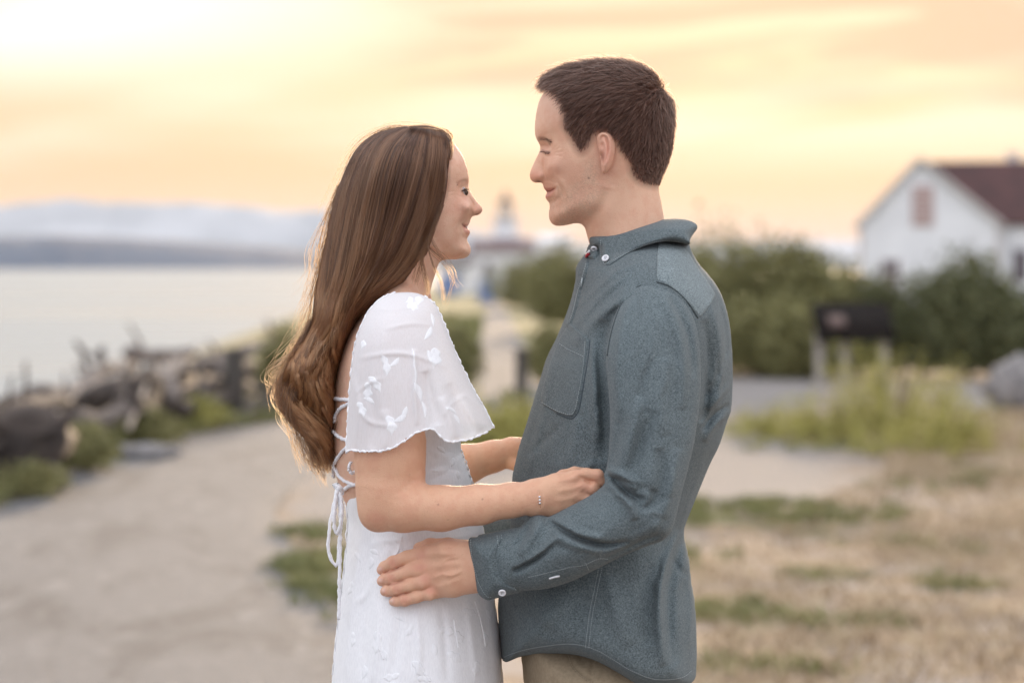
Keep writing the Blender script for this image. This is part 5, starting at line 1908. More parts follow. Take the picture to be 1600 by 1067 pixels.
# near sleeve, bent at the elbow, with its cuff
sl_out = [(1026, 441), (1005, 443), (988, 451), (968, 477), (954, 515), (947, 555), (950, 600), (953, 642), (952, 697), (948, 730), (943, 742), (945, 755), (927, 771), (892, 790), (858, 807), (850, 805), (839, 803.5), (830, 806), (822, 813), (812, 823),
          (790, 827), (765, 832), (745, 838), (745, 860), (750, 890), (760, 912), (772, 928), (786, 931), (816, 923), (854, 919), (892, 908), (931, 889), (969, 870), (1007, 854), (1030, 846), (1042, 838), (1053, 819), (1064, 774), (1076, 728), (1086, 683), (1093.7, 625),
          (1095.5, 580), (1092.5, 538), (1086, 503), (1071, 472), (1050, 450)]
SL = Lens(sl_out, [(1030, 450, .045), (1020, 500, .058), (1020, 600, .064), (1015, 700, .062), (1010, 790, .060), (950, 830, .056), (880, 855, .052), (800, 875, .046), (760, 880, .043)], .055,
          [(1022, 450, -.168), (1022, 500, -.185), (1020, 600, -.212), (1015, 700, -.235), (1010, 800, -.248), (940, 830, -.240), (870, 855, -.222), (800, 875, -.198), (745, 885, -.180), (1080, 600, -.205), (960, 600, -.215)], 0.0020, 0.0026)
SL.D += vnoise(SL.X.shape, 9, 24, 41) * .0050 + vnoise(SL.X.shape, 5, 9, 42) * .0018 + np.abs(vnoise(SL.X.shape, 7, 16, 45)) * -.0042
for p, w, a in [([(1030, 455), (1055, 500), (1068, 570), (1066, 640)], 6, 3.0), ([(1048, 465), (1075, 520), (1084, 590)], 4.5, -3.0), ([(985, 470), (968, 530), (962, 600), (970, 660)], 5, 2.6),
                ([(1000, 620), (985, 680), (968, 735)], 6, 3.4), ([(1020, 640), (1002, 700), (985, 745)], 6, -3.0), ([(975, 640), (962, 700), (955, 735)], 4, -2.4),
                ([(946, 742), (962, 752), (985, 775), (1010, 782)], 4.0, -6.5), ([(950, 735), (972, 742), (996, 765)], 4.5, 5.0), ([(944, 757), (965, 766), (985, 790), (992, 812)], 4.0, 4.2),
                ([(955, 748), (975, 752), (1000, 762)], 3, -2.5), ([(990, 782), (1008, 793), (1020, 785), (1022, 765)], 4, -3.0),
                ([(846, 806), (870, 822), (905, 842), (945, 852), (985, 846)], 3.2, -6.0), ([(842, 803), (868, 814), (905, 832), (945, 841)], 4.5, 3.6), ([(860, 826), (900, 850), (940, 862)], 5, 3.0),
                ([(870, 845), (845, 868), (815, 888), (800, 892)], 3.0, -4.4), ([(875, 838), (850, 858), (822, 878)], 4, 3.4), ([(848, 812), (832, 838), (812, 868)], 5, 3.0), ([(834, 808), (822, 830), (806, 860)], 3.5, -2.6),
                ([(1040, 836), (1010, 843), (970, 862), (930, 880)], 4, -2.4), ([(1060, 700), (1050, 760), (1035, 810)], 7, 3.0), ([(1030, 700), (1035, 750), (1025, 800)], 7, -2.5),
                ([(1040, 560), (1030, 620), (1040, 680)], 8, 2.0)]:
    SL.stroke(p, w, a)
creases(SL, [(985, 770, 26, 18, 20, 22, 16, 1.5, 45), (880, 850, 30, 14, 35, 25, 14, 1.3, 45), (1010, 640, 22, 60, 105, 18, 14, 1.1, 70), (1050, 560, 14, 50, 85, 12, 8, 1.1, 70), (830, 850, 14, 16, 120, 20, 8, 1.2, 36),
             (1020, 820, 20, 12, 140, 25, 8, 1.2, 36), (980, 520, 12, 30, 105, 12, 6, 1.1, 60)], 502)
v, f = SL.mesh()
sleeve = mesh_from('sleeve', v, f, M_shirt, shirt, cols=np.ones((len(v), 3)))
for pl, o in (([(1026, 443), (1003, 446), (986, 456), (969, 480), (956, 518), (949, 556)], .0005),):
    v, f = tube(SL.pt(*resample(catmull(pl, 5), 50).T, np.full(50, o)), .0008, 6)
    mesh_from('armhole_seam', v, f, M_shirt, sleeve, cols=np.tile([.6, .6, .6], (len(v), 1)))
stitches(SL, [(957, 915), (930, 885), (880, 893), (830, 902)], .0006, mat=M_thread, parent=sleeve) if False else None
stitches(SL, [(826, 901), (860, 893), (893, 885), (912, 882), (935, 872), (950, 873)], .0008, mat=M_thread, parent=sleeve)
stitches(SL, [(914, 878), (920, 890)], .0008, mat=M_thread, parent=sleeve)
v, f = tube(SL.pt(*resample(np.array([(858, 902.5), (866, 900), (874, 898.5)]), 12).T, np.full(12, .0014)), .0013, 6)
mesh_from('sleeve_button', v, f, M_button, sleeve)
cu_out = [(733, 841), (745, 838.5), (768, 835), (786, 832), (789, 850), (794, 872), (803, 896), (815, 921), (795, 929), (775, 934), (762, 937), (750, 930), (741, 914), (735, 890), (731, 862)]
CU = Lens(cu_out, [(740, 880, .043), (800, 880, .049)], .046, [(735, 885, -.179), (800, 878, -.200)], 0.0016, 0.0016)
CU.D += vnoise(CU.X.shape, 8, 12, 43) * .0014
v, f = CU.mesh()
cuff = mesh_from('cuff', v, f, M_shirt, sleeve, cols=np.tile([.97, .97, .97], (len(v), 1)))
for pl in ([(736, 843), (737, 862), (742, 888), (749, 912), (760, 930), (768, 932)], [(777, 837), (779, 858), (786, 884), (797, 908), (806, 922)], [(783, 836), (785, 856), (791, 880), (802, 905), (811, 920)]):
    stitches(CU, pl, .0007, mat=M_thread, parent=cuff)
button(CU, 785, 923, cuff, .0022, .0048) if False else None
b = button(CU, 784, 921.5, sleeve, .0045, .0050)
# far sleeve, seen between the two bodies
fs_out = [(1010, 470), (1060, 520), (1060, 700), (1020, 800), (960, 835), (860, 860), (760, 862), (690, 858), (676, 845), (678, 822), (700, 812), (760, 806), (800, 800), (860, 770), (930, 720), (960, 600), (970, 500)]
FS = Lens(fs_out, .050, .045, [(1020, 500, .17), (1000, 700, .22), (860, 820, .20), (690, 835, .165)], 0.005, 0.004)
FS.D += vnoise(FS.X.shape, 6, 6, 44) * .004
v, f = FS.mesh()
mesh_from('sleeve', v, f, M_shirt, shirt, cols=np.ones((len(v), 3)))

# ---------------------------------------------------------------- trousers and shoes
M_khaki = mat('khaki', noisy((0.27, 0.205, 0.130), (0.34, 0.265, 0.175), 220, .3, 700, dist=.0006), rough=0.85)
tr_out = [(812, 985), (830, 975), (980, 985), (1060, 1010), (1072, 1060), (1066, 1160), (1040, 1300), (1022, 1500), (1015, 1700), (1018, 2000), (1015, 2040), (915, 2040), (905, 1900), (895, 1700), (872, 1500), (845, 1300), (824, 1140), (817, 1060)]
TR = Lens(tr_out, [(900, 1000, .165), (900, 1100, .17), (950, 1500, .075), (960, 2000, .06)], .08, [(900, 1000, 0.0), (940, 1300, 0.0), (960, 2000, 0.0)], 0.005, 0.006)
leg_o = [(842, 1120), (1050, 1120), (1036, 1300), (1020, 1500), (1012, 1700), (1016, 2000), (1012, 2045), (915, 2045), (905, 1900), (892, 1700), (868, 1500)]
top_o = [(814, 985), (830, 975), (980, 985), (1058, 1010), (1070, 1060), (1064, 1140), (1045, 1180), (858, 1180), (830, 1120), (818, 1060)]
Lens.gain = 1.2
TT = Lens(top_o, [(840, 1000, .150), (900, 1010, .172), (1000, 1010, .176), (900, 1100, .172), (1000, 1150, .16)], .09, 0.0, 0.0028, 0.004)
for p, w, a in [([(888, 1016), (897, 1040), (915, 1056), (926, 1063)], 1.6, -3.0), ([(930, 1022), (925, 1045), (922, 1064)], 1.8, -3.5), ([(905, 1020), (915, 1040)], 6, -4.5), ([(850, 1030), (845, 1060), (850, 1100)], 6, 2.4), ([(870, 1040), (868, 1080)], 6, -2.2), ([(950, 1035), (960, 1080)], 8, 2)]:
    TT.stroke(p, w, a)
v1, f1 = TT.mesh()
parts = [(v1, f1)]
for sgn in (-1, 1):
    LG = Lens(leg_o, [(950, 1120, .095), (950, 1500, .075), (960, 2040, .062)], .06, sgn * .085, 0.006, 0.006)
    parts.append(LG.mesh())
v, f = join(parts)
trousers = mesh_from('trousers', v, f, M_khaki, man)
stitches(TT, [(886, 1018), (895, 1042), (912, 1059), (926, 1066)], .0006, mat=mat('khaki_thread', color=(.38, .31, .22)), parent=trousers)
M_shoe = mat('brown_leather', noisy((0.09, 0.05, 0.03), (0.14, 0.08, 0.045), 60), rough=0.45)
for sgn in (-1, 1):
    ol = [(1010, 2020), (1012, 2060), (1008, 2088), (900, 2090), (800, 2090), (760, 2086), (752, 2072), (775, 2058), (840, 2045), (890, 2022), (915, 2005), (960, 2000)]
    SE = Lens(ol, [(770, 2070, .040), (850, 2060, .050), (1000, 2060, .036), (950, 2010, .04)], .03, sgn * .095, 0.005, 0.004)
    v, f = SE.mesh()
    mesh_from('shoe', v, f, M_shoe, man)

# ================================================================= THE WOMAN
Lens.gain = 1.7
wf = [(645, 205), (672, 204), (693, 205), (705, 219), (716, 234), (724, 247), (729, 261), (731.2, 273), (731.8, 282), (731, 288), (731.6, 294), (734.5, 300), (739.3, 308.3), (744.8, 315.3), (750.2, 321.3), (753.2, 326.5), (752, 331),
      (747.5, 335), (741, 336.5), (736.5, 338), (734.5, 342), (733.2, 347), (731.5, 350.5), (729.0, 354), (729.6, 357), (732.8, 359.5), (733.6, 363.5), (731.8, 368), (729, 372.5), (730, 378), (733.4, 384), (734.8, 391), (732.6, 398.5),
      (726, 403), (714, 405), (700, 405.5), (689, 408), (683, 416), (679, 430), (674, 446), (672, 465), (680, 500), (600, 520), (588, 470), (590, 430), (585, 390), (572, 360), (563, 322), (559, 284), (569, 254), (588, 228), (614, 212)]
wT = [(705, 225, .040), (720, 250, .044), (728, 275, .036), (700, 250, .058), (690, 290, .062), (660, 250, .070), (620, 260, .076), (570, 280, .062), (600, 330, .072), (650, 320, .068),
      (731, 290, .012), (727, 298, .024), (720, 300, .034), (712, 300, .044), (700, 310, .055), (752, 327, .0085), (745, 322, .0105), (741, 331, .0150), (735.5, 322, .021), (731, 325, .037), (726, 325, .046), (727, 334, .037), (722, 342, .040), (727, 343, .029), (715, 354, .040), (715, 330, .050), (700, 340, .057),
      (733, 345, .013), (732, 356, .014), (725, 357, .022), (717, 361, .036), (705, 370, .047), (730, 374, .014), (731, 390, .021), (722, 395, .030), (705, 395, .040), (690, 390, .047), (670, 380, .054),
      (675, 430, .040), (650, 430, .048), (620, 440, .050), (650, 480, .05), (600, 480, .05)]
wR = [(705, 220, .036), (730, 270, .030), (731, 290, .012), (745, 315, .009), (752, 328, .0085), (738, 340, .012), (734, 356, .014), (731, 375, .014), (733, 392, .018), (715, 403, .02), (690, 406, .026), (676, 435, .036), (590, 430, .05), (550, 280, .06), (640, 200, .055), (650, 320, .06)]
HW = Lens(wf, wT, wR, 0.0, 0.00115, 0.0014, rot=WROT, pivot=WPIV)
HW.blob(723.5, 299, 6.5, 6.0, -3.2)
HW.blob(722.5, 300.5, 4.0, 4.0, 2.2)
HW.stroke([(729, 292.5), (724, 291), (718, 294)], 1.2, -1.2)
HW.stroke([(729, 296.5), (725, 295), (720, 298)], 1.3, 1.6)
HW.stroke([(727, 306), (721, 307.5), (714, 304.5)], 1.4, -0.7)
HW.stroke([(732, 282), (724, 281), (714, 287)], 4, 1.6)
HW.blob(730, 325, 9, 11, 4.6)
HW.stroke([(729, 304), (736.5, 313), (741.5, 323), (742, 333)], 1.7, -2.4)
HW.blob(741.5, 331, 4.6, 5.0, 2.0)
HW.stroke([(735, 321), (735.5, 328), (738, 335)], 1.6, -1.6)
HW.blob(745.5, 335, 3.2, 1.4, -2.0)
HW.stroke([(736, 334), (731, 342), (725.5, 352), (723.5, 362)], 2.0, -1.6)
HW.stroke([(733.5, 355), (729.5, 356), (724, 353), (720.5, 349)], 1.3, -2.6)
HW.stroke([(730, 338), (723, 343), (717.5, 352), (716, 362)], 2.4, -1.2)
HW.stroke([(734, 350.5), (729.5, 350.5), (725, 350)], 1.4, 1.2)
HW.stroke([(733, 362.5), (729, 362.8), (724.5, 357)], 2.0, 1.5)
HW.stroke([(731, 371.5), (725, 371), (720, 366)], 2.6, -1.0)
HW.blob(724, 390, 9, 9, 1.6)
for a in ([(713, 300), (706, 299), (699, 301)], [(713.5, 303), (707, 304.5), (700, 307)]):
    HW.stroke(a, .9, -0.45)
HW.stroke([(716, 404), (698, 400), (682, 390), (672, 372)], 4.0, 1.2)
HW.stroke([(700, 411), (684, 404), (668, 390)], 5.0, -3.0)
HW.stroke([(668, 400), (664, 425), (670, 448)], 5.5, 1.8)
WV1, WF1 = HW.mesh()
wear = [(657, 340), (660, 333), (665, 331), (670, 335), (672, 344), (671, 356), (668, 366), (664, 371), (660, 366), (658, 354)]
EW = ear_lens(wear, -0.066, 0.0055, [(659, 345), (661, 336), (667, 335), (669.5, 346), (668, 357)], [(664, 347, 3, 7, -3, 0)], rot=WROT, pivot=WPIV)
WV2, WF2 = EW.mesh()

# torso (bare back above the laces)
wt_out = [(612, 425), (590, 455), (566, 490), (547, 520), (533, 560), (525, 600), (521, 640), (520, 680), (521, 715), (526, 745), (535, 772), (548, 800), (600, 830), (700, 820), (726, 760), (708, 700), (712, 650), (704, 600), (688, 545), (672, 505), (664, 466), (660, 425)]
WTs = Lens(wt_out, [(620, 440, .055), (610, 470, .12), (640, 480, .125), (560, 520, .115), (640, 560, .135), (540, 620, .12), (640, 650, .13), (700, 620, .11), (540, 740, .10), (640, 760, .115)], [(550, 600, .09), (600, 440, .05), (660, 440, .05), (720, 620, .08)], 0.0, 0.0028, 0.005)
WTs.stroke([(560, 520), (552, 580), (556, 640)], 9, 4.0)
WTs.stroke([(538, 560), (530, 640), (532, 730)], 5, -2.5)
WV3, WF3 = WTs.mesh()

# near arm and the hand that holds his sleeve
lo = pw(545, 835, -0.16); hi = pw(960, 480, -0.16); lo[1] = D0 - 0.265; hi[1] = D0 - 0.075
sa = Sdf(lo, hi, 0.0017)
A = sa.chain([(622, 525, -.138, 38), (616, 570, -.155, 43), (611, 640, -.168, 45.5), (606, 720, -.176, 43), (602, 770, -.182, 37)], .01)
A = smin(A, sa.chain([(600, 768, -.182, 36), (594, 795, -.186, 27), (620, 797, -.188, 28)], .008), .012)
A = smin(A, sa.chain([(606, 772, -.184, 30), (640, 791, -.190, 31), (690, 794, -.196, 29), (750, 788, -.202, 25.5), (800, 781, -.205, 22), (842, 776, -.206, 20)], .008), .012)
A = smin(A, sa.ball(588, 806, -.186, 16), .014)
A = smin(A, sa.chain([(628, 700, -.178, 32), (640, 740, -.180, 20)], .01), .014)
# back of the hand
hp = None
for c in ([(838, 770, -.206, 19), (870, 758, -.205, 15), (900, 748, -.205, 11.5)],
          [(838, 778, -.205, 19), (875, 768, -.205, 16), (910, 760, -.206, 12.5)],
          [(840, 786, -.203, 17), (872, 782, -.203, 15), (902, 774, -.205, 12)],
          [(842, 790, -.200, 14), (862, 794, -.200, 12), (888, 789, -.203, 10.5)]):
    q = sa.chain(c, .006)
    hp = q if hp is None else smin(hp, q, .008)
A = smin(A, hp, .008)
fg = None
for c in ([(898, 747, -.206, 10), (916, 741, -.210, 8.2), (934, 742, -.213, 7.6), (940, 750, -.210, 7.0), (936, 760, -.200, 6.2)],
          [(910, 759, -.208, 10), (926, 762, -.213, 8.2), (934, 772, -.208, 7.4), (930, 784, -.198, 6.6)],
          [(900, 773, -.206, 9.6), (918, 779, -.209, 8), (926, 790, -.203, 7.2), (920, 800, -.196, 6.4)],
          [(886, 788, -.204, 8.6), (902, 795, -.206, 7.2), (908, 804, -.200, 6.4), (902, 812, -.194, 5.6)],
          [(862, 756, -.196, 10), (880, 744, -.186, 8.6), (898, 738, -.180, 7.6), (912, 738, -.176, 6.6)]):
    q = sa.chain(c, .003)
    fg = q if fg is None else smin(fg, q, .0012)
A = smin(A, fg, .0045)
WV4, WF4 = sa.mesh(A)
apx, apy = photo_xy(WV4)
nr = WV4[:, 1] < D0 - .19
for pts, w, a in (([(868, 752), (890, 748), (902, 742)], 2.4, .8), ([(868, 768), (892, 764), (910, 757)], 2.6, .8), ([(842, 765), (846, 780), (843, 795)], 2.2, -.8), ([(866, 782), (888, 780), (904, 773)], 2.4, .6),
                  ([(903, 744), (916, 750), (927, 757)], 2.0, -2.2), ([(622, 774), (640, 758), (650, 748)], 4.5, -1.0), ([(896, 740), (900, 752)], 5, .9), ([(906, 756), (912, 766)], 4, .9),
                  ([(842, 800), (846, 806)], 3, -.6)):
    relief(WV4, apx, apy, pts, w, a, nr)

# far forearm crossing to his side
lo = pw(640, 770, .20); hi = pw(860, 665, .14); lo[1] = D0 + 0.08; hi[1] = D0 + 0.25
sb = Sdf(lo, hi, 0.0022)
Bf = sb.chain([(655, 750, .15, 36), (725, 726, .165, 29), (770, 713, .178, 22.5), (800, 706, .184, 20)], .008)
for c in ([(800, 702, .184, 17), (822, 698, .187, 14)], [(800, 712, .184, 16), (826, 712, .188, 14)]):
    Bf = smin(Bf, sb.chain(c, .006), .008)
fg = None
for k_, (yy, l) in enumerate(((694, 16), (704, 19), (714, 18), (723, 14))):
    q = sb.chain([(822, yy, .187, 9), (822 + l, yy + 3, .190, 8), (834 + l, yy + 8, .184, 7)], .003)
    fg = q if fg is None else smin(fg, q, .0012)
Bf = smin(Bf, fg, .004)
Bf = smin(Bf, sb.chain([(800, 722, .172, 11), (818, 733, .162, 8.5), (832, 738, .158, 7.5)], .003), .005)
WV5, WF5 = sb.mesh(Bf)

lo = np.array([-0.33, D0 - 0.25, 0.0]); hi = np.array([0.03, D0 + 0.25, 1.5])
cs = Sdf(lo, hi, 0.009)
B = cs.chain([(640, 470, 0, 32), (635, 560, 0, 60), (640, 760, 0, 58), (650, 920, 0, 66)], .015)
for c in ([(635, 530, -.05, 50), (618, 530, -.12, 32), (608, 740, -.175, 30)], [(635, 530, .05, 50), (628, 530, .12, 32), (640, 740, .16, 30), (680, 740, .16, 26)],
          [(650, 960, -.06, 66), (650, 1400, -.08, 48), (640, 1640, -.085, 42), (640, 2010, -.09, 30)], [(650, 960, .06, 66), (650, 1400, .08, 48), (640, 1640, .085, 42), (640, 2010, .09, 30)]):
    B = smin(B, cs.chain(c, .015), .012)
WV6, WF6 = cs.mesh(B)
wv, wfc = join([(WV1, WF1), (WV2, WF2), (WV3, WF3), (WV4, WF4), (WV5, WF5), (WV6, WF6)])
px, py = photo_xy(wv)
loc = HW.local.copy(); loc[:, 1] = D0 - np.abs(loc[:, 1] - D0)
px[:len(WV1)], py[:len(WV1)] = photo_xy(HW.turn(loc))
col = np.tile(SKW, (len(px), 1))
arm = np.arange(len(wv)) >= len(WV1) + len(WV2) + len(WV3)
col[arm] = SKW * [.97, .90, .82]
hc_ = col[:len(WV1)]
hx_, hy_ = px[:len(WV1)], py[:len(WV1)]
blobpaint(hc_, hx_, hy_, 722, 322, 18, 16, (0.64, 0.31, 0.22), .45)
blobpaint(hc_, hx_, hy_, 750, 328, 8, 8, (0.64, 0.30, 0.22), .5)
lp = polymask(hx_, hy_, [(738, 349), (731, 349.5), (724.5, 351.5), (725, 358), (730, 365), (738, 366)], 2.0)[:, None]
hc_[:] = hc_ * (1 - lp * .7) + np.array([.56, .20, .17]) * lp * .7
gpaint(hc_, hx_, hy_, [(731.5, 283), (726, 281), (719, 283), (713, 288)], 1.6, (0.22, 0.12, 0.08), 0.5)
gpaint(hc_, hx_, hy_, [(735, 355), (730, 356), (725, 353.2), (720.5, 349)], 1.2, (.28, .10, .09), .8)  # shaded gap and corner of her mouth, painted dark
gpaint(hc_, hx_, hy_, [(736, 354), (732, 354.6), (729, 354)], 1.0, (.85, .82, .78), .95, taper=False)
gpaint(hc_, hx_, hy_, [(728.5, 297.3), (725, 296.6), (720.5, 299.6)], 1.0, (.06, .035, .03), .85)  # painted lash line, deepened for the shade under the lid
blobpaint(hc_, hx_, hy_, 745.5, 335.3, 3, 1.2, (.14, .05, .04), .8)  # recess shade of her nostril put into the colour
scalp = polymask(hx_, hy_, [(705, 222), (700, 250), (699, 290), (690, 320), (676, 350), (655, 340), (640, 400), (600, 470), (500, 440), (460, 300), (480, 150), (600, 120), (690, 150)], 6)[:, None]
hc_[:] = hc_ * (1 - scalp * .9) + np.array([.07, .038, .026]) * scalp * .9
sel = nr_ = np.zeros(len(wv), bool)
blobpaint(col, px, py, 905, 755, 12, 14, (.60, .27, .20), .0)
acol = col
for (a, b_) in ((938, 744), (915, 765), (590, 812)):
    g = .4 * np.exp(-(((px - a) / 14) ** 2 + ((py - b_) / 14) ** 2)) * arm
    acol[:] = acol * (1 - g[:, None]) + np.array([.62, .27, .19]) * g[:, None]
for (a, b_, r_) in ((684.5, 788, 1.3), (754, 779.5, 1.0), (700, 812, .9), (640, 742, .8)):
    g = .8 * np.exp(-(((px - a) / r_) ** 2 + ((py - b_) / r_) ** 2)) * arm
    acol[:] = acol * (1 - g[:, None]) + np.array([.13, .06, .04]) * g[:, None]
woman = mesh_from('person', wv, wfc, M_skin_w, cols=col)
tag(woman, 'smiling woman with long brown hair in a white lace-up dress, holding his arm', 'person')

# eye: a real ball with iris set in the socket
M_eye = mat('eye_white', color=(.40, .36, .34), rough=.5)
M_iris = mat('iris', color=(.06, .035, .02), rough=.08)


def ball(name, c, r, m, parent, n=12, sc=(1, 1, 1)):
    vs, fs = [], []
    for i in range(n + 1):
        a = math.pi * i / n
        for j in range(2 * n):
            b = math.pi * j / n
            vs.append(c + r * np.array([math.sin(a) * math.cos(b) * sc[0], math.sin(a) * math.sin(b) * sc[1], math.cos(a) * sc[2]]))
    for i in range(n):
        for j in range(2 * n):
            fs.append([i * 2 * n + j, (i + 1) * 2 * n + j, (i + 1) * 2 * n + (j + 1) % (2 * n), i * 2 * n + (j + 1) % (2 * n)])
    return mesh_from(name, np.array(vs), np.array(fs), m, parent)


for sg in (-1, 1):
    qa, qb = HW.q(np.array([723.0]), np.array([299.6]))
    w_ = float(HW.samp(HW.near(), qa, qb)[0]) - .0079
    c = HW.turn(np.array([(qa[0] - 800) / PPM, D0 + sg * w_, CZ - (qb[0] - HY) / PPM - .0008]))
    e = ball('eye', c, .0082, M_eye, woman)
    ball('iris', c + np.array([.0040, -.0024 * (1 if sg < 0 else -1), .0004]), .0050, M_iris, e)
tufts('eyelashes', HW, [(728.5, 296.5), (725, 295.5), (721, 298)], 60, .0055, (.85, -.45, .02), M_brow, woman, .001, .3, .00025, 4)
tufts('eyebrow', HW, [(731.5, 283), (726, 281), (719, 283), (713, 288)], 160, .0060, (-.7, -.2, -.1), M_brow, woman, .0008, 1.1, .00020, 5)

# ---------------------------------------------------------------- her dress


def white_cloth(sheer):
    m = bpy.data.materials.new('white_sheer' if sheer else 'white_cotton')
    m.use_nodes = True
    t = NT(m.node_tree)
    co = t.n('ShaderNodeTexCoord').outputs['Object']
    a = t.n('ShaderNodeMapping', i_0=co); a.inputs['Scale'].default_value = (900, 500, 60)
    na = t.noise(a.outputs[0], 1.0, 3, .6)
    nb = t.noise(co, 60, 5, .6, .8)
    h = t.m('ADD', t.m('MULTIPLY', na, .35), nb)
    bp = t.n('ShaderNodeBump', i_Strength=.35 if not sheer else .22, i_Distance=.002, i_Height=h)
    c = t.mix(t.sstep(na, .3, .7), (.83, .83, .845), (.92, .92, .93))
    d = t.n('ShaderNodeBsdfDiffuse', i_Color=c, i_Normal=bp.outputs[0])
    tr = t.n('ShaderNodeBsdfTranslucent', i_Color=(.85, .85, .87, 1), i_Normal=bp.outputs[0])
    mx = t.n('ShaderNodeMixShader', i_0=.22 if sheer else .10)
    L(t, d.outputs[0], mx.inputs[1]); L(t, tr.outputs[0], mx.inputs[2])
    if sheer:
        tp = t.n('ShaderNodeBsdfTransparent')
        m2_ = t.n('ShaderNodeMixShader', i_0=t.m('ADD', .09, t.m('MULTIPLY', t.sstep(na, .35, .7), .12)))
        L(t, mx.outputs[0], m2_.inputs[1]); L(t, tp.outputs[0], m2_.inputs[2])
        mx = m2_
    t.n('ShaderNodeOutputMaterial', i_0=mx.outputs[0])
    return m


M_white = white_cloth(False)
M_sheer = white_cloth(True)
DR = Lens(W_OUT, w_T, .10, 0.0, 0.0030, 0.004)
DR.D += vnoise(DR.X.shape, 5, 22, 51) * .0022 + vnoise(DR.X.shape, 3, 5, 52) * .0008
for p, w, a in [([(735, 690), (715, 720), (685, 742)], 3, 1.8), ([(722, 700), (700, 735), (668, 752)], 3, -1.6), ([(665, 700), (690, 712), (722, 716)], 3, 1.2), ([(660, 735), (690, 728), (730, 740)], 2.5, -1.4),
                ([(560, 830), (556, 900), (545, 980), (540, 1060)], 4, 3.0), ([(575, 835), (576, 900), (570, 960), (566, 1060)], 5, -2.4), ([(585, 900), (570, 930), (555, 940)], 3, 1.8),
                ([(592, 935), (590, 1000), (582, 1067)], 4, 2.4), ([(625, 950), (620, 1010), (612, 1067)], 5, -2.2), ([(650, 952), (655, 1010), (650, 1067)], 4, 2.2), ([(690, 945), (695, 1000), (700, 1067)], 4, -2.4),
                ([(730, 935), (738, 1000), (745, 1067)], 4, 2.6), ([(750, 920), (760, 990), (768, 1067)], 4, -2.2), ([(575, 850), (600, 845), (640, 842)], 3, 1.6), ([(590, 840), (615, 860), (600, 878)], 3, -1.4),
                ([(553, 772), (556, 800), (560, 850)], 3, -2), ([(700, 840), (735, 836), (755, 828)], 3, 1.4)]:
    DR.stroke(p, w, a)
v, f = DR.mesh()
# the sleeve hem side and neckline stay open: drop faces above the neckline
dress = mesh_from('dress', v, f, M_white, woman)


def leaf(cx, cy, L1, w1, ang, bend=0.0, lobes=0):
    pts = []
    n = 9
    for s in (1, -1):
        rngk = range(n) if s > 0 else range(n - 1, -1, -1)
        for k_ in rngk:
            t = k_ / (n - 1)
            wd = w1 * math.sin(math.pi * t ** .8) * (1 + (.35 * math.sin(t * lobes * 2 * math.pi) if lobes else 0))
            x = (t - .5) * L1; y = s * wd + bend * L1 * (4 * (t - .5) ** 2)
            pts.append((x, y))
    c, s_ = math.cos(R_(ang)), math.sin(R_(ang))
    return [(cx + x * c - y * s_, cy + x * s_ + y * c) for x, y in pts[:-1]]


M_appl = mat('white_embroidery', noisy((.84, .84, .86), (.90, .90, .91), 700, .4, 1500, dist=.0006), rough=.9)
spots = [(625, 850, 26, 5, 60), (580, 880, 22, 5, 100), (730, 872, 22, 5, 70), (748, 855, 20, 4, 60), (700, 985, 30, 7, 10), (718, 995, 26, 6, 60), (712, 1025, 30, 6, 35), (655, 1045, 34, 7, 60), (665, 1060, 26, 6, 10),
         (590, 1005, 40, 8, 95), (600, 1020, 30, 5, 60), (570, 1050, 24, 5, 100), (610, 1058, 30, 6, 170), (760, 1000, 24, 5, 85), (765, 960, 22, 4, 70), (735, 955, 26, 5, 20), (745, 1045, 28, 6, 100), (552, 1000, 28, 4, 95),
         (548, 920, 26, 4, 110), (560, 870, 22, 4, 60), (586, 862, 18, 4, 30), (690, 702, 18, 4, 40), (708, 722, 16, 4, 100), (716, 742, 16, 4, 80), (680, 735, 18, 3, 10), (640, 985, 26, 5, 120), (680, 1015, 22, 5, 80), (625, 965, 22, 4, 30)]
for (x, y, l_, w_, a_) in spots:
    v, f = drape(DR, leaf(x, y, l_, w_, a_, .08, 2 if l_ > 24 else 0), .0008, 1.5, 2.6, True, .0003)
    if len(f): mesh_from('leaf_applique', v, f, M_white, dress)
for pl in ([(709, 968), (712, 990), (716, 1012)], [(590, 985), (592, 1010), (600, 1030)], [(628, 838), (622, 862), (610, 874)], [(655, 1030), (662, 1050), (672, 1064)], [(742, 940), (752, 975), (758, 1010)]):
    P = resample(catmull(pl, 5), 24)
    v, f = tube(DR.pt(P[:, 0], P[:, 1], np.full(24, .0006)), .0008, 5)
    mesh_from('embroidered_stem', v, f, M_appl, dress)
# seam edges (front of the bodice and lower back)
for pl in ([(720, 702), (729, 727), (737, 752), (744, 772)], [(541, 776), (545, 812), (541, 866), (536, 915), (528, 985), (522, 1050)]):
    P = resample(catmull(pl, 5), 40)
    v, f = tube(DR.pt0(P[:, 0], P[:, 1], np.full(40, .0008)) + np.random.default_rng(1).normal(0, .0006, (40, 3)), .0012, 6)
    mesh_from('seam', v, f, M_white, dress)

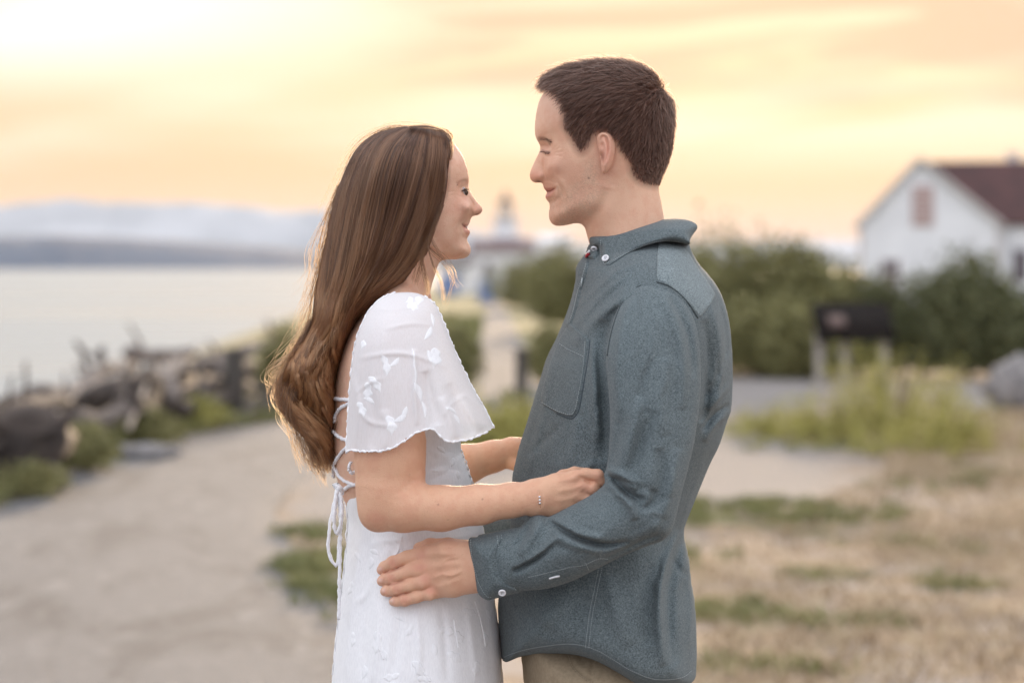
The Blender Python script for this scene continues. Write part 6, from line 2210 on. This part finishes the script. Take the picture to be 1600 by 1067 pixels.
# flutter sleeve
fl_out = [(618, 457.5), (603, 462), (585, 475), (568, 500), (556, 535), (549, 580), (545, 630), (542, 680), (540, 708), (536, 760), (600, 775), (700, 770), (790, 740), (780, 690), (772, 668), (758, 640), (740, 608), (722, 572), (706, 535), (692, 500), (680, 476), (664, 463), (645, 457)]
FLn = Lens(fl_out, [(620, 460, .05), (600, 500, .062), (680, 500, .05), (560, 600, .055), (620, 600, .068), (720, 600, .045), (550, 700, .05), (620, 700, .072), (700, 690, .062), (765, 670, .03)],
           [(620, 460, .05), (560, 600, .05), (740, 640, .035), (650, 720, .06)], [(640, 460, -.118), (620, 520, -.142), (620, 600, -.158), (610, 700, -.170), (740, 660, -.150)], 0.0022, 0.003)
HEMN = catmull([(530, 712), (541, 709), (548, 704), (562, 706), (592, 706), (612, 701), (632, 689), (648, 678), (664, 672.5), (674, 671), (682, 676), (692, 687), (704, 691), (722, 689.5), (745, 683), (762, 675), (776, 667)], 6)
for p, w, a in [([(600, 515), (640, 506), (680, 508)], 2.0, 1.4), ([(560, 560), (610, 552), (650, 556), (700, 575)], 2.4, 1.6), ([(575, 480), (610, 484), (650, 478)], 2.2, 1.2), ([(600, 520), (596, 560), (590, 600)], 2.0, 1.0),
                ([(648, 545), (648, 600), (652, 665)], 2.8, 3.2), ([(664, 580), (672, 620), (682, 665)], 6, -4.5), ([(700, 600), (722, 640), (738, 680)], 5, -3.2), ([(718, 620), (735, 648), (752, 672)], 5, 3.2), ([(690, 620), (702, 650), (712, 686)], 5, 3.5),
                ([(560, 640), (580, 660), (620, 665)], 2.5, 1.2), ([(552, 590), (560, 640), (556, 700)], 4, 2.0), ([(575, 600), (585, 650), (580, 700)], 5, -2.0), ([(690, 652), (722, 618), (752, 640)], 2.0, 1.0), ([(555, 615), (575, 600), (600, 590)], 2, 1.0),
                ([(600, 640), (607, 670), (602, 704)], 5, 2.0)]:
    FLn.stroke(p, w, a)
FLn.D += vnoise(FLn.X.shape, 6, 12, 61) * .0016
v, f = FLn.mesh()
lpx, lpy, lyy = FLn.last
qx_, qy_ = photo_xy(v)
hemy = np.interp(qx_, HEMN[:, 0], HEMN[:, 1])
hemfar = np.interp(lpx, [530, 560, 600, 650, 700, 772], [700, 690, 680, 672, 668, 664])
bad = np.where(lyy < 0, qy_ > hemy, lpy > hemfar)
top = (lyy > 0.5)
keep = ~bad[f].any(1)
f = f[keep]
used = np.unique(f)
remap = np.full(len(v), -1); remap[used] = np.arange(len(used))
flut = mesh_from('sleeve', v[used], remap[f], M_sheer, dress)
P = resample(HEMN[6:-6], 90)
w3 = FLn.pt(np.clip(P[:, 0], 542, 770), P[:, 1] - 1, np.full(90, .0004))
v, f = tube(w3 + np.random.default_rng(2).normal(0, .0005, w3.shape), .0013 + .0005 * np.sin(np.arange(90) * 1.3), 6)
mesh_from('rolled_hem', v, f, M_appl, flut)
for pl in ([(664, 463), (680, 476), (692, 500), (706, 535), (722, 572), (740, 608), (758, 640), (772, 668)], [(618, 457.5), (603, 462), (585, 475), (568, 500), (556, 535), (549, 580), (545, 630), (541, 706)]):
    P = resample(catmull(pl, 5), 70)
    w3 = FLn.pt0(P[:, 0], P[:, 1], np.full(70, .0002))
    v, f = tube(w3 + np.random.default_rng(4).normal(0, .0005, w3.shape), .0011 + .0004 * np.sin(np.arange(70) * 1.7), 6)
    mesh_from('edge_stitching', v, f, M_appl, flut)
for (x, y, l_, w_, a_, lb) in [(646, 478, 20, 7, 20, 2), (655, 470, 16, 6, 100, 1), (640, 470, 14, 5, 150, 1), (670, 522, 26, 4.5, 120, 0), (677, 500, 24, 3, 80, 0), (681, 560, 34, 9, 95, 2), (672, 556, 20, 4, 80, 0),
                               (604, 572, 36, 6, 80, 2), (616, 568, 26, 4, 140, 0), (588, 600, 34, 6, 55, 2), (575, 612, 30, 7, 95, 2), (566, 640, 28, 6, 70, 2), (578, 625, 22, 4, 30, 0), (612, 665, 34, 8, 80, 2), (625, 655, 26, 5, 150, 0),
                               (632, 645, 22, 4, 120, 0), (655, 612, 34, 5, 70, 0), (664, 640, 30, 3, 80, 0), (706, 640, 22, 3, 30, 0), (715, 655, 20, 3, 60, 0), (567, 540, 18, 4, 110, 1), (700, 480, 1, 1, 0, 0), (650, 590, 50, 1.6, 92, 0), (647, 560, 40, 1.6, 88, 0)]:
    if l_ < 3: continue
    v, f = drape(FLn, leaf(x, y, l_, w_, a_, .1, lb), .0005, 1.3, 2.4, True, .0003)
    if len(f): mesh_from('leaf_applique', v, f, M_white, flut)
# laces over the bare back, knot, loop and hanging ends
M_lace = mat('white_cord', noisy((.76, .76, .78), (.86, .86, .88), 400, .5, 900, dist=.0006), rough=.9)


def lace(pts, r=.0024, off=.0022, free=False, y=None, parent=None, name='lace'):
    P = resample(catmull(np.asarray(pts, float), 6), 40)
    if free:
        yy = np.interp(np.linspace(0, 1, 40), np.linspace(0, 1, len(y)), y)
        w3 = np.array([pw(a, b, c) for (a, b), c in zip(P, yy)])
    else:
        w3 = WTs.pt(P[:, 0], P[:, 1], np.full(40, off))
    g = np.random.default_rng(int(pts[0][0] * 7 + pts[0][1]))
    rad = r * (1 + .18 * np.sin(np.arange(40) * 1.9) + g.normal(0, .08, 40))
    v, f = tube(w3 + g.normal(0, .0003, w3.shape), rad, 7)
    return mesh_from(name, v, f, M_lace, parent or dress)


lace([(521, 622), (532, 624), (548, 624)])
lace([(524, 660), (527, 648), (534, 638), (548, 630)])
lace([(522, 672), (530, 681), (540, 686), (549, 689)])
lace([(548, 694), (538, 704), (529, 716), (523, 730), (524, 745)])
lace([(524, 728), (531, 742), (541, 751), (556, 757)])
lace([(560, 756), (548, 758), (538, 765), (529, 765)])
bow = [-.075, -.08, -.082, -.08]
knot = lace([(524, 758), (530, 762), (532, 770), (526, 772)], .0045, free=True, y=[-.072, -.078, -.076, -.07], name='knot')
lace([(527, 764), (519, 800), (514.5, 828), (513, 858), (518, 875), (526, 884), (528, 876), (530, 845), (532, 815), (534, 790), (530, 768)], .0025, free=True, y=[-.078, -.084, -.088, -.086, -.08], name='lace_loop')
lace([(527, 766), (523, 795), (522, 818), (526, 833), (531, 822), (534, 800), (533, 775)], .0026, free=True, y=[-.080, -.090, -.092, -.082], name='lace_loop')
lace([(529, 768), (532, 820), (531, 870), (530, 920), (529, 968)], .0024, free=True, y=[-.078, -.088, -.09, -.092], name='lace_end')
lace([(548, 722), (545, 731), (550, 739), (557, 735)], .0022, free=True, y=[-.11, -.115, -.115, -.11], name='lace_loop')
# sandals
M_sand = mat('tan_leather', color=(.30, .18, .10), rough=.6)
for sgn in (-1, 1):
    SE = Lens([(620, 2030), (618, 2088), (740, 2090), (770, 2084), (768, 2070), (720, 2058), (680, 2035), (650, 2020)], .040, .03, sgn * .09, 0.005, 0.004)
    v, f = SE.mesh()
    mesh_from('sandal', v, f, M_sand, woman)
# bracelet with three beads
a = np.linspace(0, 2 * math.pi, 40)
c = pw(843, 776, -.2055)
ax = np.array([1, 0, .06]); ax /= np.linalg.norm(ax)
up = np.array([0, 0, 1.0]); up -= ax * up.dot(ax); up /= np.linalg.norm(up)
sd2 = np.cross(ax, up)
ring = c + .0232 * (np.cos(a)[:, None] * up * 1.0 + np.sin(a)[:, None] * sd2 * .93)
v, f = tube(ring, .00032, 5)
M_gold = mat('gold_chain', color=(.75, .45, .25), rough=.25, Metallic=1.0)
bracelet = mesh_from('bracelet', v, f, M_gold, woman)
M_bead = mat('silver_bead', color=(.85, .83, .84), rough=.18, Metallic=.7)
for q_ in (-.006, -.002, .002):
    side = -1 if sd2[1] > 0 else 1
    hgt = q_ / .0232
    p = c + .0236 * (up * math.sin(hgt) + sd2 * side * math.cos(hgt) * .95)
    ball('bead', p, .0016, M_bead, bracelet, 6)

# ---------------------------------------------------------------- her hair
M_hair_w = hair_mat('hair_brown_long', (.085, .042, .024), .30, .5, tint=(.22, .10, .045))
HTONES = [hair_mat('hair_tone_dark', (.040, .019, .012), .32, .35, tint=(.22, .095, .04)), hair_mat('hair_tone_mid', (.064, .030, .019), .32, .35, tint=(.30, .13, .055)),
          hair_mat('hair_tone_warm', (.096, .045, .026), .30, .35, tint=(.38, .18, .075)), hair_mat('hair_tone_light', (.140, .068, .038), .30, .3, tint=(.46, .23, .10))]
M_hbase = mat('hair_core_brown', noisy((.040, .020, .013), (.075, .038, .023), 1.0, .8, 1.0, stretch=(260, 260, 14), dist=.002), rough=.6)  # dark hair brown for the solid core beneath the strands
hair_out = [(640, 198), (670, 200), (694, 206), (703, 222), (699, 250), (697, 286), (692, 316), (683, 345), (672, 378), (664, 402), (650, 425), (633, 447), (600, 470), (566, 497), (546, 525), (531, 560), (525, 600), (524, 640), (524, 680), (522, 715),
            (512, 735), (500, 738), (488, 722), (475, 695), (462, 665), (446, 630), (438, 600), (446, 574), (470, 545), (486, 510), (491, 478), (499, 430), (509, 383), (518, 334), (527, 296), (539, 264), (549, 238), (571, 219), (600, 203)]
hT = [(640, 205, .04), (690, 230, .066), (660, 260, .086), (600, 260, .088), (560, 260, .07), (690, 300, .072), (620, 330, .094), (540, 320, .066), (670, 370, .074), (600, 400, .094), (520, 400, .06), (640, 430, .068), (570, 470, .085), (500, 480, .055),
      (540, 520, .070), (490, 560, .060), (510, 600, .058), (450, 600, .035), (510, 680, .045), (470, 660, .035), (500, 730, .02)]
HR = Lens(hair_out, hT, [(640, 205, .06), (560, 250, .05), (690, 280, .04), (500, 450, .05), (640, 430, .02), (530, 600, .02), (450, 600, .03), (500, 720, .02)], 0.0, 0.0026, 0.004)
inner = Lens([(800 + (x - 800), y) for x, y in hair_out], hT, [(640, 205, .06), (560, 250, .05), (690, 280, .04), (500, 450, .05), (640, 430, .02), (530, 600, .02), (450, 600, .03), (500, 720, .02)], 0.0, 0.003, 0.004)
# pull the solid core inwards by a few millimetres
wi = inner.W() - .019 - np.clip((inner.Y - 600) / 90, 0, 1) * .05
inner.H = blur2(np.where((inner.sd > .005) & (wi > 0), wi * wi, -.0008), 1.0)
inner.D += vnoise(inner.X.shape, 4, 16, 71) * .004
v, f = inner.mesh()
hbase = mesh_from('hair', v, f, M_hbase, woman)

G = [
    [(694, 206), (702, 214), (705, 226), (701, 255), (698, 287), (692, 318), (682, 350), (671, 380), (660, 404), (646, 426), (628, 446), (596, 470), (563, 497), (544, 526), (530, 562), (524, 602), (524, 642), (522, 682), (520, 716)],
    [(684, 203), (691, 222), (690, 250), (685, 290), (676, 325), (662, 360), (648, 392), (632, 418), (612, 442), (584, 466), (556, 495), (536, 528), (522, 566), (516, 605), (517, 645), (518, 685), (515, 722)],
    [(672, 200), (672, 225), (668, 260), (658, 300), (645, 340), (630, 378), (614, 410), (595, 438), (570, 466), (545, 496), (525, 532), (508, 572), (500, 612), (504, 652), (510, 690), (507, 730)],
    [(660, 198), (650, 220), (640, 260), (628, 305), (615, 350), (600, 392), (582, 430), (562, 465), (540, 500), (518, 538), (496, 578), (484, 615), (490, 655), (500, 692), (501, 738)],
    [(650, 198), (625, 215), (606, 250), (594, 300), (584, 350), (570, 400), (554, 445), (534, 490), (512, 530), (488, 566), (468, 600), (468, 640), (482, 680), (494, 716), (500, 742)],
    [(642, 198), (604, 208), (578, 238), (562, 285), (550, 335), (540, 385), (528, 435), (514, 482), (495, 525), (470, 560), (452, 592), (452, 628), (468, 665), (482, 700), (492, 732)],
    [(632, 198), (590, 208), (558, 232), (542, 262), (529, 296), (519, 334), (510, 383), (500, 432), (491, 480), (484, 515), (466, 547), (442, 575), (434, 600), (443, 632), (460, 667), (475, 697), (486, 728)],
]
KP = 30
GG = np.array([resample(catmull(np.array(g_, float), 6), KP) for g_ in G])      # 7 x KP x 2


def guide(u, t):
    """u in 0..6, t in 0..1 arrays -> picture position"""
    u = np.clip(u, 0, 5.999); i = u.astype(int); fu = u - i
    x = np.clip(t, 0, 1) * (KP - 1.001); j = x.astype(int); ft = x - j
    w = lambda a, b: GG[a, b]
    p = (w(i, j) * (1 - fu)[..., None] + w(i + 1, j) * fu[..., None]) * (1 - ft)[..., None] + (w(i, j + 1) * (1 - fu)[..., None] + w(i + 1, j + 1) * fu[..., None]) * ft[..., None]
    return p


rg = np.random.default_rng(77)
NL, PER, K = 640, 38, 38
N = NL * PER
lu = rg.uniform(0, 6, NL); ls = 1.05 - rg.random(NL) ** 1.4 * .24; lf = rg.normal(1.25, .12, NL); lph = 1.6 * np.sin(lu * 1.7) + lu * .9 + rg.normal(0, .95, NL); la = rg.uniform(.5, 1.0, NL); lend = 1 - rg.random(NL) ** 1.3 * .30
far_l = rg.random(NL) < .22
lw = rg.uniform(.02, .075, NL)
li = np.repeat(np.arange(NL), PER)
t = np.linspace(0, 1, K)[None, :] * (lend[li] * rg.uniform(.9, 1.02, N))[:, None]
t = np.clip(t, 0, 1)
us = lu[li][:, None] + (rg.normal(0, 1, N) * lw[li])[:, None] * (1.9 - 1.5 * t) * 1.6
P = guide(us, t)
e = .01
Q = guide(us, np.clip(t + e, 0, 1)) - guide(us, np.clip(t - e, 0, 1))
Q /= np.linalg.norm(Q, axis=2)[..., None] + 1e-9
nrm = np.stack([-Q[..., 1], Q[..., 0]], -1)
wav = (np.clip(t - .30, 0, 1) ** .9) * 20 * la[li][:, None] * np.sin(2 * math.pi * lf[li][:, None] * t * 1.6 + lph[li][:, None]) + rg.normal(0, 1, N)[:, None] * 2.2 * np.clip(t - .2, 0, 1) \
    + 7 * np.clip(t - .45, 0, 1) * lf[li][:, None] * np.sin(2 * math.pi * (2.2 + 1.5 * lf[li][:, None]) * t + lph[li][:, None] * 3) + .9 * np.sin(t * 23 + rg.uniform(0, 6, N)[:, None]) * t
P = P + nrm * wav[..., None]
P = P + nrm * (np.repeat(rg.normal(0, 1, NL), PER)[:, None] * 6.5 * np.clip(t - .3, 0, 1) ** .8)[..., None]
fr = rg.random(N) < .07
P[..., 0] += np.where(fr[:, None], (rg.normal(0, 1, N)[:, None] * 12) * t ** 1.5, 0)
P[..., 1] += np.where(fr[:, None], (rg.normal(0, 1, N)[:, None] * 9) * t ** 1.5, 0)
sw = np.clip((P[..., 1] - 455) / 110, 0, 1)
phz = 2 * math.pi * (P[..., 1] - 470) / 92 + us * 1.15 + rg.normal(0, .35, NL)[li][:, None]
P[..., 0] += sw * (11 + 7.0 * np.sin(phz))
dwave = sw * .013 * np.cos(phz)
depth_f = (ls[li][:, None] + rg.normal(0, .012, N)[:, None] + .06 * np.sin(2 * math.pi * lf[li][:, None] * t * 1.3 + lph[li][:, None] * 2) * t)
Wn = HR.samp(HR.W(), P[..., 0], P[..., 1])
hqx, hqy = HW.q(P[..., 0], P[..., 1])
Wh = HW.samp(HW.near(), hqx, hqy)
Wn = np.where(P[..., 1] < 400, np.maximum(Wn, np.minimum(Wh + .005, Wn + .05)), Wn)
sgn = np.where(far_l[li][:, None], 1, -1)
tail = np.clip(t - .45, 0, 1)
mixd = (rg.uniform(-1, 1, N)[:, None]) * tail * 1.3
yy = sgn * Wn * depth_f + np.clip(t - .3, 0, 1) * .022 * la[li][:, None] * .5 * np.cos(2 * math.pi * lf[li][:, None] * t * 1.6 + lph[li][:, None] * 1.3)
yy = yy - dwave + 0 * mixd
d = D0 + yy
dc = D0 + yy * 1.0
X = (P[..., 0] - 800) / FPX * d
Z = CZ - (P[..., 1] - HY) / FPX * d
C = np.stack([X, d, Z], -1)
tone = rg.integers(0, 4, NL)[li]
for k_, m_ in enumerate(HTONES):
    hair_obj('strands', C[tone == k_], .00036, .00012, m_, hbase)

# loose strands: in front of the neck, behind the back, above the crown
fly = []


def wisp(pts, n, y0, y1, spread0, spread1, seed):
    g = np.random.default_rng(seed)
    B_ = resample(catmull(np.asarray(pts, float), 6), K)
    tt_ = np.linspace(0, 1, K)
    for i in range(n):
        o = g.normal(0, 1, 2)
        ph, fq = g.uniform(0, 6.28), g.uniform(.5, 1.6)
        q = B_ + np.outer(spread0 + (spread1 - spread0) * tt_, o) + np.outer(np.sin(tt_ * 6.28 * fq + ph) * tt_ * spread1 * .8, [1, .2])
        y = np.linspace(y0, y1, K) + g.normal(0, .004)
        dd_ = D0 + y
        fly.append(np.stack([(q[:, 0] - 800) / FPX * dd_, dd_, CZ - (q[:, 1] - HY) / FPX * dd_], 1))


wisp([(695, 300), (684, 335), (668, 372), (659, 400), (663, 428), (668, 447), (666, 462)], 26, -.074, -.085, .6, 2.0, 1)
wisp([(692, 320), (676, 360), (660, 395), (655, 420), (650, 440)], 30, -.074, -.08, 1, 3, 12)
wisp([(684, 325), (674, 355), (668, 385), (676, 415), (688, 440), (692, 470)], 12, -.074, -.09, .8, 2.5, 2)
wisp([(676, 345), (670, 385), (692, 408), (704, 425), (708, 445)], 5, -.07, -.07, .8, 4, 3)
wisp([(672, 370), (690, 408), (707, 430), (703, 452), (694, 478)], 5, -.06, -.07, .8, 3, 13)
wisp([(668, 385), (694, 412), (706, 440), (712, 452)], 4, -.05, -.05, .8, 5, 14)
wisp([(630, 199), (600, 203), (568, 219), (547, 246), (530, 286), (514, 336)], 22, 0, 0, 2, 7, 4)
wisp([(704, 214), (697, 204), (682, 197), (655, 192), (625, 191), (600, 196)], 7, 0, 0, 1.5, 2.5, 5)
wisp([(702, 222), (706, 214), (703, 208), (694, 203), (676, 201)], 24, -.02, -.01, 1, 2, 15)
wisp([(640, 196), (610, 197), (585, 206), (560, 226)], 10, 0, 0, 1.5, 5, 6)
wisp([(530, 290), (515, 330), (500, 380), (492, 430), (478, 480), (470, 520)], 26, 0, 0, 2, 8, 7)
wisp([(510, 380), (495, 440), (482, 500), (462, 540), (440, 575)], 30, 0, -.01, 3, 10, 8)
wisp([(486, 500), (466, 545), (438, 578), (432, 605), (442, 635)], 60, 0, -.02, 3, 7, 9)
wisp([(515, 330), (500, 370), (488, 400), (486, 440), (474, 470)], 10, 0, 0, 2, 12, 10)
wisp([(516, 640), (496, 665), (486, 700), (500, 735), (506, 752)], 40, -.03, -.02, 8, 6, 21)
wisp([(520, 660), (512, 690), (520, 715), (522, 735)], 40, -.04, -.03, 4, 5, 22)
wisp([(455, 600), (448, 640), (462, 670), (470, 705), (478, 722)], 30, -.02, -.02, 6, 7, 23)
wisp([(470, 540), (444, 560), (424, 575), (418, 590), (428, 600)], 12, -.01, 0, 4, 6, 24)
wisp([(500, 560), (470, 600), (458, 640), (470, 690), (486, 730)], 60, -.03, -.03, 5, 8, 11)
wisp([(640, 198), (670, 198), (695, 206), (706, 222), (704, 250)], 40, -.015, -.05, 1.2, 1.0, 16)
hair_obj('loose_strands', np.array(fly), .00021, .00009, M_hair_w, hbase)
